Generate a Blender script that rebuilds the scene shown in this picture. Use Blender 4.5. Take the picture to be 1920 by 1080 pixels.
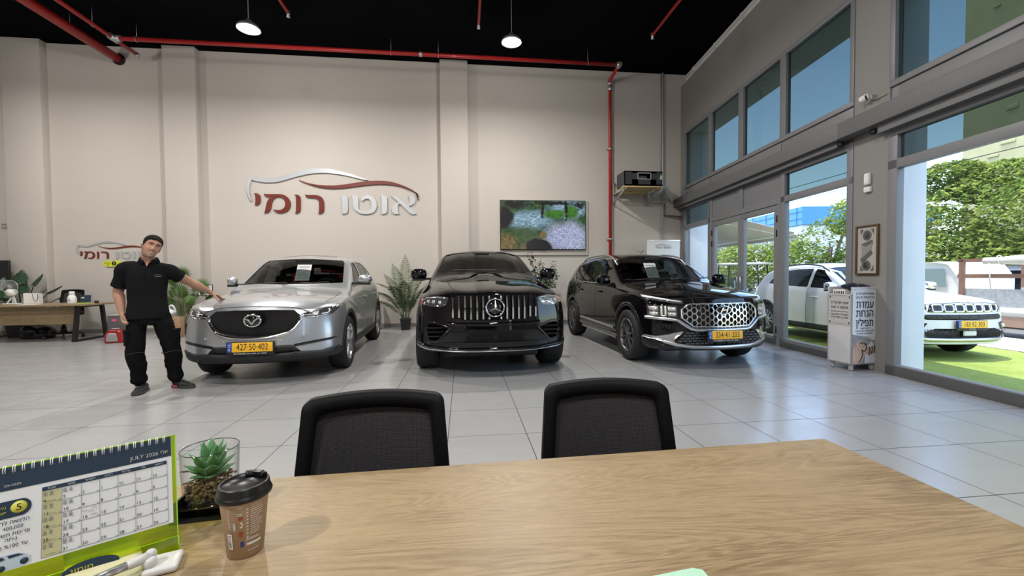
import bpy, bmesh, math, random
from mathutils import Vector, Matrix, Euler
from mathutils.bvhtree import BVHTree
from mathutils.geometry import delaunay_2d_cdt
random.seed(7)
PI = math.pi
SC = bpy.context.scene
COL = SC.collection
for _o in list(bpy.data.objects):
    bpy.data.objects.remove(_o)

# ------------------------------------------------------------------ camera
CAM_Z = 1.2294
cam_d = bpy.data.cameras.new('camera')
cam_d.sensor_width = 36.0
cam_d.lens = 792.04 / 1920 * 36.0
cam_d.clip_start = 0.02
cam_d.clip_end = 300
cam = bpy.data.objects.new('camera', cam_d)
COL.objects.link(cam)
def _cam_axes(yaw, pitch, roll):
    fw = Vector((math.sin(yaw), math.cos(yaw), 0)); rt = Vector((math.cos(yaw), -math.sin(yaw), 0)); up = Vector((0, 0, 1))
    fw, up = fw*math.cos(pitch) - up*math.sin(pitch), up*math.cos(pitch) + fw*math.sin(pitch)
    rt, up = rt*math.cos(roll) + up*math.sin(roll), up*math.cos(roll) - rt*math.sin(roll)
    return rt, up, fw
_r, _u, _f = _cam_axes(0.115655, 0.025916, -0.007722)
cam.matrix_world = Matrix(((_r.x, _u.x, -_f.x, 0), (_r.y, _u.y, -_f.y, 0), (_r.z, _u.z, -_f.z, CAM_Z), (0, 0, 0, 1)))
SC.camera = cam
SC.view_settings.view_transform = 'Standard'
SC.view_settings.look = 'None'
SC.view_settings.gamma = 1.0
SC.view_settings.use_curve_mapping = False
SC.view_settings.exposure = 0.0
SC.cycles.max_bounces = 8
SC.cycles.diffuse_bounces = 4
SC.cycles.glossy_bounces = 4
SC.cycles.transparent_max_bounces = 16
SC.cycles.transmission_bounces = 6
SC.cycles.sample_clamp_indirect = 6.0
SC.cycles.caustics_reflective = False
SC.cycles.caustics_refractive = False

# ------------------------------------------------------------------ sky and sun
SUN_DIR = Vector((0.16, -0.09, -1.0)).normalized()      # the way the light travels
wld = bpy.data.worlds.new('sky'); SC.world = wld; wld.use_nodes = True
wn = wld.node_tree; wn.nodes.clear()
w_sky = wn.nodes.new('ShaderNodeTexSky'); w_sky.sky_type = 'NISHITA'; w_sky.sun_disc = False
w_sky.sun_elevation = math.radians(68); w_sky.sun_rotation = math.radians(240); w_sky.air_density = 1.0; w_sky.dust_density = 1.2; w_sky.ozone_density = 1.5
w_bg = wn.nodes.new('ShaderNodeBackground'); w_bg.inputs['Strength'].default_value = 0.88
w_out = wn.nodes.new('ShaderNodeOutputWorld')
wn.links.new(w_sky.outputs[0], w_bg.inputs[0]); wn.links.new(w_bg.outputs[0], w_out.inputs[0])
sun_d = bpy.data.lights.new('sun', 'SUN'); sun_d.energy = 6.5; sun_d.angle = math.radians(0.6); sun_d.color = (1.0, 0.95, 0.86)
sun = bpy.data.objects.new('sun', sun_d); COL.objects.link(sun)
sun.rotation_euler = SUN_DIR.to_track_quat('-Z', 'Y').to_euler(); sun.location = (0, 0, 20)

# ------------------------------------------------------------------ helpers
def tag(o, label=None, cat=None, group=None, kind=None):
    if label: o['label'] = label
    if cat: o['category'] = cat
    if group: o['group'] = group
    if kind: o['kind'] = kind
    return o
def empty(name, label, cat, loc=(0, 0, 0), rz=0.0, group=None):
    o = bpy.data.objects.new(name, None); COL.objects.link(o)
    o.empty_display_size = 0.1
    o.location = loc; o.rotation_euler = (0, 0, rz)
    return tag(o, label, cat, group)
def link_mesh(name, me, m=None, parent=None):
    o = bpy.data.objects.new(name, me); COL.objects.link(o)
    if m is not None:
        for x in (m if isinstance(m, (list, tuple)) else [m]): me.materials.append(x)
    if parent is not None: o.parent = parent
    return o
def copy_tree(o, parent=None):
    c = o.copy(); COL.objects.link(c)
    if parent is not None: c.parent = parent
    for ch in [x for x in bpy.data.objects if x.parent == o]: copy_tree(ch, c)
    return c
def RZ(a): return Matrix.Rotation(a, 4, 'Z')
def RX(a): return Matrix.Rotation(a, 4, 'X')
def RY(a): return Matrix.Rotation(a, 4, 'Y')
def T(x, y=None, z=None): return Matrix.Translation(Vector(x) if y is None else Vector((x, y, z)))
def interp(tab, y):
    "smooth monotone-ish (Catmull-Rom with limited slopes) table lookup"
    n = len(tab)
    if y <= tab[0][0]: return tab[0][1]
    if y >= tab[-1][0]: return tab[-1][1]
    for i in range(n-1):
        if tab[i][0] <= y <= tab[i+1][0]: break
    def sl(k):
        if k == 0: return (tab[1][1]-tab[0][1])/(tab[1][0]-tab[0][0])
        if k == n-1: return (tab[-1][1]-tab[-2][1])/(tab[-1][0]-tab[-2][0])
        a = (tab[k][1]-tab[k-1][1])/(tab[k][0]-tab[k-1][0]); b = (tab[k+1][1]-tab[k][1])/(tab[k+1][0]-tab[k][0])
        return 0.0 if a*b <= 0 else 2*a*b/(a+b)
    (x0, y0), (x1, y1) = tab[i], tab[i+1]; h = x1-x0; t = (y-x0)/h
    return (2*t**3-3*t*t+1)*y0 + (t**3-2*t*t+t)*h*sl(i) + (-2*t**3+3*t*t)*y1 + (t**3-t*t)*h*sl(i+1)
def spline(pts, n=8, closed=False):
    "Catmull-Rom through points (tuples of any length)"
    P = [Vector(p) for p in pts]; out = []; m = len(P)
    for i in range(m if closed else m-1):
        if closed: a, b, c, d = P[(i-1) % m], P[i], P[(i+1) % m], P[(i+2) % m]
        else: a, b, c, d = P[max(i-1, 0)], P[i], P[i+1], P[min(i+2, m-1)]
        for k in range(n):
            t = k/n
            out.append(0.5*((2*b) + (c-a)*t + (2*a-5*b+4*c-d)*t*t + (3*b-a-3*c+d)*t**3))
    if not closed: out.append(P[-1].copy())
    return out
_fontc = bpy.data.curves.new('lettering', 'FONT'); _fonto = bpy.data.objects.new('lettering', _fontc)
def heb(s):
    "reverse Hebrew runs so that a left-to-right setter shows them right to left; digit runs keep their order"
    out = []; run = ''
    for ch in reversed(s):
        if ch.isdigit() or (ch in '.,' and run): run = ch + run
        else:
            if run: out.append(run); run = ''
            out.append(ch)
    if run: out.append(run)
    return ''.join(out)

class MB:
    "collects geometry and links it as ONE mesh object"
    def __init__(s): s.bm = bmesh.new(); s.mi = 0
    def _fin(s, verts, M=None):
        if M is not None: bmesh.ops.transform(s.bm, matrix=M, verts=verts)
    def face(s, vs, smooth=True):
        try:
            f = s.bm.faces.new(vs); f.material_index = s.mi; f.smooth = smooth; return f
        except ValueError: return None
    def box(s, c, size, M=None, bevel=0.0, seg=2):
        x, y, z = [k/2 for k in size]; c = Vector(c)
        vs = [s.bm.verts.new(c+Vector((a*x, b*y, d*z))) for d in (-1, 1) for b in (-1, 1) for a in (-1, 1)]
        fs = [s.face([vs[i] for i in q], False) for q in ((0, 2, 3, 1), (4, 5, 7, 6), (0, 1, 5, 4), (2, 6, 7, 3), (0, 4, 6, 2), (1, 3, 7, 5))]
        if bevel > 0:
            es = list({e for f in fs for e in f.edges})
            r = bmesh.ops.bevel(s.bm, geom=es, offset=bevel, segments=seg, affect='EDGES', profile=0.6)
            vs = list({v for f in r['faces'] for v in f.verts} | {v for v in vs if v.is_valid})
            seen = set(vs); st = list(vs)
            while st:
                v = st.pop()
                for e in v.link_edges:
                    o = e.other_vert(v)
                    if o not in seen: seen.add(o); st.append(o)
            vs = list(seen)
            for f in {f for v in vs for f in v.link_faces}: f.smooth = True; f.material_index = s.mi
        s._fin(vs, M); return vs
    def prism(s, poly, d0, d1, M=None, smooth=False):
        "2D polygon in local XY, extruded along local Z from d0 to d1; M places it"
        a = [s.bm.verts.new((p[0], p[1], d0)) for p in poly]; b = [s.bm.verts.new((p[0], p[1], d1)) for p in poly]
        n = len(poly); ar = sum(poly[i][0]*poly[(i+1) % n][1]-poly[(i+1) % n][0]*poly[i][1] for i in range(n))
        if ar < 0: a.reverse(); b.reverse()
        s.face(list(reversed(a)), False); s.face(b, False)
        for i in range(n): s.face([a[i], a[(i+1) % n], b[(i+1) % n], b[i]], smooth)
        s._fin(a+b, M); return a+b
    def loft(s, rings, closed=True, cap=True, smooth=True, M=None):
        R_ = [[s.bm.verts.new(p) for p in r] for r in rings]; n = len(R_[0])
        for i in range(len(R_)-1):
            for j in range(n if closed else n-1):
                s.face([R_[i][j], R_[i][(j+1) % n], R_[i+1][(j+1) % n], R_[i+1][j]], smooth)
        if cap and closed: s.face(list(reversed(R_[0])), False); s.face(R_[-1], False)
        vs = [v for r in R_ for v in r]; s._fin(vs, M); return vs
    def tube(s, pts, r, n=8, closed=False, cap=True, M=None):
        "tube along points; r number or list"
        P = [Vector(p) for p in pts]; m = len(P); rr = r if isinstance(r, (list, tuple)) else [r]*m
        rings = []; prev = None
        for i in range(m):
            if closed: t = (P[(i+1) % m]-P[(i-1) % m])
            else: t = P[min(i+1, m-1)]-P[max(i-1, 0)]
            t = t.normalized() if t.length > 1e-9 else Vector((0, 0, 1))
            if prev is None:
                a = Vector((0, 0, 1)) if abs(t.z) < 0.9 else Vector((1, 0, 0)); u = t.cross(a).normalized()
            else:
                u = prev - t*prev.dot(t); u = u.normalized() if u.length > 1e-6 else t.orthogonal().normalized()
            v = t.cross(u); prev = u
            rings.append([P[i]+(u*math.cos(2*PI*k/n)+v*math.sin(2*PI*k/n))*rr[i] for k in range(n)])
        if closed: rings.append(rings[0])
        if closed:
            R_ = [[s.bm.verts.new(p) for p in q] for q in rings[:-1]]; R_.append(R_[0])
            for i in range(m):
                for j in range(n): s.face([R_[i][j], R_[i][(j+1) % n], R_[i+1][(j+1) % n], R_[i+1][j]])
            vs = [v for q in R_[:-1] for v in q]; s._fin(vs, M); return vs
        return s.loft(rings, True, cap, True, M)
    def lathe(s, prof, n=24, M=None, cap=True):
        "profile of (r, z) turned round Z"
        rings = [[(p[0]*math.cos(2*PI*k/n), p[0]*math.sin(2*PI*k/n), p[1]) for k in range(n)] for p in prof]
        return s.loft(rings, True, cap, True, M)
    def ball(s, c, r, n=12, m=8, M=None):
        rx, ry, rz = (r, r, r) if not isinstance(r, (tuple, list)) else r
        rings = []
        for i in range(m+1):
            a = -PI/2+PI*i/m; q = max(math.cos(a), 0.02)
            rings.append([(c[0]+rx*q*math.cos(2*PI*k/n), c[1]+ry*q*math.sin(2*PI*k/n), c[2]+rz*math.sin(a)) for k in range(n)])
        return s.loft(rings, True, True, True, M)
    def quad(s, a, b, c, d, M=None):
        vs = [s.bm.verts.new(p) for p in (a, b, c, d)]; s.face(vs, False); s._fin(vs, M); return vs
    def poly(s, pts, M=None):
        vs = [s.bm.verts.new((p[0], p[1], p[2] if len(p) > 2 else 0)) for p in pts]; f = s.face(vs, False)
        s._fin(vs, M); return vs
    def text(s, body, size, M, depth=0.0008, align='CENTER', bold=0.0, maxw=None, sx=1.0):
        if bold and any('\u0590' <= ch <= '\u05ff' for ch in body):
            d = bold*size*.75; return [s.text(body, size, M @ T(q, 0, abs(q)*.01), depth, align, 0.0, maxw, sx) for q in (-d, 0, d)][0]
        c = _fontc; c.body = body; c.size = size; c.extrude = 0; c.offset = bold*size; c.align_x = align; c.align_y = 'CENTER'; c.resolution_u = 3; c.fill_mode = 'NONE'
        bpy.context.view_layer.update()
        dg = bpy.context.evaluated_depsgraph_get()
        if _fonto.name not in COL.objects: COL.objects.link(_fonto)
        dg.update(); me = bpy.data.meshes.new_from_object(_fonto.evaluated_get(dg))
        P = [v.co.xy.copy() for v in me.vertices]; nb = [[] for _ in P]
        for ed in me.edges: i, j = ed.vertices; nb[i].append(j); nb[j].append(i)
        bpy.data.meshes.remove(me)
        w = 1.0
        if maxw and P:
            ww = max(p.x for p in P)-min(p.x for p in P); w = min(1.0, maxw/ww) if ww > 0 else 1
        loops = []; seen = set()
        for i in range(len(P)):
            if i in seen: continue
            lp = [i]; seen.add(i); k = i+1 if i+1 in nb[i] else (nb[i][0] if nb[i] else None)
            while k is not None and k not in seen:
                lp.append(k); seen.add(k); k = next((q for q in nb[k] if q not in seen), None)
            if len(lp) > 2: loops.append([P[q] for q in lp])
        loops = sorted(([min(p.x for p in l), max(p.x for p in l), l] for l in loops), key=lambda q: q[0]); glyphs = []
        for x0, x1, l in loops:
            if glyphs and x0 < glyphs[-1][0]-1e-5*size: glyphs[-1][0] = max(glyphs[-1][0], x1); glyphs[-1][1].append(l)
            else: glyphs.append([x1, [l]])
        out = []; MM = M @ Matrix.Diagonal((w*sx, 1, 1, 1))
        for _, ls in glyphs:
            pv = []; pe = []
            for l in ls:
                n0 = len(pv); pv += l; pe += [(n0+k, n0+(k+1) % len(l)) for k in range(len(l))]
            vo, eo, fo, *_r = delaunay_2d_cdt(pv, pe, [], 0, size*1e-4)
            def wind(c):
                n = 0
                for l in ls:
                    for k in range(len(l)):
                        p, q = l[k-1], l[k]
                        if (p.y > c.y) != (q.y > c.y) and c.x < (q.x-p.x)*(c.y-p.y)/(q.y-p.y)+p.x: n += 1 if q.y > p.y else -1
                return n
            keep = [f for f in fo if wind(sum((vo[i] for i in f), Vector((0, 0)))/len(f))]
            tv_ = {}; cnt = {}
            for f in keep:
                for k in range(len(f)):
                    if f[k] not in tv_: tv_[f[k]] = s.bm.verts.new(MM @ Vector((vo[f[k]].x, vo[f[k]].y, depth)))
                    i, j = f[k], f[(k+1) % len(f)]; cnt[i, j] = 1
            for f in keep: s.face([tv_[i] for i in f], False)
            lo = {}
            for i, j in list(cnt):
                if (j, i) not in cnt:
                    for k in (i, j):
                        if k not in lo: lo[k] = s.bm.verts.new(MM @ Vector((vo[k].x, vo[k].y, -depth)))
                    s.face([tv_[j], tv_[i], lo[i], lo[j]], False)
            out += list(tv_.values())
        return out
    def build(s, name, m=None, parent=None, sub=0, bevel=0, solid=0, auto=None):
        me = bpy.data.meshes.new(name)
        bmesh.ops.remove_doubles(s.bm, verts=s.bm.verts, dist=1e-6) if sub else None
        s.bm.to_mesh(me); s.bm.free()
        o = link_mesh(name, me, m, parent)
        if solid:
            md = o.modifiers.new('solid', 'SOLIDIFY'); md.thickness = solid; md.offset = 0
        if bevel:
            md = o.modifiers.new('bevel', 'BEVEL'); md.width = bevel; md.segments = 2; md.limit_method = 'ANGLE'; md.angle_limit = math.radians(40)
        if sub:
            md = o.modifiers.new('sub', 'SUBSURF'); md.levels = sub; md.render_levels = sub
        return o
def apply_mods(o):
    dg = bpy.context.evaluated_depsgraph_get(); dg.update()
    me = bpy.data.meshes.new_from_object(o.evaluated_get(dg)); old = o.data
    o.modifiers.clear(); o.data = me; me.name = old.name
    bpy.data.meshes.remove(old); return o
def cut(o, cutters, op='DIFFERENCE'):
    "boolean with a list of cutter objects, applied at once, cutters removed"
    for c in cutters:
        md = o.modifiers.new('cut', 'BOOLEAN'); md.operation = op; md.solver = 'EXACT'; md.object = c
    apply_mods(o)
    for c in cutters:
        me = c.data; bpy.data.objects.remove(c); bpy.data.meshes.remove(me)
def shade_auto(o, deg=32):
    me = o.data
    for p in me.polygons: p.use_smooth = True
    me.set_sharp_from_angle(angle=math.radians(deg))

# ------------------------------------------------------------------ materials
MATS = {}
def mat(name, color, rough=0.5, metal=0.0, coat=0.0, spec=0.5, bump=0.0, bscale=40.0, var=0.0, vscale=6.0, emit=None, estr=1.0, trans=0.0, alpha=1.0, sheen=0.0, ior=1.45, aniso=None):
    if name in MATS: return MATS[name]
    m = bpy.data.materials.new(name); m.use_nodes = True; nt = m.node_tree; b = nt.nodes['Principled BSDF']
    b.inputs['Base Color'].default_value = (*color, 1); b.inputs['Roughness'].default_value = rough; b.inputs['Metallic'].default_value = metal
    b.inputs['Coat Weight'].default_value = coat; b.inputs['Coat Roughness'].default_value = 0.03; b.inputs['Specular IOR Level'].default_value = spec
    b.inputs['Transmission Weight'].default_value = trans; b.inputs['Alpha'].default_value = alpha; b.inputs['IOR'].default_value = ior
    b.inputs['Sheen Weight'].default_value = sheen
    tc = nt.nodes.new('ShaderNodeTexCoord'); nz = nt.nodes.new('ShaderNodeTexNoise'); nz.inputs['Scale'].default_value = vscale; nz.inputs['Detail'].default_value = 6
    nt.links.new(tc.outputs['Object'], nz.inputs['Vector'])
    mx = nt.nodes.new('ShaderNodeMix'); mx.data_type = 'RGBA'
    v = max(var, 0.02)
    mx.inputs[6].default_value = (*[c*(1-v) for c in color], 1); mx.inputs[7].default_value = (*[min(1, c*(1+v)) for c in color], 1)
    nt.links.new(nz.outputs[0], mx.inputs[0]); nt.links.new(mx.outputs[2], b.inputs['Base Color'])
    if bump:
        n2 = nt.nodes.new('ShaderNodeTexNoise'); n2.inputs['Scale'].default_value = bscale; n2.inputs['Detail'].default_value = 4
        if aniso:
            mp = nt.nodes.new('ShaderNodeMapping'); mp.inputs['Scale'].default_value = aniso
            nt.links.new(tc.outputs['Object'], mp.inputs[0]); nt.links.new(mp.outputs[0], n2.inputs['Vector'])
        else: nt.links.new(tc.outputs['Object'], n2.inputs['Vector'])
        bp = nt.nodes.new('ShaderNodeBump'); bp.inputs['Strength'].default_value = bump; bp.inputs['Distance'].default_value = 0.01
        nt.links.new(n2.outputs[0], bp.inputs['Height']); nt.links.new(bp.outputs[0], b.inputs['Normal'])
    if emit:
        b.inputs['Emission Color'].default_value = (*emit, 1); b.inputs['Emission Strength'].default_value = estr
    MATS[name] = m; return m
def glass_mat(name, tint=(1, 1, 1), refl=0.08, rough=0.0, edge=None):
    "thin pane: a tinted clear sheet with a glossy skin"
    if name in MATS: return MATS[name]
    m = bpy.data.materials.new(name); m.use_nodes = True; nt = m.node_tree; nt.nodes.clear()
    out = nt.nodes.new('ShaderNodeOutputMaterial'); tr = nt.nodes.new('ShaderNodeBsdfTransparent'); tr.inputs[0].default_value = (*tint, 1)
    gl = nt.nodes.new('ShaderNodeBsdfGlossy'); gl.inputs['Roughness'].default_value = rough
    lw = nt.nodes.new('ShaderNodeLayerWeight'); lw.inputs[0].default_value = 0.5
    pw = nt.nodes.new('ShaderNodeMath'); pw.operation = 'POWER'; pw.inputs[1].default_value = 4.5
    mu = nt.nodes.new('ShaderNodeMath'); mu.operation = 'MULTIPLY_ADD'; mu.inputs[1].default_value = 0.85; mu.inputs[2].default_value = refl; mu.use_clamp = True
    mx = nt.nodes.new('ShaderNodeMixShader')
    nt.links.new(lw.outputs['Facing'], pw.inputs[0]); nt.links.new(pw.outputs[0], mu.inputs[0]); nt.links.new(mu.outputs[0], mx.inputs[0]); nt.links.new(tr.outputs[0], mx.inputs[1]); nt.links.new(gl.outputs[0], mx.inputs[2])
    if edge:
        em = nt.nodes.new('ShaderNodeMix'); em.data_type = 'RGBA'; em.inputs[6].default_value = (*tint, 1); em.inputs[7].default_value = (*edge, 1)
        p2 = nt.nodes.new('ShaderNodeMath'); p2.operation = 'POWER'; p2.inputs[1].default_value = 3.0
        nt.links.new(lw.outputs['Facing'], p2.inputs[0]); nt.links.new(p2.outputs[0], em.inputs[0]); nt.links.new(em.outputs[2], tr.inputs[0])
    nt.links.new(mx.outputs[0], out.inputs[0]); MATS[name] = m; return m
M_BLACKPLA = mat('black_plastic', (0.012, 0.012, 0.013), 0.45, bump=0.05, bscale=200)
M_CHROME = mat('chrome', (0.82, 0.83, 0.85), 0.08, metal=1.0)
M_SATIN = mat('satin_aluminium', (0.62, 0.63, 0.65), 0.28, metal=1.0)
M_RUBBER = mat('tyre_rubber', (0.012, 0.012, 0.012), 0.75, bump=0.1, bscale=120)
M_WHITE = mat('white_paint', (0.75, 0.75, 0.74), 0.45)
M_BLACKMET = mat('black_powder_coat', (0.012, 0.012, 0.013), 0.4)
M_PAPER = mat('white_paper', (0.80, 0.80, 0.78), 0.7)
M_INK = mat('black_ink', (0.015, 0.015, 0.018), 0.6)
M_FRONT = Matrix(((1, 0, 0, 0), (0, 0, 1, 0), (0, 1, 0, 0), (0, 0, 0, 1)))       # local (x, z, depth along +y)
M_SIDE = Matrix(((0, 0, 1, 0), (1, 0, 0, 0), (0, 1, 0, 0), (0, 0, 0, 1)))        # local (y, z, depth along +x)
M_UP = Matrix.Rotation(PI/2, 4, 'X')                                             # text plane facing -y
M_GLOSSBLK = mat('gloss_black_trim', (0.006, 0.006, 0.007), 0.12, coat=0.6)
# ------------------------------------------------------------------ the showroom shell
def nodes_of(name, rough=.5, spec=.5):
    m = bpy.data.materials.new(name); m.use_nodes = True; nt = m.node_tree; b = nt.nodes['Principled BSDF']
    b.inputs['Roughness'].default_value = rough; b.inputs['Specular IOR Level'].default_value = spec; MATS[name] = m
    return m, nt, b
class NT:
    "tiny node-graph helper"
    def __init__(s, nt): s.nt = nt
    def n(s, t, **kw):
        x = s.nt.nodes.new(t)
        for k, v in kw.items(): setattr(x, k, v)
        return x
    def l(s, a, b): s.nt.links.new(a, b)
    def math(s, op, a, b=None, clamp=False):
        x = s.n('ShaderNodeMath', operation=op, use_clamp=clamp)
        for i, v in enumerate((a, b)):
            if v is None: continue
            if isinstance(v, (int, float)): x.inputs[i].default_value = v
            else: s.l(v, x.inputs[i])
        return x.outputs[0]
    def mix(s, f, a, b):
        x = s.n('ShaderNodeMix', data_type='RGBA')
        for i, v in ((0, f), (6, a), (7, b)):
            if isinstance(v, (int, float)): x.inputs[i].default_value = v
            elif isinstance(v, tuple): x.inputs[i].default_value = (*v, 1) if len(v) == 3 else v
            else: s.l(v, x.inputs[i])
        return x.outputs[2]
    def noise(s, vec, scale, detail=4, rough=.5, dist=0.0):
        x = s.n('ShaderNodeTexNoise'); x.inputs['Scale'].default_value = scale; x.inputs['Detail'].default_value = detail; x.inputs['Roughness'].default_value = rough; x.inputs['Distortion'].default_value = dist
        s.l(vec, x.inputs['Vector']); return x.outputs[0]
    def mapping(s, vec, scale=(1, 1, 1), loc=(0, 0, 0), rot=(0, 0, 0)):
        x = s.n('ShaderNodeMapping'); x.inputs['Scale'].default_value = scale; x.inputs['Location'].default_value = loc; x.inputs['Rotation'].default_value = rot
        s.l(vec, x.inputs[0]); return x.outputs[0]
    def ramp(s, f, stops):
        x = s.n('ShaderNodeValToRGB'); e = x.color_ramp.elements
        while len(e) < len(stops): e.new(.5)
        for k, (p, c) in enumerate(stops): e[k].position = p; e[k].color = (*c, 1) if len(c) == 3 else c
        s.l(f, x.inputs[0]); return x.outputs[0]
    def bump(s, h, strength, b, dist=.01):
        x = s.n('ShaderNodeBump'); x.inputs['Strength'].default_value = strength; x.inputs['Distance'].default_value = dist
        s.l(h, x.inputs['Height']); s.l(x.outputs[0], b.inputs['Normal'])

def floor_material():
    m, nt, b = nodes_of('grey_floor_tiles', .3); g = NT(nt)
    co = g.n('ShaderNodeTexCoord').outputs['Object']; sp = g.n('ShaderNodeSeparateXYZ'); g.l(co, sp.inputs[0])
    def line(v, pitch, off):
        q = g.math('DIVIDE', g.math('SUBTRACT', v, off), pitch); fr = g.math('FRACT', q)
        d = g.math('MINIMUM', fr, g.math('SUBTRACT', 1.0, fr)); return g.math('LESS_THAN', d, .0032/pitch), g.math('FLOOR', q)
    lx, ix = line(sp.outputs[0], .6101, .794*.6101); ly, iy = line(sp.outputs[1], .6345, 6.380*.6101)
    gr = g.math('MAXIMUM', lx, ly)
    cell = g.n('ShaderNodeCombineXYZ'); g.l(ix, cell.inputs[0]); g.l(iy, cell.inputs[1])
    wn_ = g.n('ShaderNodeTexWhiteNoise'); g.l(cell.outputs[0], wn_.inputs['Vector'])
    shift = g.n('ShaderNodeVectorMath', operation='MULTIPLY_ADD'); g.l(wn_.outputs['Color'], shift.inputs[0]); shift.inputs[1].default_value = (9, 9, 9); g.l(co, shift.inputs[2])
    n1 = g.noise(g.mapping(shift.outputs[0], (1.2, 4.0, 1)), 1.6, 6, .62, .6); n2 = g.noise(g.mapping(shift.outputs[0], (3, 11, 1)), 4, 5, .6)
    f = g.math('ADD', g.math('MULTIPLY', n1, .7), g.math('MULTIPLY', n2, .3))
    col = g.ramp(f, [(.25, (.335, .338, .340)), (.52, (.350, .353, .355)), (.78, (.366, .369, .371))])
    col = g.mix(g.math('MULTIPLY', wn_.outputs['Value'], .25), col, (.345, .348, .350))
    col = g.mix(gr, col, (.045, .045, .045)); g.l(col, b.inputs['Base Color'])
    ro = g.math('ADD', .13, g.math('MULTIPLY', n1, .20)); g.l(g.math('MAXIMUM', ro, g.math('MULTIPLY', gr, .7)), b.inputs['Roughness'])
    g.bump(g.math('MULTIPLY', gr, -1.0), .12, b, .004)
    return m
def plaster(name, col, rough=.75, spec=.3):
    m, nt, b = nodes_of(name, rough, spec); g = NT(nt); co = g.n('ShaderNodeTexCoord').outputs['Object']
    n1 = g.noise(co, .9, 5, .6); n2 = g.noise(co, 60, 4)
    g.l(g.mix(n1, tuple(c*.955 for c in col), tuple(min(1, c*1.03) for c in col)), b.inputs['Base Color']); g.bump(n2, .08, b, .003); return m
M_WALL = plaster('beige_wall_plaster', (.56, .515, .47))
M_WALLR = plaster('backlit_column_plaster', (.25, .242, .232))  # beige-grey plaster; the darkening from window backlight is put into this colour
M_CEIL = plaster('black_ceiling_paint', (.0035, .0036, .005), .95, .02)
M_CONC = plaster('white_outer_concrete', (.74, .75, .77))
M_FRAME = mat('grey_aluminium_frame', (.195, .20, .21), .42, var=.03)
M_BOX = mat('grey_shutter_box', (.135, .135, .138), .5, var=.04)
M_FLOOR = floor_material()
M_PANE = glass_mat('clear_window_glass', (.96, .97, .97), .035)
M_TINT = glass_mat('blue_tinted_glass', (.098, .124, .112), .03)
M_REDPIPE = mat('red_fire_pipe', (.40, .018, .016), .35, coat=.2, var=.08)
M_GREYPIPE = mat('grey_conduit', (.42, .41, .40), .5)
M_COUPL = mat('galvanised_coupling', (.55, .55, .56), .35, metal=.7, var=.2, vscale=40)
def struct(name, mb, m, parent=None, kind='structure', **kw):
    o = mb.build(name, m, parent, **kw)
    if parent is None: o['kind'] = kind
    return o
WALL_Y, CEIL_Z = 10.84, 6.60
b = MB(); b.quad((-14, -6, 0), (4.24, -6, 0), (5.95, 10.9, 0), (-14, 10.9, 0)); struct('floor', b, M_FLOOR)
b = MB(); b.prism([(-14.2, -6.1), (4.3, -6.1), (6.02, 11.0), (-14.2, 11.0)], CEIL_Z, CEIL_Z+.2)
struct('ceiling', b, M_CEIL)
b = MB(); b.box((-4.0, WALL_Y+.15, 3.4), (20.3, .3, 6.9)); struct('wall_back', b, M_WALL)
for i, (x0, x1) in enumerate(((-10.06, -9.30), (-6.80, -6.10), (-.515, .167))):
    b = MB(); b.box(((x0+x1)/2, WALL_Y-.085, 3.3), (x1-x0, .19, 6.62), None, .008); struct('trim_%d' % (i+1), b, M_WALL)
b = MB(); b.box((-14.1, 2.4, 3.4), (.2, 17, 6.9)); struct('wall_left', b, M_WALL)
b = MB(); b.box((-4.9, -6.1, 3.4), (18.4, .2, 6.9)); struct('wall_front', b, M_WALL)
b = MB(); b.box((-4, WALL_Y-.008, .045), (19.6, .016, .09)); struct('baseboard_back', b, mat('grey_skirting', (.22, .21, .20), .4))
# the glazed side: local frame (s along the facade from the far corner towards the camera, n outwards, z up)
F0 = Vector((5.852, 10.84, 0)); FD = Vector((-.1015, -.99484, 0)); FN = Vector((.99484, -.1015, 0))
MF = Matrix(((FD.x, FN.x, 0, F0.x), (FD.y, FN.y, 0, F0.y), (0, 0, 1, 0), (0, 0, 0, 1)))
def fbox(mb, s0, s1, z0, z1, n0, n1, bevel=0): mb.box(((s0+s1)/2, (n0+n1)/2, (z0+z1)/2), (s1-s0, n1-n0, z1-z0), MF, bevel)
S_END = 15.8
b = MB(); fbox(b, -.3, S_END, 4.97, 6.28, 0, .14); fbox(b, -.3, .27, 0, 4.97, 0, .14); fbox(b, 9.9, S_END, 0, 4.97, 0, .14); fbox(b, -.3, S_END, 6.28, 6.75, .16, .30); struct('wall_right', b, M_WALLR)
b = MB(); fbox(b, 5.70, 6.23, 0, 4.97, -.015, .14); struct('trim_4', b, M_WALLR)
b = MB(); fbox(b, -.1, S_END, 6.50, 6.545, .10, .158)
for k in range(14): fbox(b, .5+k*1.1, .56+k*1.1, 6.44, 6.55, .08, .16)
struct('trim_5', b, M_WHITE)
def frame_grid(mb, s0, s1, z0, z1, w, n0=-.03, n1=.06):
    fbox(mb, s0, s1, z0, z0+w, n0, n1, .004); fbox(mb, s0, s1, z1-w, z1, n0, n1, .004); fbox(mb, s0, s0+w, z0+w, z1-w, n0, n1, .004); fbox(mb, s1-w, s1, z0+w, z1-w, n0, n1, .004)
def pane(parent, s0, s1, z0, z1, m):
    b = MB(); q = [(s0, .015, z0), (s1, .015, z0), (s1, .015, z1), (s0, .015, z1)]; b.quad(*q, M=MF); return b.build('pane', m, parent)
def mullions(mb, cuts, z0, z1, n0=-.03, n1=.06):
    for a, c in cuts: fbox(mb, a, c, z0, z1, n0, n1, .004)
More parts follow.
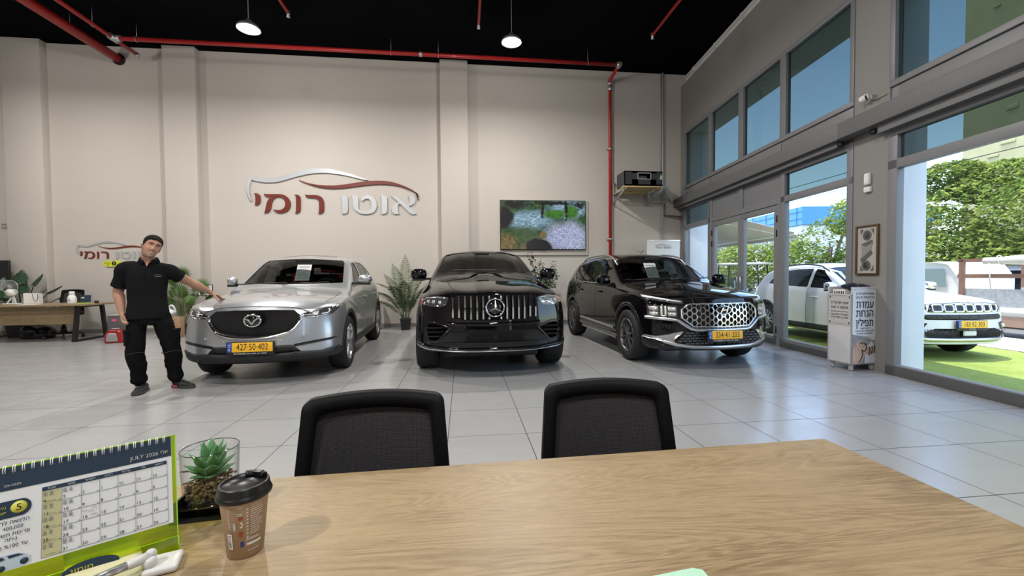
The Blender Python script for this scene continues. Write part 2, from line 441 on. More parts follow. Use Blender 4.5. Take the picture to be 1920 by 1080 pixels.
# upper windows
b = MB(); frame_grid(b, .27, 5.70, 3.50, 4.98, .07); mullions(b, ((1.60, 1.76), (2.87, 3.04), (4.16, 4.31)), 3.57, 4.91); w1 = struct('window_1', b, M_FRAME)
for s0, s1 in ((.33, 1.62), (1.74, 2.89), (3.02, 4.18), (4.29, 5.64)): pane(w1, s0, s1, 3.56, 4.92, M_TINT)
b = MB(); frame_grid(b, 6.23, 9.9, 3.50, 4.98, .07); mullions(b, ((8.1, 8.25),), 3.57, 4.91); w2 = struct('window_2', b, M_FRAME)
for s0, s1 in ((6.29, 8.12), (8.23, 9.84)): pane(w2, s0, s1, 3.56, 4.92, M_TINT)
# spandrel and shutter boxes
b = MB(); fbox(b, .27, 5.72, 3.01, 3.51, .0, .10); fbox(b, 6.21, 9.9, 3.01, 3.51, .0, .10)
for s0, s1 in ((.27, 1.66), (1.74, 4.20), (4.26, 5.70), (6.32, 9.9)): fbox(b, s0+.02, s1-.02, 3.28, 3.485, -.012, .0, .003)
struct('trim_6', b, M_FRAME)
b = MB(); fbox(b, -.25, 5.66, 3.06, 3.27, -.20, .0, .006); fbox(b, .1, 5.55, 2.985, 3.06, -.13, -.03); struct('trim_7', b, M_BOX)
b = MB(); fbox(b, 5.66, 9.95, 3.06, 3.27, -.215, .0, .006); fbox(b, 6.2, 9.9, 2.96, 3.06, -.14, -.03); struct('trim_8', b, M_BOX)
b = MB()
for s in (5.60, 6.12): b.lathe([(.001, -.02), (.035, -.02), (.035, .02), (.001, .02)], 14, MF @ T(s, -.12, 3.01) @ RX(PI/2) )
struct('trim_9', b, M_BLACKPLA)
# lower far bay: fixed lights beside the entrance doors
b = MB(); frame_grid(b, .27, 1.72, 0, 3.02, .07); fbox(b, .27, 1.72, 2.44, 2.55, -.03, .06, .004); fbox(b, .27, 1.72, 0, .14, -.03, .06, .004); fbox(b, 1.60, 1.78, 0, 3.02, -.03, .06, .004)
w3 = struct('window_3', b, M_FRAME); pane(w3, .33, 1.62, .13, 2.45, M_PANE); pane(w3, .33, 1.62, 2.54, 2.98, M_TINT)
b = MB(); frame_grid(b, 4.20, 5.70, 0, 3.02, .10); fbox(b, 4.20, 5.70, 2.46, 2.56, -.03, .06, .004); fbox(b, 4.2, 5.70, 0, .15, -.03, .06, .004); w4 = struct('window_4', b, M_FRAME)
pane(w4, 4.30, 5.61, .14, 2.47, M_PANE); pane(w4, 4.30, 5.61, 2.55, 2.98, M_TINT)
b = MB(); fbox(b, 1.78, 4.20, 2.45, 2.55, -.03, .06, .004); fbox(b, 2.87, 3.04, 2.55, 3.02, -.03, .06, .004)
fbox(b, 1.78, 4.20, 2.55, 3.0, .0, .05); fbox(b, 4.12, 4.20, 0, 2.45, -.03, .06); d0 = struct('trim_10', b, M_FRAME)
def leaf(name, s0, s1, hinge):
    b = MB(); frame_grid(b, s0, s1, .015, 2.44, .10, -.02, .05); fbox(b, s0, s1, .015, .16, -.02, .05, .004); d = struct(name, b, M_FRAME)
    pane(d, s0+.09, s1-.09, .15, 2.36, M_PANE)
    b = MB()
    for z in (.28, 1.95, 2.2): b.tube([(hinge, -.035, z-.06), (hinge, -.035, z+.06)], .012, 8, M=MF)
    b.build('hinge', M_BLACKMET, d)
    h = s0+.05 if hinge > (s0+s1)/2 else s1-.05
    b = MB(); b.tube([(h, -.02, .95), (h, -.06, .95), (h, -.06, 1.2), (h, -.02, 1.2)], .011, 8, M=MF); b.build('door_handle', M_SATIN, d)
leaf('door_1', 1.80, 2.965, 1.80); leaf('door_2', 2.975, 4.115, 4.115)
# near bay: the big shop window
b = MB(); frame_grid(b, 6.23, 9.9, 0, 3.02, .12); fbox(b, 6.23, 9.9, 2.50, 2.61, -.03, .06, .004); fbox(b, 6.23, 9.9, 0, .13, -.03, .06, .004); w5 = struct('window_5', b, M_FRAME)
pane(w5, 6.34, 9.8, .12, 2.51, M_PANE); pane(w5, 6.34, 9.8, 2.60, 2.97, M_TINT)
# light gates help the sky through the openings
for s0, s1, z0, z1 in ((.3, 5.65, 0, 3.0), (.3, 5.65, 3.55, 4.95), (6.3, 9.85, 0, 3.0), (6.3, 9.85, 3.55, 4.95)):
    l = bpy.data.lights.new('window_portal', 'AREA'); l.shape = 'RECTANGLE'; l.size = s1-s0; l.size_y = z1-z0; l.cycles.is_portal = True
    o = bpy.data.objects.new('window_portal', l); COL.objects.link(o)
    zdir = FN          # the lamp shines along its -Z, into the room
    xdir = Vector((0, 0, 1)).cross(zdir); M4 = Matrix((xdir, Vector((0, 0, 1)), zdir)).transposed().to_4x4(); M4.translation = MF @ Vector(((s0+s1)/2, .09, (z0+z1)/2)); o.matrix_world = M4

# ------------------------------------------------------------------ things hung from the ceiling
def pendant(x, y, label, k=1.0):
    t = empty('pendant_lamp', label, 'lamp', (x, y, 5.6), 0, 'pendant lamps')
    b = MB(); b.lathe([(.001, .16), (.05, .16), (.07, .10), (.15, .075), (.185, .03), (.19, .0), (.165, .005)], 32, None, False); b.build('housing', mat('lamp_housing', (.5, .5, .5), .35, metal=.7), t)
    b = MB(); b.lathe([(.001, .012), (.165, .012), (.165, .006), (.001, .006)], 32); b.build('diffuser', mat('lamp_diffuser', (.9, .9, .9), .5, emit=(1.0, .96, .9), estr=42), t)
    b = MB(); b.tube([(0, 0, .16), (0, 0, 1.0)], .006, 6); b.build('cable', M_GREYPIPE, t)
    l = bpy.data.lights.new('lamp_glow', 'AREA'); l.shape = 'DISK'; l.size = .30; l.energy = LAMP_W*k; l.color = (1.0, .965, .92); l.spread = PI
    o = bpy.data.objects.new('lamp_glow', l); COL.objects.link(o); o.parent = t; o.location = (0, 0, -.012); o['kind'] = 'helper'
    l = bpy.data.lights.new('lamp_side_glow', 'POINT'); l.shadow_soft_size = .10; l.energy = LAMP_W*k*.52; l.color = (1.0, .965, .92)
    o = bpy.data.objects.new('lamp_side_glow', l); COL.objects.link(o); o.parent = t; o.location = (0, 0, -.13); o['kind'] = 'helper'
    return t
LAMP_W = 122.0
pendant(-3.68, 7.99, 'round pendant lamp shining above the silver car', 1.25)
pendant(.95, 7.94, 'round pendant lamp shining above the middle black car', 1.25)
for x, y, k in ((-3.68, 3.3, .8), (.95, 3.3, .8), (-8.3, 3.3, .75), (-8.3, 7.95, .8), (-3.68, -1.4, 1.9), (.95, -1.4, .9)):
    pendant(x, y, 'round pendant lamp of the rows nearer the desk', k)
# red sprinkler pipes
def pipe(name, label, pts, r, extra=None, group='red sprinkler pipes'):
    t = MB(); t.tube(pts, r, 14); o = t.build(name, M_REDPIPE); tag(o, label, 'pipe', group)
    return o
def clamps(o, items):
    for (x, y, z, top) in items:
        b = MB(); b.tube([(x, y, top), (x, y, z+.05)], .004, 5); b.tube([(x+.0, y+.055*math.cos(2*PI*k/12), z+.055*math.sin(2*PI*k/12)) for k in range(12)], .005, 5, True); b.build('hanger', M_COUPL, o)
main = pipe('sprinkler_pipe', 'long red fire pipe running along the top of the back wall', [(-7.2, 9.85, 6.28), (3.74, 9.9, 6.30)], .045)
clamps(main, [(-6.75, 9.85, 6.28, 6.6), (-1.55, 9.87, 6.29, 6.6), (-.5, 9.88, 6.29, 6.6), (3.0, 9.89, 6.30, 6.6)])
b = MB(); b.tube([(-.93, 9.87, 6.29), (-.86, 9.87, 6.29)], .055, 14); b.build('coupling', M_COUPL, main)
b = MB(); b.tube([(3.72, 9.9, 6.30), (3.80, 9.9, 6.30)], .062, 14); b.tube([(3.79, 9.86, 6.30), (3.79, 9.99, 6.30)], .06, 14); b.build('elbow', M_COUPL, main)
drop = pipe('riser_pipe', 'red pipe running straight down the back wall beside the television', [(3.79, 9.95, 6.30), (3.83, 10.70, 6.30), (3.855, 10.76, 6.26), (3.86, 10.76, 6.1), (3.86, 10.76, .15)], .042)
b = MB(); b.lathe([(.05, 6.06), (.062, 6.07), (.062, 6.16), (.05, 6.17)], 16, T(3.86, 10.76, 0)); b.lathe([(.05, 6.20), (.066, 6.21), (.066, 6.27), (.05, 6.28)], 16, T(3.86, 10.76, 0)); b.build('coupling', M_COUPL, drop)
for z in (4.557, 2.204):
    b = MB(); b.box((3.86, 10.80, z), (.17, .05, .025), None, .006); b.lathe([(.045, z-.02), (.052, z-.02), (.052, z+.02), (.045, z+.02)], 14, T(3.86, 10.76, 0)); b.build('pipe_clamp', M_COUPL, drop)
big = pipe('supply_pipe', 'thick red pipe entering the back wall at the upper left', [(-7.8, -5.9, 6.30), (-7.8, 10.86, 6.30)], .095)
clamps(big, [(-7.8, 9.6, 6.34, 6.6), (-7.8, 6.0, 6.34, 6.6)])
b = MB(); b.tube([(-7.8, 10.79, 6.30), (-7.8, 10.85, 6.30)], .125, 20); b.build('wall_sleeve', M_BLACKMET, big)
br = pipe('branch_pipe', 'thinner red pipe beside the thick pipe at the upper left', [(-7.2, -5.9, 6.28), (-7.2, 10.5, 6.28)], .042)
clamps(br, [(-7.2, 9.35, 6.28, 6.6)])
b = MB(); b.tube([(-7.2, 9.75, 6.28), (-7.2, 9.95, 6.28)], .062, 14); b.tube([(-7.2, 9.85, 6.28), (-7.06, 9.85, 6.28)], .062, 14); b.build('tee', M_COUPL, br); b = MB(); b.lathe([(.001, -.05), (.05, -.05), (.05, .03), (.001, .03)], 14, T(-7.2, 10.5, 6.28)); b.build('end_cap', M_COUPL, br)
for x, lab in ((-3.27, 'red sprinkler branch on the ceiling right of the left pendant lamp'), (.37, 'red sprinkler branch on the ceiling left of the right pendant lamp'), (4.04, 'red sprinkler branch on the ceiling above the rear window wall')):
    o = pipe('branch_pipe', lab, [(x, -5.9, 6.32), (x, 8.66, 6.32)], .03)
    b = MB(); b.lathe([(.001, -.08), (.035, -.08), (.02, -.05), (.03, -.04), (.03, .04), (.001, .04)], 14, T(x, 8.66, 6.32)); b.build('sprinkler_head', M_COUPL, o)

# ------------------------------------------------------------------ things on the back wall
M_LOGORED = mat('dark_red_acrylic', (.155, .022, .012), .35, coat=.3)
M_LOGOSIL = mat('brushed_silver_letters', (.50, .52, .54), .38, metal=.35)
LOGO = {
 'silver_roof': [(-1.919, 0.345), (-1.816, 0.311), (-1.694, 0.294), (-1.559, 0.291), (-1.411, 0.299), (-1.262, 0.326), (-1.112, 0.377), (-0.961, 0.436), (-0.810, 0.485), (-0.659, 0.518), (-0.483, 0.541), (-0.293, 0.552), (-0.154, 0.551), (-0.016, 0.541), (-0.002, 0.526), (0.151, 0.499), (0.304, 0.462), (0.457, 0.419), (0.611, 0.366), (0.740, 0.321), (0.807, 0.290), (0.791, 0.279), (0.636, 0.306), (0.456, 0.350), (0.277, 0.389), (0.098, 0.418), (-0.080, 0.434), (-0.156, 0.443), (-0.295, 0.440), (-0.447, 0.429), (-0.611, 0.404), (-0.788, 0.361), (-0.964, 0.309), (-1.139, 0.250), (-1.289, 0.208), (-1.413, 0.189), (-1.549, 0.184), (-1.684, 0.194), (-1.806, 0.218), (-1.888, 0.245), (-1.916, 0.177), (-1.940, 0.086), (-1.947, -0.004), (-1.941, -0.095), (-1.922, -0.172), (-1.895, -0.249), (-1.917, -0.275), (-1.962, -0.198), (-1.998, -0.095), (-2.018, 0.008), (-2.013, 0.111), (-1.989, 0.215), (-1.953, 0.293)],
 'red_line': [(-0.827, 0.269), (-0.715, 0.225), (-0.578, 0.184), (-0.427, 0.158), (-0.263, 0.144), (-0.023, 0.139), (0.094, 0.154), (0.273, 0.177), (0.454, 0.211), (0.635, 0.243), (0.817, 0.266), (0.986, 0.279), (1.155, 0.279), (1.312, 0.266), (1.470, 0.231), (1.627, 0.181), (1.785, 0.112), (1.917, 0.037), (2.012, -0.029), (2.018, -0.184), (2.000, -0.198), (1.993, -0.036), (1.890, 0.023), (1.758, 0.082), (1.600, 0.140), (1.442, 0.171), (1.285, 0.184), (1.128, 0.189), (0.971, 0.182), (0.789, 0.166), (0.607, 0.140), (0.426, 0.111), (0.246, 0.084), (0.066, 0.068), (-0.024, 0.063), (-0.188, 0.070), (-0.340, 0.090), (-0.491, 0.127), (-0.641, 0.177), (-0.753, 0.224)],
 'yod': [(-1.849, -0.074), (-1.787, -0.069), (-1.739, -0.089), (-1.709, -0.123), (-1.699, -0.169), (-1.701, -0.260), (-1.717, -0.312), (-1.751, -0.348), (-1.800, -0.362), (-1.840, -0.355), (-1.820, -0.332), (-1.815, -0.119), (-1.825, -0.097)],
 'mem': [(-1.622, -0.079), (-1.567, -0.089), (-1.245, -0.084), (-1.171, -0.099), (-1.097, -0.141), (-1.046, -0.205), (-1.018, -0.283), (-1.017, -0.355), (-1.043, -0.428), (-1.098, -0.491), (-1.174, -0.527), (-1.255, -0.541), (-1.317, -0.535), (-1.372, -0.509), (-1.408, -0.464), (-1.412, -0.451), (-1.352, -0.466), (-1.278, -0.469), (-1.209, -0.446), (-1.159, -0.396), (-1.138, -0.324), (-1.147, -0.252), (-1.179, -0.194), (-1.228, -0.162), (-1.284, -0.150), (-1.346, -0.160), (-1.396, -0.197), (-1.428, -0.256), (-1.449, -0.334), (-1.465, -0.426), (-1.489, -0.485), (-1.527, -0.520), (-1.576, -0.540), (-1.626, -0.542), (-1.607, -0.505), (-1.583, -0.375), (-1.559, -0.284), (-1.526, -0.218), (-1.470, -0.162), (-1.550, -0.160), (-1.586, -0.141), (-1.610, -0.113)],
 'vav': [(-0.928, -0.089), (-0.865, -0.088), (-0.816, -0.111), (-0.788, -0.156), (-0.784, -0.208), (-0.788, -0.431), (-0.802, -0.491), (-0.843, -0.530), (-0.893, -0.545), (-0.921, -0.538), (-0.899, -0.505), (-0.891, -0.138), (-0.903, -0.105)],
 'resh': [(-0.690, -0.080), (-0.634, -0.097), (-0.419, -0.094), (-0.344, -0.113), (-0.287, -0.156), (-0.254, -0.214), (-0.243, -0.287), (-0.246, -0.452), (-0.262, -0.505), (-0.307, -0.538), (-0.358, -0.548), (-0.386, -0.539), (-0.364, -0.499), (-0.362, -0.275), (-0.377, -0.216), (-0.421, -0.177), (-0.471, -0.165), (-0.622, -0.164), (-0.666, -0.135)],
 'vav2': [(0.160, -0.086), (0.237, -0.089), (0.294, -0.114), (0.321, -0.167), (0.317, -0.459), (0.302, -0.513), (0.254, -0.544), (0.203, -0.551), (0.167, -0.538), (0.178, -0.514), (0.180, -0.142)],
 'tet': [(0.404, -0.082), (0.474, -0.085), (0.539, -0.111), (0.566, -0.150), (0.567, -0.390), (0.585, -0.443), (0.636, -0.473), (0.727, -0.482), (0.805, -0.465), (0.855, -0.420), (0.874, -0.346), (0.871, -0.253), (0.845, -0.200), (0.797, -0.171), (0.745, -0.172), (0.692, -0.202), (0.666, -0.229), (0.634, -0.216), (0.647, -0.169), (0.694, -0.111), (0.759, -0.084), (0.837, -0.084), (0.914, -0.119), (0.972, -0.185), (1.003, -0.265), (1.009, -0.345), (0.988, -0.425), (0.935, -0.493), (0.856, -0.534), (0.751, -0.552), (0.635, -0.543), (0.532, -0.497), (0.462, -0.424), (0.434, -0.338), (0.432, -0.139)],
 'vav3': [(1.098, -0.079), (1.170, -0.078), (1.228, -0.098), (1.260, -0.147), (1.258, -0.449), (1.246, -0.503), (1.195, -0.537), (1.143, -0.544), (1.108, -0.534), (1.120, -0.504), (1.120, -0.143), (1.113, -0.103)],
 'alef': [(1.357, -0.082), (1.452, -0.087), (1.511, -0.124), (1.752, -0.329), (1.800, -0.282), (1.810, -0.201), (1.795, -0.133), (1.762, -0.087), (1.836, -0.075), (1.908, -0.105), (1.943, -0.172), (1.933, -0.253), (1.886, -0.301), (1.779, -0.343), (1.910, -0.476), (1.963, -0.523), (1.909, -0.547), (1.843, -0.538), (1.777, -0.491), (1.594, -0.304), (1.555, -0.282), (1.521, -0.305), (1.507, -0.379), (1.512, -0.487), (1.554, -0.530), (1.472, -0.548), (1.412, -0.535), (1.373, -0.495), (1.372, -0.421), (1.389, -0.354), (1.436, -0.300), (1.539, -0.251), (1.379, -0.112)],
}

def smooth_poly(p):
    out = []
    n = len(p)
    for i in range(n):
        a, c, d = Vector(p[i-1]), Vector(p[i]), Vector(p[(i+1) % n])
        u, v = (c-a), (d-c)
        if u.length < 1e-6 or v.length < 1e-6: continue
        if u.angle(v) > 1.0: out.append(c)
        else:
            out.append(c-u*.25); out.append(c+v*.25)
    return [(q.x, q.y) for q in out]
MW = Matrix(((1, 0, 0, 0), (0, 0, -1, 0), (0, 1, 0, 0), (0, 0, 0, 1)))     # (x, z) drawing, depth towards the room
def logo(name, label, c, k, y, parts, skip=(), thick=.035, mr=None, ms=None, alt=None):
    t = empty(name, label, 'sign', (c[0], y, c[1]))
    for pn, keys, m in parts:
        b = MB()
        for q in keys: b.prism([(x*k, z*k) for x, z in smooth_poly(LOGO[q])], .0, thick, MW)
        b.build(pn, m, t, bevel=.003 if k > .9 else 0)
    return t
lp = (('silver_roofline', ('silver_roof',), M_LOGOSIL), ('red_roofline', ('red_line',), M_LOGORED), ('red_lettering', ('yod', 'mem', 'vav', 'resh'), M_LOGORED), ('silver_lettering', ('vav2', 'tet', 'vav3', 'alef'), M_LOGOSIL))
logo('wall_logo', 'large raised wall sign of red and silver lettering under a car outline', (-3.097, 3.355), 1.0, WALL_Y-.005, lp)
sm = logo('small_wall_logo', 'small wall sign of lettering under a car outline behind the standing man', (-8.056, 1.927), .377, WALL_Y-.003, lp, thick=.012)
# yellow round-ended sticker under the small sign
t = empty('wall_sticker', 'yellow pill-shaped sticker on the wall behind the man', 'sticker', (-8.08, WALL_Y-.004, 1.612)); t.scale = (.66, .66, .66)
b = MB(); b.prism([(.20+.11*math.cos(a), .10*math.sin(a)) for a in [PI*(-.5+k/16) for k in range(17)]]+[(-.20+.11*math.cos(a), .10*math.sin(a)) for a in [PI*(.5+k/16) for k in range(17)]], 0, .006, MW); b.build('sticker_face', mat('yellow_vinyl', (.70, .72, .05), .5), t)
b = MB(); b.lathe([(.001, 0), (.075, 0), (.075, .004), (.001, .004)], 24, T(.05, -.006, .01) @ RX(PI/2)); b.text(heb('מימון'), .085, T(-.17, -.008, .025) @ M_UP, .001, bold=.006)
b.text(heb('ישיר'), .06, T(-.15, -.008, -.045) @ M_UP, .001, bold=.006); b.build('sticker_lettering', M_INK, t)
b = MB(); b.text('5', .12, T(.05, -.012, .008) @ M_UP, .001, bold=.04); b.build('sticker_figure', mat('yellow_vinyl', (.70, .72, .05), .5), t); b = MB(); b.text(heb('בתנאי אשראי'), .05, T(-.05, -.003, -.135) @ M_UP, .001, bold=.01); b.build('sticker_footnote', M_INK, t)
# television
def tv_material():
    m, nt, b = nodes_of('river_picture', .15); g = NT(nt)
    co = g.n('ShaderNodeTexCoord').outputs['Object']; sp = g.n('ShaderNodeSeparateXYZ'); g.l(co, sp.inputs[0]); X, Z = sp.outputs[0], sp.outputs[2]
    def blob(cx, cz, rx, rz, soft=.5, ns=3.0, na=.6):
        nn = g.math('MULTIPLY', g.math('SUBTRACT', g.noise(co, ns, 5), .5), na)
        dx = g.math('DIVIDE', g.math('SUBTRACT', X, cx), rx); dz = g.math('DIVIDE', g.math('SUBTRACT', Z, cz), rz)
        d = g.math('ADD', g.math('SQRT', g.math('ADD', g.math('MULTIPLY', dx, dx), g.math('MULTIPLY', dz, dz))), nn)
        return g.math('SUBTRACT', 1.0, g.math('DIVIDE', g.math('SUBTRACT', d, 1-soft), soft), True)
    water = g.noise(g.mapping(co, (2.2, 1, 6.0), rot=(0, .5, 0)), 5, 8, .75, 1.2); w2 = g.noise(g.mapping(co, (3, 1, 5)), 9, 6, .7, .8)
    fo = g.noise(co, 11, 8, .75, .6)
    base = g.ramp(fo, [(.32, (.006, .014, .006)), (.5, (.022, .06, .020)), (.62, (.07, .14, .035)), (.75, (.25, .30, .16))])
    blue = g.ramp(water, [(.35, (.03, .09, .10)), (.48, (.14, .26, .33)), (.58, (.36, .48, .62)), (.70, (.80, .86, .95))])
    viol = g.ramp(w2, [(.35, (.10, .12, .20)), (.48, (.26, .30, .46)), (.58, (.50, .53, .72)), (.70, (.88, .90, .98))])
    ochre = g.ramp(fo, [(.3, (.03, .025, .015)), (.5, (.14, .11, .045)), (.7, (.38, .20, .09))])
    olive = g.ramp(fo, [(.3, (.02, .04, .015)), (.6, (.06, .10, .035)), (.75, (.11, .15, .06))])
    grn = g.ramp(fo, [(.3, (.01, .05, .008)), (.6, (.06, .20, .02)), (.75, (.18, .36, .06))])
    dark = (.012, .011, .012)
    c = base
    for f, k in ((blob(-.35, .12, .75, .32), blue), (blob(.65, .42, .6, .3), blue), (blob(.62, -.30, .75, .52), viol), (blob(-.45, -.30, .55, .34), olive), (blob(.30, .28, .36, .14, .4), grn), (blob(.72, .33, .24, .2, .4), grn), (blob(-.98, -.50, .40, .34), ochre), (blob(-.35, -.56, .34, .12, .4), ochre), (blob(-.02, -.25, .12, .12, .4), ochre)): c = g.mix(f, c, k)
    for f in (blob(-.13, -.55, .40, .20, .2, 6, .8), blob(-1.0, .20, .26, .34, .35, 5, 1.0), blob(-.02, .40, .05, .30, .5, 14, 2.6), blob(.60, .42, .05, .30, .5, 12, 2.6), blob(-.72, .52, .36, .14, .5, 9, 1.6), blob(.30, .56, .9, .07, .6, 11, 2.4), blob(.95, .50, .14, .12, .5, 12, 2.4)): c = g.mix(f, c, dark)
    g.l(c, b.inputs['Emission Color']); b.inputs['Emission Strength'].default_value = 1.05; b.inputs['Base Color'].default_value = (.01, .01, .01, 1); return m
tv = empty('television', 'large wall television showing a rushing river', 'television', (2.075, WALL_Y-.006, 2.56))
b = MB(); b.box((0, -.065, 0), (2.235, .05, 1.275), None, .008); b.build('casing', M_BLACKPLA, tv)
b = MB(); b.quad((-1.105, -.0915, -.615), (1.105, -.0915, -.615), (1.105, -.0915, .622), (-1.105, -.0915, .622)); b.build('screen', tv_material(), tv)
b = MB(); b.box((.0, -.088, -.640), (.12, .012, .012)); b.build('badge', M_GLOSSBLK, tv)
b = MB(); b.box((.05, -.02, -.06), (2.28, .04, 1.42), None, .004); b.build('backing_board', M_WALL, tv)
# air handler on a bracket
ac = empty('air_handler', 'dark grey air handler on a slatted bracket high on the back wall', 'air conditioner', (4.41, 10.35, 3.42))
M_SLATE = mat('slate_sheet_metal', (.045, .048, .055), .5)
b = MB(); x0, x1, y0, y1, z0, z1 = -.50, .46, -.45, .05, .02, .36
b.box((0, y1-.01, .19), (.96, .02, .34)); b.box((x0+.01, -.2, .19), (.02, .5, .34)); b.box((x1-.01, -.2, .19), (.02, .5, .34)); b.box((0, -.2, z1-.01), (.96, .5, .02)); b.box((0, -.2, z0+.01), (.96, .5, .02))
b.box((-.325, y0+.01, .19), (.35, .02, .34)); b.box((.31, y0+.01, .19), (.30, .02, .34)); b.box((.0, y0+.01, .09), (.62, .02, .14)); b.box((.0, y0+.01, .335), (.62, .02, .05)); b.build('cabinet', M_SLATE, ac)
b = MB()
for q in ((-.0, .165), (-.0, .31)): b.box((q[0], y0-.005, q[1]), (.34, .02, .015))
for q in (-.165, .165): b.box((q, y0-.005, .237), (.015, .02, .16))
b.box((0, y0+.2, .2), (.3, .01, .2)); b.build('outlet_frame', M_GREYPIPE, ac)
b = MB(); b.prism([(-.03, -.05), (.02, -.06), (.03, .02), (0, .06)], 0, .006, T(.42, y0-.002, .22) @ M_UP); b.build('label', mat('pale_green_label', (.55, .75, .45), .5), ac)
M_PINE = mat('pine_slats', (.58, .42, .20), .6, var=.2, vscale=12)
for k in range(5):
    b = MB(); b.box((-.03+.0*k, -.40+k*.20, -.015), (1.0-.06*k, .12, .03), None, .003); b.build('slat', M_PINE, ac)
for x in (-.455, .47):
    b = MB(); b.box((x, .455, -.02), (.045, .04, .62), None, .004); b.box((x, .0, -.045), (.035, .92, .035), None, .004)
    b.tube([(x, .45, .28), (x, -.40, -.03)], .016, 6); b.tube([(x, .45, -.30), (x, -.40, -.04)], .016, 6); b.build('bracket', M_GREYPIPE, ac)
b = MB(); b.tube(spline([(.46, -.30, .04), (.62, -.20, .06), (.85, .02, -.02), (1.08, .28, -.16), (1.16, .40, -.20)], 5), .035, 8); b.build('duct_hose', M_WHITE, ac)
b = MB(); b.tube(spline([(.35, .1, -.03), (.45, .25, -.15), (.55, .42, -.22), (.85, .44, -.21), (.88, .44, -.24)], 5), .012, 6); b.build('drain_hose', M_WHITE, ac)
# conduits in the far corner
b = MB(); b.tube([(5.325, 10.80, 6.6), (5.325, 10.80, 1.0)], .028, 8); b.tube([(5.27, 10.81, 6.6), (5.27, 10.81, 3.9)], .012, 6); o = b.build('conduit', M_GREYPIPE); tag(o, 'grey vertical conduit on the back wall right of the air handler', 'conduit', 'wall conduits')
b = MB(); b.tube([(5.36, 10.78, 3.15), (5.36, 10.78, 2.86), (5.38, 10.77, 2.84), (5.80, 10.70, 2.80)], .02, 8); b.box((5.80, 10.72, 2.78), (.06, .06, .10)); o = b.build('elbow_conduit', mat('brown_grey_conduit', (.16, .14, .13), .5)); tag(o, 'short dark elbow conduit under the air handler at the corner', 'conduit', 'wall conduits')
b = MB(); b.box((-10.20, WALL_Y-.02, 2.45), (.24, .02, .035)); b.box((-10.20, WALL_Y-.025, 2.52), (.24, .02, .012)); o = b.build('cable_trunking', M_GREYPIPE); tag(o, 'grey cable trunking on the back wall at the far left edge', 'trunking')
# ------------------------------------------------------------------ on the column and window wall
def on_f(s, n, z): return MF @ Vector((s, n, z))
cc = empty('security_camera', 'white dome security camera high on the column', 'camera', on_f(5.93, -.015, 3.49), math.atan2(FD.y, FD.x))
b = MB(); b.lathe([(.001, 0), (.055, 0), (.055, .02), (.04, .04), (.001, .04)], 20, RX(PI/2)); b.build('mount', M_WHITE, cc)
b = MB(); b.lathe([(.001, -.06), (.035, -.055), (.045, -.03), (.045, .03), (.04, .05), (.001, .05)], 20, T(.02, -.075, .0) @ RZ(.5) @ RY(1.35)); b.build('camera_head', M_WHITE, cc)
b = MB(); b.lathe([(.001, 0), (.034, 0), (.034, .008), (.001, .01)], 20, T(.068, -.10, -.012) @ RZ(.5) @ RY(1.35)); b.build('lens', M_GLOSSBLK, cc)
b = MB(); b.tube([tuple(on_f(*p)) for p in ((5.97, -.03, 3.47), (6.05, -.03, 3.44), (6.2, -.04, 3.45))], .006, 5); o = b.build('camera_wire', M_GREYPIPE); tag(o, 'thin grey wire from the security camera to the shutter box', 'wire')
b = MB(); fbox(b, 5.72, 6.05, 3.275, 3.315, -.10, -.015, .006); o = b.build('cable_duct', M_WHITE); tag(o, 'short white plastic duct on the shutter box under the security camera', 'duct')
sn = empty('motion_sensor', 'white motion sensor on the column above the framed picture', 'sensor', on_f(5.95, -.015, 2.43), math.atan2(FD.y, FD.x))
b = MB(); b.box((0, -.025, .03), (.075, .05, .15), None, .018, 3); b.build('housing', M_WHITE, sn); b = MB(); b.box((.0, -.02, -.105), (.09, .04, .07), None, .008); b.build('junction_box', M_WHITE, sn); b = MB(); b.box((0, -.051, .01), (.05, .004, .05), None, .002); b.build('lens', M_PAPER, sn)
pf = empty('framed_picture', 'tall framed print with circles and a scroll shape on the column', 'picture', on_f(5.945, -.02, 1.545), math.atan2(FD.y, FD.x))
b = MB()
for q, sz in (((0, -.012, .31), (.34, .025, .022)), ((0, -.012, -.31), (.34, .025, .022)), ((-.16, -.012, 0), (.022, .025, .64)), ((.16, -.012, 0), (.022, .025, .64))): b.box(q, sz, None, .004)
b.build('frame', mat('bronze_frame', (.12, .075, .03), .4, metal=.3), pf)
b = MB(); b.box((0, -.004, 0), (.31, .008, .61)); b.build('print_sheet', mat('cream_print', (.40, .39, .37), .7), pf)
M_GREYINK = mat('grey_print', (.11, .105, .10), .7, var=.5, vscale=90); M_MIDINK = mat('mid_grey_print', (.27, .26, .25), .7, var=.3, vscale=90)
b = MB()
for z in (.19, -.20):
    b.lathe([(.052, 0), (.066, 0), (.066, .002), (.052, .002)], 30, T(0 if z > 0 else -.01, -.010, z) @ RX(PI/2)); b.lathe([(.001, 0), (.04, 0), (.04, .002), (.001, .002)], 30, T(0 if z > 0 else -.01, -.010, z) @ RX(PI/2))
for sx in (-1, 1):
    for sz in (-1, 1): b.prism([(sx*.10, sz*.27), (sx*.055, sz*.27), (sx*.10, sz*.20)], .0, .002, T(0, -.010, 0) @ M_UP)
b.prism([(-.09, .08), (.075, .13), (.09, .09), (-.02, .045)], 0, .002, T(0, -.010, 0) @ M_UP); b.prism([(.085, -.05), (-.075, -.17), (-.10, -.12), (.06, -.0)], 0, .002, T(0, -.010, 0) @ M_UP)
b.build('print_motif', M_GREYINK, pf)
b = MB(); b.prism([(-.02, .045), (.09, .09), (.06, -.0), (-.10, -.12), (-.075, -.03), (-.09, .08)], 0, .002, T(0, -.009, 0) @ M_UP); b.build('print_scroll', M_MIDINK, pf)
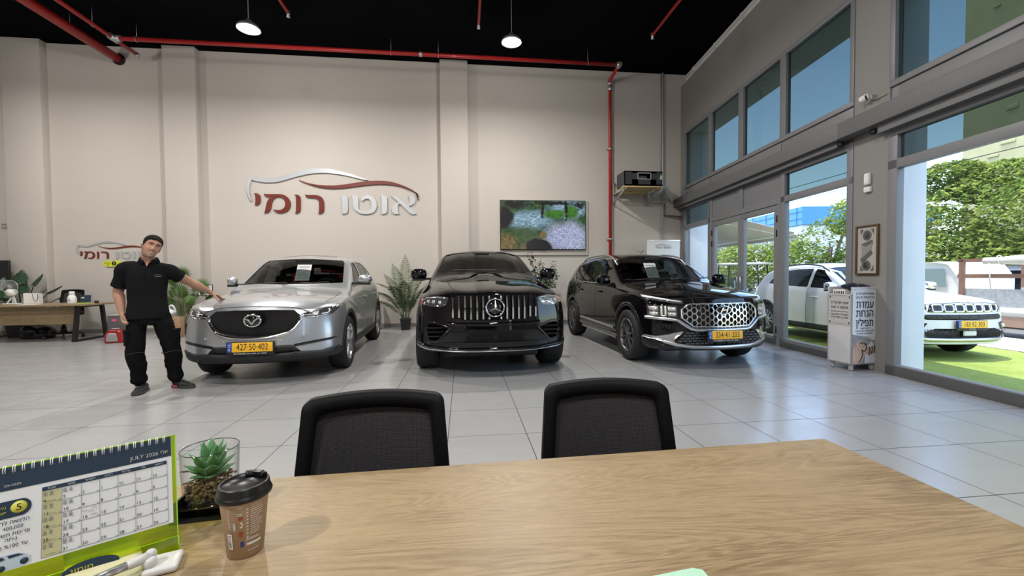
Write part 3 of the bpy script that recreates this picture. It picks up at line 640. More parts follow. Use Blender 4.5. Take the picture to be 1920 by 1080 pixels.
# ------------------------------------------------------------------ vehicles
# each vehicle is built in its own frame: x across, y from the nose (0) to the tail, z up
P_SILVER = mat('silver_car_paint', (0.50, 0.52, 0.55), 0.32, metal=0.75, coat=1.0)
P_BLACK = mat('black_car_paint', (0.003, 0.003, 0.004), 0.5, coat=1.0, spec=0.0)
P_PEARL = mat('white_car_paint', (0.74, 0.75, 0.75), 0.3, coat=0.8)
M_CABIN = mat('dark_cabin_lining', (0.015, 0.015, 0.016), 0.7)
M_SCREEN = glass_mat('car_windscreen_glass', (0.42, 0.46, 0.46), 0.07)
M_PRIVACY = glass_mat('car_tinted_glass', (0.16, 0.17, 0.17), 0.08)
M_LENS = mat('headlamp_lens', (0.05, 0.05, 0.055), 0.06, coat=1.0, spec=0.8)
M_LAMPCH = mat('headlamp_reflector', (0.75, 0.77, 0.80), 0.15, metal=1.0)
M_DRL = mat('daytime_lamp_tube', (0.78, 0.79, 0.80), 0.2, coat=1.0)
M_AMBER = mat('amber_lens', (0.75, 0.22, 0.03), 0.25, coat=0.6)
M_REDLENS = mat('red_lens', (0.35, 0.015, 0.015), 0.2, coat=0.8)
M_PLATE = mat('yellow_plate', (0.86, 0.46, 0.02), 0.5, var=0.05)
M_PLATEBLUE = mat('plate_blue', (0.02, 0.08, 0.42), 0.5)
M_SEAM = mat('panel_gap', (0.004, 0.004, 0.004), 0.8)
M_RIM = mat('alloy_rim', (0.55, 0.56, 0.58), 0.25, metal=0.9)
M_RIMMID = mat('machined_alloy', (.20, .20, .21), .3, metal=.9)
M_RIMDARK = mat('dark_alloy', (0.05, 0.05, 0.055), 0.3, metal=0.7)
M_DISC = mat('brake_disc', (0.25, 0.25, 0.26), 0.35, metal=0.9)
M_CLAD = mat('grey_cladding', (0.022, 0.023, 0.025), 0.55, bump=0.04, bscale=300)

FR = [-1, -.74, -.38, 0, .38, .74, 1]
def car_cage(sp, name, paint, sub=2):
    L = sp['L']; ys = sp['ys']; g = lambda k, y: interp(sp[k], y)
    bm = bmesh.new(); cr = bm.edges.layers.float.new('crease_edge')
    wmax = max(v for _, v in sp['wm']); dome = sp.get('dome', lambda y, f: 0.0)
    NR = 10; rows = []
    def station(y):
        zl, ws, wm, zm, wb, zb, wr, zr, zc = (g(k, y) for k in ('zl', 'ws', 'wm', 'zm', 'wb', 'zb', 'wr', 'zr', 'zc'))
        r = [(ws-.07, zl), (ws, zl+.05), (ws+(wm-ws)*.7, zl+(zm-zl)*.5), (wm, zm), (wm+(wb-wm)*.45, zm+(zb-zm)*.6), (wb, zb)]
        for t, k in ((.14, 0.0), (.55, .010), (.90, .014)): r.append((wb+(wr-wb)*t+k, zb+(zr-zb)*t))
        r.append((wr*.97, zr)); return r, zc
    fade = lambda y, d: max(0.0, 1-y/d)**1.6
    def pt(x, y, z):
        q = (abs(x)/wmax)
        yy = y + sp['nose'](z)*fade(y, .45) + sp['bow']*q**2.4*fade(y, .9) - sp.get('tail', lambda z: 0)(z)*fade(L-y, .45) - sp['rbow']*q**2.4*fade(L-y, .9)
        sb = interp(sp['wsbow'], y)
        if sb and z > g('zb', y)-.02: yy += sb*q**2
        return Vector((x, yy, z))
    V = []
    for y in ys:
        r, zc = station(y)
        R_ = [pt(w, y, z) for w, z in r]; L_ = [pt(-w, y, z) for w, z in r]
        zr = r[9][1]
        Tt = [pt(f*r[9][0], y, zr+(zc-zr)*(1-abs(f)**2.2)+dome(y, abs(f))) for f in FR]
        Bt = [pt(f*r[0][0], y, r[0][1]) for f in FR]
        e = dict(R=[bm.verts.new(p) for p in R_], L=[bm.verts.new(p) for p in L_], r=r)
        e['T'] = [e['L'][9]]+[bm.verts.new(p) for p in Tt[1:-1]]+[e['R'][9]]
        e['B'] = [e['L'][0]]+[bm.verts.new(p) for p in Bt[1:-1]]+[e['R'][0]]
        V.append(e)
    F = bm.faces.new
    for a, b in zip(V[:-1], V[1:]):
        for j in range(NR-1):
            F((a['R'][j], b['R'][j], b['R'][j+1], a['R'][j+1])); F((a['L'][j], a['L'][j+1], b['L'][j+1], b['L'][j]))
        for k in range(6):
            F((a['T'][k], a['T'][k+1], b['T'][k+1], b['T'][k])); F((a['B'][k], b['B'][k], b['B'][k+1], a['B'][k+1]))
    for e, y, sgn in ((V[0], ys[0], 1), (V[-1], ys[-1], -1)):
        C = [e['B']]
        for j in range(1, NR-1):
            w, z = e['r'][j]; t = max(0, (j-6)/3.0)
            C.append([e['L'][j]]+[bm.verts.new(pt(f*w, y, z*(1-t)+t*(e['T'][k+1].co.z-(e['r'][9][1]-z)))) for k, f in enumerate(FR[1:-1])]+[e['R'][j]])
        C.append(e['T'])
        for j in range(NR-1):
            for k in range(6):
                q = (C[j][k], C[j][k+1], C[j+1][k+1], C[j+1][k]); F(q if sgn > 0 else q[::-1])
    bm.edges.ensure_lookup_table()
    idx = {}
    for i, e in enumerate(V):
        for j, v in enumerate(e['R']): idx[v] = (i, j)
        for j, v in enumerate(e['L']): idx[v] = (i, j)
    for ed in bm.edges:
        a, b = idx.get(ed.verts[0]), idx.get(ed.verts[1])
        if a and b and a[1] == b[1] and a[0] != b[0]: ed[cr] = sp['crease'].get(a[1], 0.0)
        elif a is None and b is None or (a and b and a[0] == b[0] == 0): pass
        if a and b and a[1] == b[1] == 9 and a[0] != b[0]: ed[cr] = sp['crease'].get(9, 0.0)
    for k in range(6):
        ed = bm.edges.get((V[0]['T'][k], V[0]['T'][k+1]))
        if ed: ed[cr] = sp.get('hoodcrease', 0.35)
        ed = bm.edges.get((V[0]['B'][k], V[0]['B'][k+1]))
        if ed: ed[cr] = 0.4
    bmesh.ops.recalc_face_normals(bm, faces=bm.faces)
    me = bpy.data.meshes.new(name); bm.to_mesh(me); bm.free()
    for p in me.polygons: p.use_smooth = True
    o = link_mesh(name, me, [paint, M_CABIN, M_BLACKPLA])
    md = o.modifiers.new('s', 'SUBSURF'); md.levels = sub; md.render_levels = sub
    apply_mods(o); return o
def bvh_of(o):
    me = o.data
    return BVHTree.FromPolygons([v.co.copy() for v in me.vertices], [list(p.vertices) for p in me.polygons])
def smooth_normals(o):
    return None
class Skin:
    "lays flat outlines onto a body surface as thin conforming pieces"
    def __init__(s, o):
        s.b = bvh_of(o); me = o.data
        s.vn = [v.normal.copy() for v in me.vertices]; s.vc = [v.co.copy() for v in me.vertices]; s.pl = [list(p.vertices) for p in me.polygons]
    def hit(s, view, u, v):
        if view == 'F': o_, d = Vector((u, -1.0, v)), Vector((0, 1, 0))
        elif view == 'B': o_, d = Vector((u, 9.0, v)), Vector((0, -1, 0))
        elif view == 'R': o_, d = Vector((2.0, u, v)), Vector((-1, 0, 0))
        elif view == 'L': o_, d = Vector((-2.0, u, v)), Vector((1, 0, 0))
        elif view == 'T': o_, d = Vector((u, v, 4.0)), Vector((0, 0, -1))
        h = s.b.ray_cast(o_, d)
        if h[0] is None: return None
        p, n, i = h[0], h[1], h[2]
        ws = 0.0; nn = Vector((0, 0, 0))
        for k in s.pl[i]:
            w = 1.0/((s.vc[k]-p).length+1e-4)**2; nn += s.vn[k]*w
        nn.normalize()
        return p, nn
    def panel(s, mb, poly, view, off=.004, spacing=.035, back=.012):
        n = len(poly); P = []
        for i in range(n):
            a, b = Vector(poly[i][:2]), Vector(poly[(i+1) % n][:2]); m = max(1, int((b-a).length/spacing))
            for k in range(m): P.append(a+(b-a)*k/m)
        nb = len(P); edges = [(i, (i+1) % nb) for i in range(nb)]
        x0, x1 = min(p.x for p in P), max(p.x for p in P); y0, y1 = min(p.y for p in P), max(p.y for p in P)
        def inside(q):
            c = False; j = nb-1
            for i in range(nb):
                if (P[i].y > q.y) != (P[j].y > q.y) and q.x < (P[j].x-P[i].x)*(q.y-P[i].y)/(P[j].y-P[i].y)+P[i].x: c = not c
                j = i
            return c
        X = x0+spacing/2
        pts = list(P)
        while X < x1:
            Y = y0+spacing/2
            while Y < y1:
                q = Vector((X, Y))
                if inside(q) and min((q-p).length for p in P) > spacing*.55: pts.append(q)
                Y += spacing
            X += spacing
        vo, eo, fo, *_ = delaunay_2d_cdt(pts, edges, [], 1, 1e-5)
        hv = [s.hit(view, q.x, q.y) for q in vo]
        top = [mb.bm.verts.new(h[0]+h[1]*off) if h else None for h in hv]
        for f in fo:
            if all(top[i] for i in f):
                a, b, c = (top[f[0]].co, top[f[1]].co, top[f[2]].co); nn = (b-a).cross(c-a); q = list(f)
                if nn.dot(hv[f[0]][1]) < 0: q.reverse()
                mb.face([top[i] for i in q])
        if back:
            from collections import Counter
            cn = Counter()
            for f in fo:
                for k in range(len(f)): cn[tuple(sorted((f[k], f[(k+1) % len(f)])))] += 1
            low = {}
            for (i, j), c in cn.items():
                if c == 1 and top[i] and top[j]:
                    for k in (i, j):
                        if k not in low: low[k] = mb.bm.verts.new(hv[k][0]+hv[k][1]*(off-back))
                    mb.face([top[i], top[j], low[j], low[i]], False)
    def strip(s, mb, path, view, width=.03, off=.006, closed=False, spacing=.03, edge=-.004):
        "raised bead along a path; width number or list per path point"
        pts = [Vector((*p[:2], (width[i] if isinstance(width, (list, tuple)) else width))) for i, p in enumerate(path)]
        P = []; n = len(pts)
        for i in range(n if closed else n-1):
            a, b = pts[i], pts[(i+1) % n]; m = max(1, int((b-a).xy.length/spacing))
            for k in range(m): P.append(a+(b-a)*k/m)
        if not closed: P.append(pts[-1])
        rows = []; n = len(P)
        for i in range(n):
            if closed: t = (P[(i+1) % n]-P[(i-1) % n]).xy
            else: t = (P[min(i+1, n-1)]-P[max(i-1, 0)]).xy
            t = t.normalized() if t.length > 1e-9 else Vector((1, 0)); nr = Vector((-t.y, t.x)); w = P[i].z/2
            row = []
            for q, o_ in ((-1, edge), (-.8, off*.8), (0, off), (.8, off*.8), (1, edge)):
                h = s.hit(view, P[i].x+nr.x*w*q, P[i].y+nr.y*w*q)
                if h is None: row = None; break
                row.append(mb.bm.verts.new(h[0]+h[1]*o_))
            rows.append(row)
        for i in range(n if closed else n-1):
            a, b = rows[i], rows[(i+1) % n]
            if a and b:
                for k in range(4): mb.face([a[k], b[k], b[k+1], a[k+1]])
    def wrap(s, mb2, view, off=0.0, lift=None):
        "project a flat piece (u, v, height) onto the surface; misses are dropped"
        dead = []
        for v in mb2.bm.verts:
            h = s.hit(view, v.co.x, v.co.y)
            if h is None: dead.append(v)
            else: v.co = h[0]+h[1]*(off+v.co.z)
        bmesh.ops.delete(mb2.bm, geom=dead, context='VERTS')
def mirror_pts(ps): return [(-p[0],)+tuple(p[1:]) for p in ps]
def symo(ps): return [(-p[0],)+tuple(p[1:]) for p in reversed(ps) if abs(p[0]) > 1e-6]+list(ps)
def sym(ps): return list(ps)+[(-p[0],)+tuple(p[1:]) for p in reversed(ps) if abs(p[0]) > 1e-6]
def cutter(poly, d0, d1, M, mi):
    b = MB(); b.mi = mi; b.prism(poly, d0, d1, M); bmesh.ops.recalc_face_normals(b.bm, faces=b.bm.faces)
    return b.build('cutter', [M_CABIN]*3)
def bands(poly, n):
    return spline(poly, n, True)
def plate(parent, c, num, dealer, tilt=0.0, w=.475, h=.106):
    M = T(c) @ RX(tilt)
    f = MB(); f.box((0, .012, -.012), (w+.03, .018, h+.05), M, .006)
    fr = f.build('license_plate', M_BLACKPLA, parent); fr['label'] = 'yellow registration plate in black holder'
    p = MB(); p.box((0.022, -.0005, .004), (w-.05, .008, h), M, .003); p.build('plate_face', M_PLATE, fr)
    p = MB(); p.box((-w/2+.022, -.0005, .004), (.046, .008, h), M, .003); p.build('country_band', M_PLATEBLUE, fr)
    t = MB(); t.text(num, h*.98, M @ T(.022, -.0050, .004) @ M_UP, .0006, bold=.022, maxw=w-.09, sx=.86); t.build('plate_number', M_INK, fr)
    t = MB(); t.text('IL', h*.32, M @ T(-w/2+.022, -.0050, -.022) @ M_UP, .0006, bold=.02)
    t.box((-w/2+.022, -.0052, .034), (.030, .001, .004), M); t.box((-w/2+.022, -.0052, .012), (.030, .001, .004), M)
    t.build('country_letters', M_PAPER, fr)
    t = MB(); t.text(dealer, .026, M @ T(0, .0025, -h/2-.014) @ M_UP, .0006, bold=.01, maxw=w-.04); t.build('dealer_line', M_PAPER, fr)
    return fr
def wheel_set(parent, sp, style, rim_m):
    R_, w, rr = sp['tyreR'], sp['tyreW'], sp['rimR']
    x = sp['W']/2-.025-w/2
    # tyre about the local X axis, outer face towards +X
    b = MB(); h = w/2
    b.lathe([(rr-.01, -h+.02), (rr+.01, -h), (R_-.035, -h-.004), (R_-.008, -h*.86), (R_, -h*.5), (R_, h*.5), (R_-.008, h*.86), (R_-.035, h+.004), (rr+.01, h), (rr-.01, h-.02)], 48, RY(PI/2), False)
    b.build('tmp', M_RUBBER)
    tyre = bpy.data.objects['tmp']; tyre.name = 'wheel'
    for k in range(3):
        pass
    b = MB(); b.lathe([(rr-.002, -h+.02), (rr-.03, -h+.05), (rr-.03, h-.06), (rr-.014, h-.02), (rr+.004, h-.004), (rr-.004, h+.003), (rr-.02, h-.012), (rr-.035, h-.05)], 48, RY(PI/2), False)
    n = {'multi': 10, 'jeep': 5, 'twin': 5, 'star5': 5, 'blade': 6}[style]
    for i in range(n):
        a = 2*PI*i/n; M = RX(a)
        if style == 'twin':
            for q in (-1, 1):
                b.loft([[(h-.055, q*.012-.014, .04), (h-.02, q*.016-.012, .04), (h-.02, q*.016+.012, .04), (h-.055, q*.012+.014, .04)],
                        [(h-.05, q*.05-.018, rr*.55), (h-.012, q*.05-.014, rr*.55), (h-.012, q*.05+.014, rr*.55), (h-.05, q*.05+.018, rr*.55)],
                        [(h-.055, q*.085-.022, rr-.02), (h-.016, q*.085-.018, rr-.02), (h-.016, q*.085+.018, rr-.02), (h-.055, q*.085+.022, rr-.02)]], M=M, smooth=False)
        elif style == 'multi':
            b.loft([[(h-.06, -.014, .04), (h-.02, -.010, .04), (h-.02, .010, .04), (h-.06, .014, .04)], [(h-.055, -.016, rr-.02), (h-.018, -.010, rr-.02), (h-.018, .010, rr-.02), (h-.055, .016, rr-.02)]], M=M, smooth=False)
        elif style == 'blade':
            b.loft([[(h-.06, -.03, .03), (h-.02, -.026, .03), (h-.02, .02, .03), (h-.06, .024, .03)], [(h-.055, -.02, rr*.55), (h-.012, -.016, rr*.55), (h-.012, .05, rr*.55), (h-.055, .054, rr*.55)], [(h-.06, .0, rr-.015), (h-.02, .004, rr-.015), (h-.02, .10, rr-.03), (h-.06, .105, rr-.03)]], M=M, smooth=False)
        else:
            b.loft([[(h-.06, -.045, .03), (h-.02, -.04, .03), (h-.02, .04, .03), (h-.06, .045, .03)], [(h-.055, -.045, rr-.015), (h-.018, -.035, rr-.015), (h-.018, .035, rr-.015), (h-.055, .045, rr-.015)]], M=M, smooth=False)
    b.lathe([(.001, h-.012), (.03, h-.012), (.036, h-.02), (.06, h-.03), (.062, h-.07)], 24, RY(PI/2), False)
    rim = b.build('rim', rim_m, tyre)
    b = MB(); b.lathe([(.001, -.02), (rr*.8, -.02), (rr*.8, .0), (.07, .0), (.07, .03), (.001, .03)], 32, RY(PI/2), False); disc = b.build('brake_disc', M_DISC, tyre)
    tyre.parent = parent
    tyre.location = (x, sp['axF'], R_)
    first = True
    for (sx, y) in ((-1, sp['axF']), (1, sp['axR']), (-1, sp['axR'])):
        c = copy_tree(tyre, parent); c.location = (sx*x, y, R_); c.rotation_euler = (.3, 0, 0 if sx > 0 else PI)
    tyre.rotation_euler = (.25, 0, 0)
def seat_mesh(b, M, wide=.5):
    b.box((0, 0, .10), (wide, .50, .18), M, .05, 3)
    b.box((0, .26, .46), (wide*.94, .14, .62), M @ T(0, 0, 0) @ T(0, .26, .2) @ RX(-.22) @ T(0, -.26, -.2), .05, 3)
    b.box((0, .34, .88), (.26, .10, .17), M, .04, 3)
def mirror_pair(parent, cc, paint, size=(.2, .13, .15), lower=M_BLACKPLA):
    for s in (-1, 1):
        c = cc[0 if s < 0 else 1] if isinstance(cc[0], tuple) else cc
        if len(c) > 3: size = c[3]
        b = MB(); M = T(s*c[0], c[1], c[2]) @ RZ(-s*.12)
        b.ball((0, 0, 0), (size[0]/2, size[1]/2, size[2]/2), 20, 12, M)
        for v in b.bm.verts:      # squarer shell with a flat back
            q = M.inverted() @ v.co; q.x = math.copysign(abs(q.x/(size[0]/2))**.6, q.x)*size[0]/2; q.z = math.copysign(abs(q.z/(size[2]/2))**.65, q.z)*size[2]/2; q.y = min(q.y, size[1]*.28)
            v.co = M @ q
        o = b.build('side_mirror', paint, parent)
        b = MB(); b.box((s*(c[0]-size[0]*.62), c[1]+.03, c[2]-size[2]*.42), (size[0]*.75, .06, .035), T(0, 0, 0), .012); b.box((s*c[0], c[1]+.0, c[2]-size[2]*.5), (size[0]*.8, size[1]*.7, .03), None, .012); b.build('mirror_foot', lower, o)
        b = MB(); b.box((s*c[0], c[1]+size[1]*.30, c[2]), (size[0]*.8, .006, size[2]*.7), None); b.build('mirror_glass', M_CHROME, o)
def cabin(o_body, skin, sp, floor=.72):
    ys = [sp['cowl']+.10+(sp['L']-.16-sp['cowl']-.10)*k/14 for k in range(15)]; rings = []
    for y in ys:
        h = skin.hit('T', 0.0, y)
        zt = h[0].z-.055
        if zt < floor+.12: continue
        ring = []
        for k in range(9):
            z = floor+(zt-floor)*k/8
            q = skin.hit('R', y, min(z, zt)); x = (q[0].x-.075) if q else .1
            if k == 8:
                t = None
                x = max(.12, min(x, x))
            ring.append((max(.1, x), z))
        # keep the top edge under the skin
        out = []
        for (x, z) in ring:
            q = skin.hit('T', x, y)
            if q: z = min(z, q[0].z-.05)
            out.append((x, z))
        rings.append([(x, y, z) for x, z in out]+[(-x, y, z) for x, z in reversed(out)])
    b = MB(); b.mi = 1; b.loft(rings, True, True, True); bmesh.ops.recalc_face_normals(b.bm, faces=b.bm.faces)
    return b.build('cutter', [M_CABIN]*3)
def make_car(name, label, cat, loc, rz, sp, paint, front, rim_style, rim_m, group=None, sub=2, side_glass=None, sheet=None):
    root = empty(name, label, cat, loc, rz, group)
    body = car_cage(sp, 'body', paint, sub); skin = Skin(body)
    cs = [cabin(body, skin, sp)]
    for wpoly in sp['sidewin']: cs.append(cutter(wpoly, -1.3, 1.3, M_SIDE, 0))
    cs.append(cutter(sp['screen'], -.5, sp['cowl']+1.0, M_FRONT, 0))
    cs.append(cutter(sp['backlight'], sp['L']-1.1, sp['L']+.5, M_FRONT, 0))
    for y in (sp['axF'], sp['axR']):
        n = 40; ra = sp['archR']
        circ = [(y+ra*math.cos(2*PI*k/n), sp['tyreR']+.01+ra*math.sin(2*PI*k/n)) for k in range(n)]
        for s in (-1, 1):
            cs.append(cutter(circ, s*.52 if s > 0 else -1.4, 1.4 if s > 0 else -.52, M_SIDE, 2))
    for poly, depth in sp.get('recess', []):
        cs.append(cutter(poly, -.6, depth, M_FRONT, 2))
    cut(body, cs); shade_auto(body, 30); body.parent = root
    for p in body.data.polygons:
        if p.material_index == 0 and p.center.z < sp.get('cladz', .36): p.material_index = 2
    sg = side_glass or M_PRIVACY
    b = MB(); skin.panel(b, sp['screen'], 'F', -.006, .06, 0); b.build('windshield', M_SCREEN, root)
    b = MB(); skin.panel(b, sp['backlight'], 'B', -.006, .08, 0); b.build('rear_window', sg, root)
    for wpoly in sp['sidewin']:
        for v in ('R', 'L'):
            b = MB(); skin.panel(b, wpoly, v, -.006, .08, 0); b.build('side_window', sg, root)
            if sp.get('winchrome'):
                pass
    # shut lines
    b = MB()
    for v in ('R', 'L'):
        for ln in sp['doorlines']: skin.strip(b, ln, v, .007, .0015, edge=.0008, spacing=.05)
    for ln in sp['hoodlines']: skin.strip(b, ln, 'T', .007, .0015, edge=.0008, spacing=.04)
    if sp.get('frontline'): skin.strip(b, sp['frontline'], 'F', .007, .0015, edge=.0008, spacing=.03)
    b.build('panel_gaps', M_SEAM, root)
    b = MB()
    for v in ('R', 'L'):
        for (y, z) in sp['handles']:
            h = skin.hit(v, y, z); s = 1 if v == 'R' else -1
            if h: b.box(h[0]+Vector((s*.02, 0, 0)), (.03, .2, .028), None, .01)
    b.build('door_handles', sp.get('handle_m', paint), root)
    for v in ('R', 'L'):
        if sp.get('chromeline'):
            b = MB(); skin.strip(b, sp['chromeline'], v, .016, .004, spacing=.05); b.build('window_trim', sp.get('chromeline_m', M_CHROME), root)
        if sp.get('sillstrip'):
            b = MB(); skin.strip(b, sp['sillstrip'][0], v, sp['sillstrip'][1], .012, spacing=.06); b.build('door_trim', sp['sillstrip'][2], root)
        if sp.get('archtrim'):
            for y in (sp['axF'], sp['axR']):
                ra = sp['archR']; pth = [(y+(ra+.025)*math.cos(a), sp['tyreR']+.01+(ra+.025)*math.sin(a)) for a in [PI*(-.06+1.12*k/28) for k in range(29)]]
                b = MB(); skin.strip(b, pth, v, .06, .008, spacing=.05); b.build('wheel_arch_trim', sp['archtrim'], root)
            b = MB(); skin.strip(b, [(sp['axF']+sp['archR'], sp['sillz']), (sp['axR']-sp['archR'], sp['sillz'])], v, .13, .012, spacing=.08); b.build('sill_trim', sp['archtrim'], root)
    wheel_set(root, sp, rim_style, rim_m)
    # cabin furniture
    for s in (-1, 1):
        b = MB(); seat_mesh(b, T(s*.37, sp['cowl']+1.0, sp['seatz'])); b.build('front_seat', M_CABIN, root)
    b = MB(); seat_mesh(b, T(0, sp['cowl']+1.95, sp['seatz']+.03), 1.2); b.build('rear_bench', M_CABIN, root)
    b = MB(); zc = sp['screen_z0']
    b.loft([[(x, sp['cowl']+.12+.12*(x/.6)**2, zc-.33), (x, sp['cowl']+.16+.12*(x/.6)**2, zc-.04), (x, sp['cowl']+.45, zc-.02), (x, sp['cowl']+.60, zc-.10), (x, sp['cowl']+.62, zc-.33)] for x in (-.66, -.4, 0, .4, .66)])
    b.build('dashboard', M_CABIN, root)
    b = MB(); M = T(.36, sp['cowl']+.74, zc-.10) @ RX(-1.15)
    b.tube([(.185*math.cos(2*PI*k/28), .185*math.sin(2*PI*k/28), 0) for k in range(28)], .014, 8, True, M=M); b.box((0, 0, 0), (.36, .05, .02), M, .01); b.box((0, -.09, 0), (.05, .18, .02), M, .01)
    b.build('steering_wheel', M_CABIN, root)
    b = MB(); b.box((0, sp['cowl']+.80, sp['screen_z1']-.04), (.24, .03, .06), None, .012); b.build('rear_view_mirror', M_CABIN, root)
    # under-body
    b = MB(); b.box((0, sp['L']/2, .26), (1.2, sp['L']-.8, .12), None, .03)
    for y in (sp['axF'], sp['axR']): b.tube([(-.7, y, sp['tyreR']), (.7, y, sp['tyreR'])], .04, 10)
    b.build('chassis', M_BLACKPLA, root)
    front(root, skin, sp)
    mirror_pair(root, sp['mirror'], sp.get('mirror_m', paint), sp.get('mirror_size', (.23, .16, .17)))
    if sp.get('rails'):
        for s in (-1, 1):
            b = MB(); y0, y1 = sp['rails'][:2]; pts = []
            for k in range(17):
                y = y0+(y1-y0)*k/16; xr = interp(sp['wr'], y)*.93*s; h = skin.hit('T', xr, y); e = min(1, min(k, 16-k)/2.0)
                pts.append((xr, y, h[0].z-.01+.045*e))
            b.tube(pts, .016, 8); b.build('roof_rail', sp['rails'][2], root)
    return root, skin

# ---- silver crossover
def hexring(mb, c, r, w, h, sx=1.0):
    "flat hexagon ring (raised) in the (u, v) plane with height in z"
    def ring(q, z): return [mb.bm.verts.new((c[0]+sx*q*math.cos(PI/6+PI/3*k+PI/6), c[1]+q*math.sin(PI/6+PI/3*k+PI/6), z)) for k in range(6)]
    o0, o1, i1, i0 = ring(r, 0), ring(r-w*.25, h), ring(r-w*.75, h), ring(r-w, 0)
    for a, b in ((o0, o1), (o1, i1), (i1, i0)):
        for k in range(6): mb.face([a[k], a[(k+1) % 6], b[(k+1) % 6], b[k]], False)
def in_poly(poly, x, y):
    c = False; j = len(poly)-1
    for i in range(len(poly)):
        if (poly[i][1] > y) != (poly[j][1] > y) and x < (poly[j][0]-poly[i][0])*(y-poly[i][1])/(poly[j][1]-poly[i][1])+poly[i][0]: c = not c
        j = i
    return c
MZ = dict(L=4.55, W=1.84, axF=.93, axR=3.63, tyreR=.355, tyreW=.225, rimR=.245, archR=.405, cowl=1.17, seatz=.52, screen_z0=1.15, screen_z1=1.55, sillz=.33,
    ys=[0, .10, .28, .55, .85, 1.12, 1.22, 1.42, 1.7, 1.98, 2.14, 2.5, 3.0, 3.5, 3.95, 4.16, 4.36, 4.47, 4.55],
    zc=[(0, .905), (.1, .945), (.3, .985), (.7, 1.045), (1.12, 1.11), (1.22, 1.14), (1.6, 1.345), (2.0, 1.545), (2.3, 1.625), (2.8, 1.655), (3.4, 1.635), (3.95, 1.565), (4.16, 1.50), (4.36, 1.22), (4.47, 1.06), (4.55, .95)],
    zr=[(0, .855), (.1, .90), (.3, .935), (.7, .985), (1.12, 1.045), (1.22, 1.075), (1.6, 1.275), (2.0, 1.475), (2.3, 1.555), (2.8, 1.58), (3.4, 1.55), (3.95, 1.46), (4.16, 1.38), (4.36, 1.16), (4.55, .92)],
    wr=[(0, .60), (.1, .66), (.3, .715), (.7, .745), (1.1, .76), (1.3, .76), (1.6, .735), (2.0, .69), (2.4, .66), (3.0, .65), (3.6, .63), (4.1, .59), (4.55, .6)],
    zb=[(0, .79), (.1, .83), (.3, .885), (.7, .945), (1.2, 1.0), (2, 1.04), (3, 1.07), (3.8, 1.10), (4.3, 1.08), (4.55, .86)],
    wb=[(0, .73), (.1, .79), (.3, .85), (.8, .872), (1.5, .865), (2.5, .87), (3.5, .855), (4.2, .80), (4.55, .72)],
    wm=[(0, .81), (.1, .855), (.3, .895), (.8, .915), (2, .90), (3.5, .915), (4.2, .88), (4.55, .78)], zm=[(0, .58), (.4, .66), (4, .70), (4.55, .65)],
    ws=[(0, .80), (.1, .845), (.4, .885), (3.6, .885), (4.55, .75)], zl=[(0, .27), (.3, .24), (.8, .21), (3.8, .22), (4.55, .35)],
    nose=lambda z: interp([(.2, .09), (.32, .02), (.46, .0), (.6, .015), (.8, .06), (.95, .13)], z), tail=lambda z: 0.03, bow=.34, rbow=.25,
    wsbow=[(.9, 0), (1.2, .22), (1.6, .20), (2.1, .12), (2.6, 0)], crease={5: .35}, hoodcrease=.3,
    sidewin=[[(1.60, 1.10), (2.30, 1.125), (2.30, 1.50), (2.12, 1.475)], [(2.38, 1.13), (3.20, 1.155), (3.12, 1.47), (2.85, 1.505), (2.38, 1.505)], [(3.29, 1.16), (3.78, 1.20), (3.60, 1.36), (3.20, 1.455)]],
    screen=sym([(0, 1.15), (.35, 1.155), (.685, 1.165), (.60, 1.475), (.56, 1.52), (0, 1.55)]), backlight=sym([(.50, 1.20), (.42, 1.45)]),
    doorlines=[[(1.38, .40), (1.36, .8), (1.42, 1.02)], [(2.34, .38), (2.34, 1.12)], [(3.32, .75), (3.42, .95), (3.35, 1.15)]],
    frontline=spline([(-.56, .835), (-.46, .875), (-.3, .897), (0, .905), (.3, .897), (.46, .875), (.56, .835)], 5), hoodlines=[[(.70, .42), (.745, .7), (.745, 1.1)], [(-.70, .42), (-.745, .7), (-.745, 1.1)]],
    handles=[(2.15, .93), (3.15, .95)], mirror=((.925, 1.70, 1.20, (.13, .16, .14)), (.99, 1.62, 1.215, (.20, .15, .14))), archtrim=M_CLAD,
    recess=[(sym([(0, .868), (.2, .867), (.42, .857), (.485, .80), (.487, .74), (.435, .665), (.365, .61), (.2, .57), (0, .558)]), .17)])
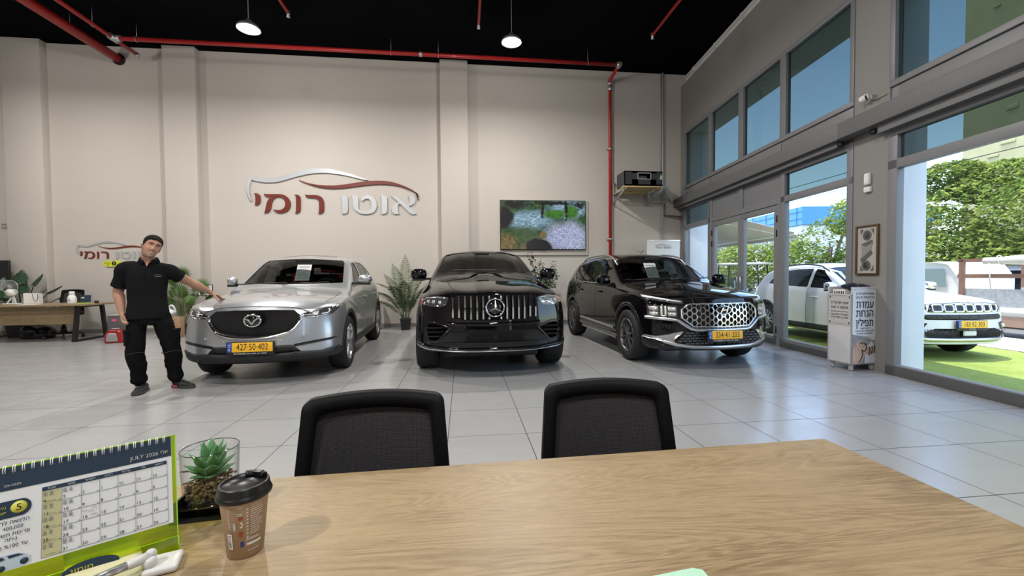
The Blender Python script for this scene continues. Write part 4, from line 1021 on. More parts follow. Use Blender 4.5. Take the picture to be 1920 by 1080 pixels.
def front_mz(root, skin, sp):
    G = sp['recess'][0][0]
    b = MB(); b.prism(G, .14, .16, M_FRONT)
    for i in range(-16, 17):       # small raised studs of the grille mesh
        for j in range(11):
            x = i*.031+(j % 2)*.0155; z = .57+j*.028
            if in_poly(G, x, z): b.box((x, .139, z), (.015, .004, .009))
    g = b.build('grille', mat('grille_black', (0.006, 0.006, 0.007), 0.35), root)
    b = MB(); pth = [(-.62, .805), (-.545, .805), (-.498, .78), (-.492, .735), (-.44, .655), (-.37, .598), (-.2, .557), (0, .545)]
    pth = pth+mirror_pts(pth[:-1])[::-1]
    skin.strip(b, spline(pth, 4), 'F', .034, .014); b.build('grille_wing', M_CHROME, root)
    # emblem: ring with a winged V
    b = MB(); c = (0, .035, .752); n = 28
    b.tube([(c[0]+.088*math.cos(2*PI*k/n), c[1]+.01*abs(math.cos(2*PI*k/n)), c[2]+.068*math.sin(2*PI*k/n)) for k in range(n)], .011, 8, True)
    wing = [(0, -.030), (.010, -.012), (.034, .016), (.082, .030), (.080, .020), (.045, .004), (.022, -.020), (.006, -.045)]
    wing = wing+[(-x, z) for x, z in reversed(wing)]
    b.prism([(x, z+.752) for x, z in wing], .024, .042, M_FRONT, False); e = b.build('emblem', M_CHROME, root)
    b = MB(); b.lathe([(.001, 0), (.1, 0), (.1, .09), (.001, .09)], 28, T(0, .13, .752) @ RX(PI/2) @ Matrix.Diagonal((1, .8, 1, 1))); b.build('emblem_base', M_GLOSSBLK, e)
    for s in (1, -1):
        hp = [(.50, .793), (.555, .828), (.70, .872), (.85, .905), (.868, .885), (.80, .79), (.66, .762), (.54, .768)]
        hp = hp if s > 0 else mirror_pts(hp)
        b = MB(); skin.panel(b, hp, 'F', .005, .03); h = b.build('headlight', M_LENS, root)
        b = MB(); skin.strip(b, [(s*x, z) for x, z in ((.52, .797), (.60, .833), (.72, .865), (.83, .89))], 'F', .012, .009); skin.strip(b, [(s*x, z) for x, z in ((.54, .775), (.66, .77), (.79, .797))], 'F', .012, .009)
        b.build('lamp_trim', M_LAMPCH, h)
        b = MB(); skin.strip(b, [(s*x, z) for x, z in ((.70, .80), (.755, .805), (.775, .83), (.76, .855))], 'F', .017, .010)
        skin.panel(b, [(s*x, z) for x, z in ((.55, .79), (.66, .79), (.67, .835), (.60, .822))], 'F', .008, .03); b.build('lamp_tube', M_DRL, h)
        sl = [(.43, .43), (.80, .478), (.862, .505), (.83, .512), (.60, .487), (.43, .462)]
        b = MB(); skin.panel(b, sl if s > 0 else mirror_pts(sl), 'F', .003, .03); b.build('bumper_slot', M_BLACKPLA, root)
    b = MB(); skin.panel(b, sym([(0, .46), (.34, .46), (.42, .455), (.50, .372), (0, .36)]), 'F', .003, .04); b.build('lower_intake', M_BLACKPLA, root)
    b = MB(); skin.panel(b, sym([(0, .366), (.36, .366), (.46, .375), (.70, .36), (.865, .40), (.86, .31), (.6, .262), (0, .262)]), 'F', .018, .04, .03); b.build('bumper_lip', M_CLAD, root)
    b = MB()
    for s in (-1, 1): b.ball((s*.52, .10, .545), .012, 8, 6); b.ball((s*.30, .035, .51), .010, 8, 6)
    b.build('parking_sensors', P_SILVER, root)
    plate(root, (0, -.022, .452), '427\u00b750\u00b7402', '03-6766688 ' + heb('אוטו רומי') + ' ' + heb('יבואני רכב'), -.06)
    b = MB()
    for (x0, x1) in ((-.62, -.02), (-.08, .55)): b.tube([(x0, 1.22, 1.155), ((x0+x1)/2, 1.205, 1.168), (x1, 1.25, 1.178)], .008, 6)
    b.build('wiper', M_BLACKPLA, root)
    # glass roof panel
    b = MB(); skin.panel(b, [(-.42, 2.3), (.42, 2.3), (.42, 2.95), (-.42, 2.95)], 'T', .002, .08); b.build('sunroof', M_GLOSSBLK, root)

# ---- black coupe-roofed luxury SUV
MBZ = dict(L=4.94, W=2.01, axF=.87, axR=3.805, tyreR=.385, tyreW=.285, rimR=.28, archR=.43, cowl=1.30, seatz=.58, screen_z0=1.29, screen_z1=1.66, sillz=.36, cladz=.30,
    ys=[0, .10, .28, .55, .9, 1.22, 1.34, 1.55, 1.85, 2.12, 2.3, 2.7, 3.2, 3.7, 4.2, 4.55, 4.78, 4.88, 4.94],
    zc=[(0, 1.02), (.1, 1.06), (.3, 1.105), (.7, 1.175), (1.22, 1.255), (1.34, 1.285), (1.7, 1.46), (2.1, 1.645), (2.4, 1.71), (2.8, 1.73), (3.4, 1.67), (4.0, 1.50), (4.5, 1.28), (4.78, 1.16), (4.94, 1.0)],
    zr=[(0, .985), (.1, 1.01), (.3, 1.04), (.7, 1.085), (1.22, 1.165), (1.34, 1.20), (1.7, 1.385), (2.1, 1.575), (2.4, 1.635), (2.8, 1.65), (3.4, 1.585), (4.0, 1.42), (4.5, 1.22), (4.94, .98)],
    wr=[(0, .64), (.1, .72), (.3, .79), (.7, .82), (1.22, .83), (1.4, .81), (1.7, .745), (2.1, .675), (2.4, .65), (3.0, .64), (3.6, .63), (4.3, .66), (4.94, .68)],
    zb=[(0, .90), (.1, .93), (.3, .97), (.8, 1.03), (1.4, 1.10), (2, 1.13), (3, 1.16), (4.0, 1.18), (4.6, 1.12), (4.94, .92)],
    wb=[(0, .84), (.1, .89), (.3, .93), (.8, .945), (1.5, .935), (2.5, .93), (3.5, .935), (4.4, .90), (4.94, .82)],
    wm=[(0, .90), (.1, .945), (.3, .985), (.9, 1.0), (2, .965), (3.0, .975), (3.8, 1.0), (4.5, .96), (4.94, .86)], zm=[(0, .66), (.4, .74), (4.4, .76), (4.94, .7)],
    ws=[(0, .87), (.1, .92), (.4, .955), (3.9, .955), (4.94, .82)], zl=[(0, .32), (.3, .29), (.8, .24), (4.1, .25), (4.94, .38)],
    nose=lambda z: interp([(.28, .05), (.40, .0), (.62, .0), (.8, .02), (1.0, .06), (1.1, .10)], z), bow=.30, rbow=.28,
    dome=lambda y, f: (.030 if abs(f-.74) < .02 else (-.016 if abs(f-.38) < .02 else (.016 if f < .1 else 0)))*max(0, min(1, (y-.05)/.3))*max(0, min(1, (1.32-y)/.12)),
    wsbow=[(1.0, 0), (1.32, .24), (1.7, .22), (2.2, .13), (2.7, 0)], crease={5: .4, 9: .2}, hoodcrease=.3,
    sidewin=[[(1.78, 1.20), (2.42, 1.215), (2.42, 1.585), (2.25, 1.555)], [(2.50, 1.22), (3.30, 1.235), (3.30, 1.545), (2.95, 1.60), (2.50, 1.60)], [(3.38, 1.24), (3.85, 1.265), (3.60, 1.42), (3.38, 1.50)]],
    screen=sym([(0, 1.29), (.4, 1.295), (.735, 1.31), (.61, 1.60), (.57, 1.635), (0, 1.66)]), backlight=sym([(.5, 1.25), (.45, 1.40)]),
    doorlines=[[(1.42, .42), (1.40, .85), (1.48, 1.12)], [(2.46, .40), (2.46, 1.21)], [(3.5, .80), (3.56, 1.0), (3.45, 1.23)]],
    frontline=None, hoodlines=[[(.80, .40), (.815, .8), (.80, 1.22)], [(-.80, .40), (-.815, .8), (-.80, 1.22)]],
    handles=[(2.25, 1.02), (3.25, 1.03)], mirror=((1.015, 1.62, 1.285, (.24, .17, .17)), (1.015, 1.62, 1.285, (.24, .17, .17))), archtrim=M_GLOSSBLK,
    recess=[(sym([(0, 1.022), (.46, 1.012), (.515, .95), (.535, .82), (.49, .735), (.40, .712), (0, .705)]), .16),
            (sym([(0, .585), (.55, .585), (.72, .44), (0, .43)]), .12),
            ([(.56, .61), (.70, .66), (.80, .665), (.825, .60), (.80, .47), (.70, .445)], .30), ([(-.56, .61), (-.70, .66), (-.80, .665), (-.825, .60), (-.80, .47), (-.70, .445)], .30)])
def front_mb(root, skin, sp):
    G = sp['recess'][0][0]
    b = MB(); b.prism(G, .13, .15, M_FRONT)
    for i in range(-13, 14): b.box((i*.04, .126, .86), (.006, .01, .32))
    for j in range(8): b.box((0, .126, .72+j*.04), (1.0, .01, .006))
    g = b.build('grille', mat('grille_black', (0.006, 0.006, 0.007), 0.35), root)
    for i in range(-7, 8):
        x = i*.0725
        if i == 0: continue
        z0 = .722 if abs(x) < .42 else .745; z1 = 1.005 if abs(x) < .45 else .985
        spans = [(z0, z1)]
        if abs(i) == 1: spans = [(z0, .765), (.96, z1)]
        b = MB(); yy = .004+.055*(abs(x)/.5)**2.4
        for a, c in spans: b.loft([[(x-.016, yy+.03, a), (x-.010, yy, a), (x+.010, yy, a), (x+.016, yy+.03, a)], [(x-.016, yy+.04, (a+c)/2), (x-.010, yy-.002, (a+c)/2), (x+.010, yy-.002, (a+c)/2), (x+.016, yy+.04, (a+c)/2)], [(x-.013, yy+.07, c), (x-.007, yy+.035, c), (x+.007, yy+.035, c), (x+.013, yy+.07, c)]], smooth=False)
        b.build('grille_bar', M_CHROME, g)
    b = MB(); c = Vector((0, .025, .862)); n = 36
    b.tube([c+Vector((.108*math.cos(2*PI*k/n), 0, .108*math.sin(2*PI*k/n))) for k in range(n)], .0105, 8, True)
    for k in range(3):
        a = PI/2+2*PI*k/3; t = (math.cos(a), math.sin(a)); p = (-t[1], t[0])
        tip = (t[0]*.102, t[1]*.102)
        mid = [b.bm.verts.new((c.x+q[0], c.y+q[1], c.z+q[2])) for q in ((0, -.014, 0), (p[0]*.020-t[0]*.012*0+.0, 0, p[1]*.020), (tip[0], 0, tip[1]), (-p[0]*.020, 0, -p[1]*.020))]
        b.face([mid[0], mid[1], mid[2]], False); b.face([mid[0], mid[2], mid[3]], False)
        bk = b.bm.verts.new((c.x, c.y+.008, c.z)); b.face([bk, mid[2], mid[1]], False); b.face([bk, mid[3], mid[2]], False)
    e = b.build('emblem', M_CHROME, root)
    b = MB(); b.lathe([(.001, .0), (.118, .0), (.118, .10), (.001, .10)], 36, T(0, .135, .862) @ RX(PI/2)); b.build('emblem_base', M_GLOSSBLK, e)
    for s in (1, -1):
        mp = lambda q: [(s*x, z) for x, z in q]
        hp = mp([(.555, .985), (.70, 1.0), (.84, .985), (.90, .96), (.885, .905), (.80, .880), (.66, .872), (.585, .90)])
        b = MB(); skin.panel(b, hp, 'F', .005, .03); h = b.build('headlight', M_LENS if s < 0 else mat('lit_headlamp_lens', (.45, .45, .42), .1, metal=.6, coat=1.0, var=.6, vscale=14), root)  # right lens is a brightened copy; the light it catches is in its colour
        b = MB(); skin.strip(b, mp([(.59, .978), (.70, .985), (.82, .972), (.875, .95)]), 'F', .012, .010); b.build('lamp_trim', M_LAMPCH, h)
        b = MB()
        for x, z, r in ((.66, .925, .026), (.735, .93, .024), (.80, .935, .022)):
            q = skin.hit('F', s*x, z); b.ball(q[0]+q[1]*.0, r, 14, 8)
        b.build('lamp_tube', M_LAMPCH, h)
        b = MB(); skin.strip(b, mp([(.888, .965), (.892, .93), (.88, .905)]), 'F', .022, .009); b.build('side_marker', M_AMBER if s > 0 else M_REDLENS, h)
        b = MB()
        for z in (.51, .565, .615): b.box((s*.72, .22, z), (.20, .10, .010), None)
        b.build('intake_slats', M_BLACKPLA, root)
        b = MB(); skin.strip(b, mp([(.53, .615), (.60, .55), (.70, .445), (.80, .432)]), 'F', .022, .016); skin.strip(b, mp([(.56, .63), (.70, .68), (.80, .69)]), 'F', .014, .012); b.build('intake_blade', M_GLOSSBLK, root)
    b = MB(); b.prism(sym([(0, .58), (.54, .58), (.70, .445), (0, .435)]), .105, .115, M_FRONT); b.build('lower_intake', M_BLACKPLA, root)
    b = MB()
    for i in range(-8, 9):
        for j in range(4):
            if abs(i) == 0: continue
            hexring(b, (i*.043+(j % 2)*.0215, .458+j*.024), .0165, .004, .006)
    bmesh.ops.transform(b.bm, matrix=M_FRONT, verts=b.bm.verts); bmesh.ops.translate(b.bm, vec=(0, .085, -.01), verts=b.bm.verts); b.build('intake_mesh', mat('mesh_grey', (.05, .05, .055), .4), root)
    b = MB(); skin.strip(b, symo([(0, .365), (.5, .365), (.80, .39), (.95, .42)]), 'F', .03, .03); b.build('front_splitter', P_BLACK, root)
    b = MB(); skin.strip(b, symo([(0, .345), (.5, .345), (.80, .365), (.95, .40)]), 'F', .010, .034); b.build('splitter_edge', M_SATIN, root)
    b = MB(); skin.strip(b, symo([(0, .662), (.45, .662), (.56, .675)]), 'F', .05, .02); b.build('bumper_beam', P_BLACK, root)
    b = MB()
    for s in (-1, 1): b.ball((s*.37, .005, .635), .012, 8, 6)
    b.build('parking_sensors', M_GLOSSBLK, root)
    b = MB()
    for (x0, x1) in ((-.60, .02), (.04, .62)): b.tube([(x0, 1.36, 1.29), ((x0+x1)/2, 1.33, 1.298), (x1, 1.40, 1.305)], .008, 6)
    b.build('wiper', M_BLACKPLA, root)
    b = MB(); b.ball((0, .09, 1.055), (.016, .016, .005), 12, 6); b.build('hood_badge', M_CHROME, root)
# ---- black three-row crossover with chrome honeycomb grille
SFE = dict(L=4.785, W=1.90, axF=.945, axR=3.71, tyreR=.37, tyreW=.235, rimR=.245, archR=.425, cowl=1.16, seatz=.55, screen_z0=1.18, screen_z1=1.56, sillz=.30, cladz=.27,
    ys=[0, .10, .28, .55, .85, 1.10, 1.20, 1.42, 1.72, 2.0, 2.16, 2.6, 3.1, 3.6, 4.1, 4.36, 4.58, 4.70, 4.785],
    zc=[(0, .945), (.1, .985), (.3, 1.02), (.7, 1.075), (1.10, 1.135), (1.20, 1.165), (1.6, 1.36), (2.0, 1.545), (2.3, 1.63), (2.8, 1.665), (3.6, 1.65), (4.1, 1.60), (4.36, 1.545), (4.58, 1.30), (4.70, 1.12), (4.785, 1.0)],
    zr=[(0, .92), (.1, .945), (.3, .975), (.7, 1.02), (1.10, 1.075), (1.20, 1.10), (1.6, 1.295), (2.0, 1.485), (2.3, 1.565), (2.8, 1.60), (3.6, 1.58), (4.1, 1.52), (4.36, 1.44), (4.58, 1.22), (4.785, .98)],
    wr=[(0, .66), (.1, .72), (.3, .77), (.7, .795), (1.1, .80), (1.3, .785), (1.6, .745), (2.0, .695), (2.4, .67), (3.0, .665), (3.6, .65), (4.3, .62), (4.785, .64)],
    zb=[(0, .84), (.1, .87), (.3, .925), (.7, .985), (1.2, 1.03), (2, 1.06), (3, 1.08), (3.9, 1.12), (4.5, 1.10), (4.785, .88)],
    wb=[(0, .80), (.1, .845), (.3, .885), (.8, .905), (1.5, .895), (2.5, .90), (3.6, .89), (4.3, .85), (4.785, .77)],
    wm=[(0, .84), (.1, .885), (.3, .925), (.9, .95), (2, .93), (3.6, .945), (4.3, .92), (4.785, .82)], zm=[(0, .60), (.4, .68), (4.2, .72), (4.785, .66)],
    ws=[(0, .81), (.1, .86), (.4, .905), (3.8, .905), (4.785, .78)], zl=[(0, .26), (.3, .235), (.8, .22), (4.0, .23), (4.785, .36)],
    nose=lambda z: interp([(.2, .07), (.34, .0), (.55, .0), (.75, .01), (.92, .05), (1.0, .09)], z), bow=.34, rbow=.22,
    wsbow=[(.9, 0), (1.18, .22), (1.6, .20), (2.1, .12), (2.6, 0)], crease={5: .45}, hoodcrease=.4,
    sidewin=[[(1.60, 1.125), (2.30, 1.135), (2.30, 1.52), (2.12, 1.49)], [(2.38, 1.135), (3.25, 1.15), (3.25, 1.51), (2.85, 1.53), (2.38, 1.525)], [(3.33, 1.155), (3.72, 1.19), (3.95, 1.30), (3.80, 1.44), (3.33, 1.505)]],
    screen=sym([(0, 1.175), (.4, 1.178), (.715, 1.185), (.63, 1.485), (.59, 1.53), (0, 1.555)]), backlight=sym([(.52, 1.25), (.45, 1.48)]),
    doorlines=[[(1.40, .40), (1.38, .8), (1.42, 1.04)], [(2.34, .38), (2.34, 1.13)], [(3.42, .80), (3.50, 1.0), (3.40, 1.15)]],
    frontline=spline([(-.80, .905), (-.5, .935), (0, .945), (.5, .935), (.80, .905)], 6), hoodlines=[[(.775, .36), (.79, .7), (.79, 1.08)], [(-.775, .36), (-.79, .7), (-.79, 1.08)]],
    handles=[(2.15, .97), (3.2, .98)], handle_m=P_BLACK, mirror=((1.02, 1.60, 1.175, (.23, .17, .16)), (1.02, 1.60, 1.175, (.23, .17, .16))), mirror_m=P_BLACK,
    chromeline=[(1.62, 1.103), (1.95, 1.112), (2.7, 1.12), (3.3, 1.135), (3.72, 1.165), (3.98, 1.27), (3.99, 1.31), (3.84, 1.46), (3.6, 1.50), (3.0, 1.552), (2.5, 1.555), (2.25, 1.543), (2.10, 1.515)], chromeline_m=M_SATIN,
    sillstrip=([(1.46, .415), (2.3, .425), (3.2, .44)], .045, M_SATIN), archtrim=M_GLOSSBLK, rails=(1.95, 4.0, M_SATIN),
    recess=[(sym([(0, .868), (.43, .866), (.53, .795), (.53, .69), (.39, .575), (0, .568)]), .16), (sym([(0, .52), (.46, .52), (.60, .40), (.5, .335), (0, .325)]), .13)])
def front_sf(root, skin, sp):
    G, G2 = sp['recess'][0][0], sp['recess'][1][0]
    b = MB(); b.prism(G, .13, .15, M_FRONT); g = b.build('grille', mat('grille_black', (0.006, 0.006, 0.007), 0.35), root)
    b = MB(); n = 0
    for j in range(8):
        for i in range(-6, 7):
            x = i*.108+(j % 2)*.054; z = .575+j*.041
            if in_poly(G, x*1.05, z+.02) and z < .84: hexring(b, (x, z), .0495, .0155, .016, .761)
    skin.wrap(b, 'F', -.012); b.build('honeycomb', M_CHROME, g)
    b = MB(); skin.strip(b, spline(G, 1, True), 'F', .020, .010, True); b.build('grille_frame', M_CHROME, g)
    b = MB(); c = (0, .005, .782); n = 28
    b.tube([(c[0]+.104*math.cos(2*PI*k/n), c[1]+.008*abs(math.cos(2*PI*k/n)), c[2]+.052*math.sin(2*PI*k/n)) for k in range(n)], .0085, 8, True)
    for poly in ([(-.058, -.034), (-.040, -.036), (-.002, .034), (-.022, .036)], [(.022, -.036), (.040, -.033), (.062, .034), (.044, .036)], [(-.035, -.008), (.03, -.002), (.038, .010), (-.028, .006)]):
        b.prism([(x, z+c[2]) for x, z in poly], -.004, .012, M_FRONT)
    e = b.build('emblem', M_CHROME, root)
    b = MB(); b.lathe([(.001, 0), (.10, 0), (.10, .09), (.001, .09)], 28, T(0, .10, .782) @ RX(PI/2) @ Matrix.Diagonal((1, .5, 1, 1))); b.build('emblem_base', M_GLOSSBLK, e)
    for s in (1, -1):
        mp = lambda q: [(s*x, z) for x, z in q]
        b = MB(); skin.panel(b, mp([(.575, .835), (.86, .845), (.865, .695), (.58, .69)]), 'F', .004, .03); h = b.build('headlight', M_LENS, root)
        b = MB()
        for x0, x1 in ((.59, .675), (.775, .85)):
            for z0, z1 in ((.705, .755), (.77, .825)): skin.panel(b, mp([(x0, z0), (x1, z0), (x1, z1), (x0, z1)]), 'F', .008, .03)
        b.build('lamp_cells', mat('headlamp_cells', (.55, .54, .52), .2, metal=.5, coat=1.0, var=.5, vscale=30), h)
        b = MB()
        for x0 in (.695, .735): skin.panel(b, mp([(x0, .70), (x0+.018, .70), (x0+.014, .835), (x0-.004, .835)]), 'F', .009, .03)
        b.build('lamp_tube', M_DRL, h)
        b = MB(); skin.strip(b, mp([(.52, .893), (.62, .905), (.75, .93), (.86, .96)]), 'F', [.012, .020, .026, .034], .008); b.build('daytime_lamp', M_DRL, root)
        b = MB(); skin.strip(b, mp([(.50, .890), (.62, .900), (.75, .922), (.89, .955)]), 'F', .06, .004); b.build('daytime_lamp_housing', M_LENS, root)
        b = MB(); skin.strip(b, mp([(.88, .680), (.70, .668), (.57, .655), (.50, .60), (.42, .545), (.36, .53), (0, .527)]), 'F', .042, .014); b.build('chrome_wing', M_SATIN, root)
        b = MB(); skin.panel(b, mp([(.50, .512), (.56, .515), (.66, .475), (.80, .44), (.92, .445), (.93, .415), (.80, .395), (.66, .345), (.60, .345), (.615, .395)]), 'F', .014, .035); b.build('skid_claw', M_SATIN, root)
    b = MB(); skin.strip(b, symo([(0, .305), (.40, .31), (.58, .335), (.72, .375)]), 'F', .05, .018); b.build('skid_bar', M_SATIN, root)
    b = MB(); b.prism(G2, .115, .125, M_FRONT); b.build('lower_intake', M_BLACKPLA, root)
    b = MB()
    for j in range(5):
        for i in range(-9, 10):
            x = i*.066+(j % 2)*.033; z = .352+j*.034
            if in_poly(G2, x, z) and abs(x) > .07: b.box((x, .085, z), (.052, .03, .022), None)
    b.build('intake_mesh', mat('mesh_grey', (.05, .05, .055), .4), root)
    b = MB(); b.box((0, .07, .37), (.13, .02, .09), None, .01); b.build('radar_cover', M_BLACKPLA, root)
    plate(root, (0.01, -.020, .462), '334\u00b741\u00b7203', '03-6766688 ' + heb('אוטו רומי') + ' ' + heb('יבואני רכב'), -.05)
    b = MB()
    for (x0, x1) in ((-.62, -.02), (-.06, .60)): b.tube([(x0, 1.24, 1.175), ((x0+x1)/2, 1.21, 1.188), (x1, 1.27, 1.195)], .008, 6)
    b.build('wiper', M_BLACKPLA, root)
    for v in ('R', 'L'):
        b = MB(); skin.strip(b, [(1.45, .262), (3.2, .262)], v, .03, .02); b.build('sill_strip', M_SATIN, root)
for _sp, _k in ((SFE, .975), (MBZ, .985)):
    for _n in ('wr', 'wb', 'wm', 'ws'): _sp[_n] = [(y, v*_k) for y, v in _sp[_n]]
silver, silver_skin = make_car('crossover_car', 'silver crossover car with black mesh grille and yellow number plate', 'car', (-2.406, 5.11, 0), .055, MZ, P_SILVER, front_mz, 'multi', M_RIM, 'cars parked in the showroom')
coupe, _ = make_car('luxury_suv_car', 'black car with upright chrome grille bars and star emblem in the middle', 'car', (.385, 5.065, 0), .028, MBZ, P_BLACK, front_mb, 'star5', M_RIMDARK, 'cars parked in the showroom')
family, _ = make_car('family_suv_car', 'black car with chrome honeycomb grille and roof rails beside the window wall', 'car', (3.335, 5.069, 0), .032, SFE, P_BLACK, front_sf, 'twin', M_RIMMID, 'cars parked in the showroom')
def hood_height(x, y):
    "height of the silver bonnet at a floor position"
    dx, dy = x+2.406, y-5.11; c, s_ = math.cos(.055), math.sin(.055); h = silver_skin.hit('T', dx*c+dy*s_, -dx*s_+dy*c)
    return h[0].z
# ------------------------------------------------------------------ the man
M_SKIN = mat('tan_skin', (.42, .225, .15), .5, var=.08, vscale=9, bump=.03, bscale=120)
M_STUB = mat('stubbled_skin', (.30, .175, .122), .6, var=.10, vscale=60)
M_HAIR = mat('black_hair', (.007, .0065, .006), .8, spec=.15, bump=.4, bscale=160)
M_POLO = mat('black_polo_cloth', (.0085, .0088, .0102), .9, spec=.12, bump=.12, bscale=160)
M_TROU = mat('black_cargo_cloth', (.006, .006, .0065), .9, spec=.1, bump=.12, bscale=160)
M_SHOE = mat('charcoal_knit', (.028, .029, .031), .8, bump=.2, bscale=150, var=.2, vscale=40)
M_SOLE = mat('dark_sole', (.05, .045, .043), .7)
def fuse(name, mb, m, parent, voxel, smooth=4, fac=.5):
    bmesh.ops.recalc_face_normals(mb.bm, faces=mb.bm.faces)
    o = mb.build(name, m, parent)
    md = o.modifiers.new('r', 'REMESH'); md.mode = 'VOXEL'; md.voxel_size = voxel; md.use_smooth_shade = True
    if smooth:
        md = o.modifiers.new('s', 'SMOOTH'); md.factor = fac; md.iterations = smooth
    apply_mods(o); return o
from mathutils import noise as mnoise
def folds(o, amp, sc, stretch=(1, 1, .45), warp=.6):
    "soft cloth folds pushed along the normals"
    me = o.data; ns = [v.normal.copy() for v in me.vertices]
    for v, n in zip(me.vertices, ns):
        q = Vector((v.co.x*sc*stretch[0], v.co.y*sc*stretch[1], v.co.z*sc*stretch[2])); q += mnoise.noise_vector(q*.5)*warp
        f = mnoise.noise(q); r = 1-abs(mnoise.noise(q*1.7+Vector((5, 1, 2))))*2
        v.co += n*(f*.6+r*.4-.15)*amp
    me.update()
def limb(mb, pts, radii, n=14, per=6):
    q = spline([(*p, r) for p, r in zip(pts, radii)], per)
    mb.tube([v[:3] for v in q], [v[3] for v in q], n)
def oval(c, rx, ry, n=28, yaw=0.0, e=2.3, tilt=(0, 0)):
    out = []
    for k in range(n):
        a = 2*PI*k/n; x = rx*math.copysign(abs(math.cos(a))**(2/e), math.cos(a)); y = ry*math.copysign(abs(math.sin(a))**(2/e), math.sin(a))
        out.append((c[0]+x*math.cos(yaw)-y*math.sin(yaw), c[1]+x*math.sin(yaw)+y*math.cos(yaw), c[2]+tilt[0]*x+tilt[1]*y))
    return out
def oval_loft(mb, secs, n=28, per=4):
    q = spline([(*c, rx, ry, yaw) for c, rx, ry, yaw in secs], per)
    mb.loft([oval(v[:3], v[3], v[4], n, v[5]) for v in q])
man = empty('person', 'smiling man in black polo shirt and cargo trousers resting a hand on the silver car', 'person', (-3.44, 5.06, 0))
PB = Vector((-3.44, 5.06, 0)); YAW = .42
def off(p): return tuple(Vector(p)-PB)
R_SH, L_SH = (-3.610, 5.00, 1.348), (-3.270, 5.15, 1.325)
R_EL, R_WR = (-3.705, 5.03, 1.105), (-3.635, 4.975, .885)
L_EL, L_WR = (-3.155, 5.33, 1.195), (-3.045, 5.50, 1.075)
R_HIP, L_HIP = (-3.535, 5.04, .86), (-3.355, 5.12, .86)
R_KN, L_KN = (-3.525, 4.99, .46), (-3.245, 5.12, .45)
R_AN, L_AN = (-3.525, 5.04, .09), (-3.255, 5.19, .09)
HEAD_C = (-3.355, 5.015, 1.585)
HM = T(off(HEAD_C)) @ RZ(.86) @ RY(.36) @ RX(.06)       # head frame: X his left, -Y forward, Z up
HW = [(-.122, .012), (-.116, .030), (-.100, .050), (-.075, .062), (-.04, .0685), (0, .073), (.03, .0755), (.06, .0755), (.088, .066), (.108, .047), (.120, .022), (.124, .005)]
HF = [(-.122, .066), (-.112, .082), (-.095, .087), (-.06, .083), (-.02, .086), (.02, .087), (.04, .090), (.065, .084), (.09, .066), (.11, .042), (.124, .006)]
HBK = [(-.122, -.05), (-.10, .00), (-.08, .045), (-.05, .072), (0, .092), (.04, .100), (.07, .094), (.095, .074), (.112, .046), (.124, .006)]
def head_pt(a, z, grow=0.0):
    "a = angle, 0 forward (-Y), growing to his left"
    w = interp(HW, z)+grow; f = interp(HF, z)+grow; bk = interp(HBK, z)+grow
    s, c = math.sin(a), math.cos(a); e = 2/2.25
    x = w*math.copysign(abs(s)**e, s); y = -(f if c > 0 else bk)*math.copysign(abs(c)**e, c)
    if c > 0 and grow == 0:
        G = lambda cx, cz, sx, sz: math.exp(-((x-cx)/sx)**2-((z-cz)/sz)**2)
        y -= .021*G(0, -.022, .013, .016) + .013*G(0, .002, .009, .022) + .005*(G(.013, -.028, .008, .008)+G(-.013, -.028, .008, .008))
        y += .010*(G(.031, .018, .017, .011)+G(-.031, .018, .017, .011))
        y -= .005*(G(.030, .036, .022, .007)+G(-.030, .036, .022, .007))
        y -= .008*(G(.042, -.028, .017, .018)+G(-.042, -.028, .017, .018))
        y -= .006*G(0, -.049, .026, .005) + .007*G(0, -.073, .022, .006) - .006*G(0, -.061, .024, .005)
        y -= .007*G(0, -.104, .020, .012)
    return (x, y, z)
hb = MB()
zs = [-.122+.246*k/44 for k in range(45)]
hb.loft([[head_pt(2*PI*j/56, z) for j in range(56)] for z in zs], M=HM)
for s in (-1, 1):     # ears
    hb.ball((0, 0, 0), (.010, .020, .033), 14, 10, HM @ T(s*.076, .012, -.002) @ RZ(s*.45) @ RX(-.15))
    hb.ball((0, 0, 0), (.010, .012, .014), 10, 8, HM @ T(s*.074, .006, -.026))
neck0 = (-3.425, 5.075, 1.42)
nk = HM @ Vector((0, .018, -.085))
limb(hb, [off((-3.44, 5.08, 1.34)), off(neck0), tuple(nk)], [.075, .064, .058])
# trunk, hidden by the clothes, keeps the body in one piece
oval_loft(hb, [((*off((-3.445, 5.08, .84)),), .14, .095, YAW), ((*off((-3.445, 5.08, 1.02)),), .14, .095, YAW), ((*off((-3.44, 5.07, 1.22)),), .155, .10, YAW), ((*off((-3.44, 5.075, 1.34)),), .15, .085, YAW), ((*off((-3.435, 5.08, 1.40)),), .09, .065, YAW)])
def arm(sh, el, wr, palm):
    mid = lambda a, c, t: tuple(Vector(a).lerp(Vector(c), t))
    limb(hb, [off(sh), off(mid(sh, el, .5)), off(el), off(mid(el, wr, .28)), off(mid(el, wr, .7)), off(wr), off(palm)], [.058, .055, .047, .051, .039, .029, .029], 16)
for a, c, d in ((R_HIP, R_KN, R_AN), (L_HIP, L_KN, L_AN)): limb(hb, [off(a), off(c), off(d)], [.08, .055, .038])
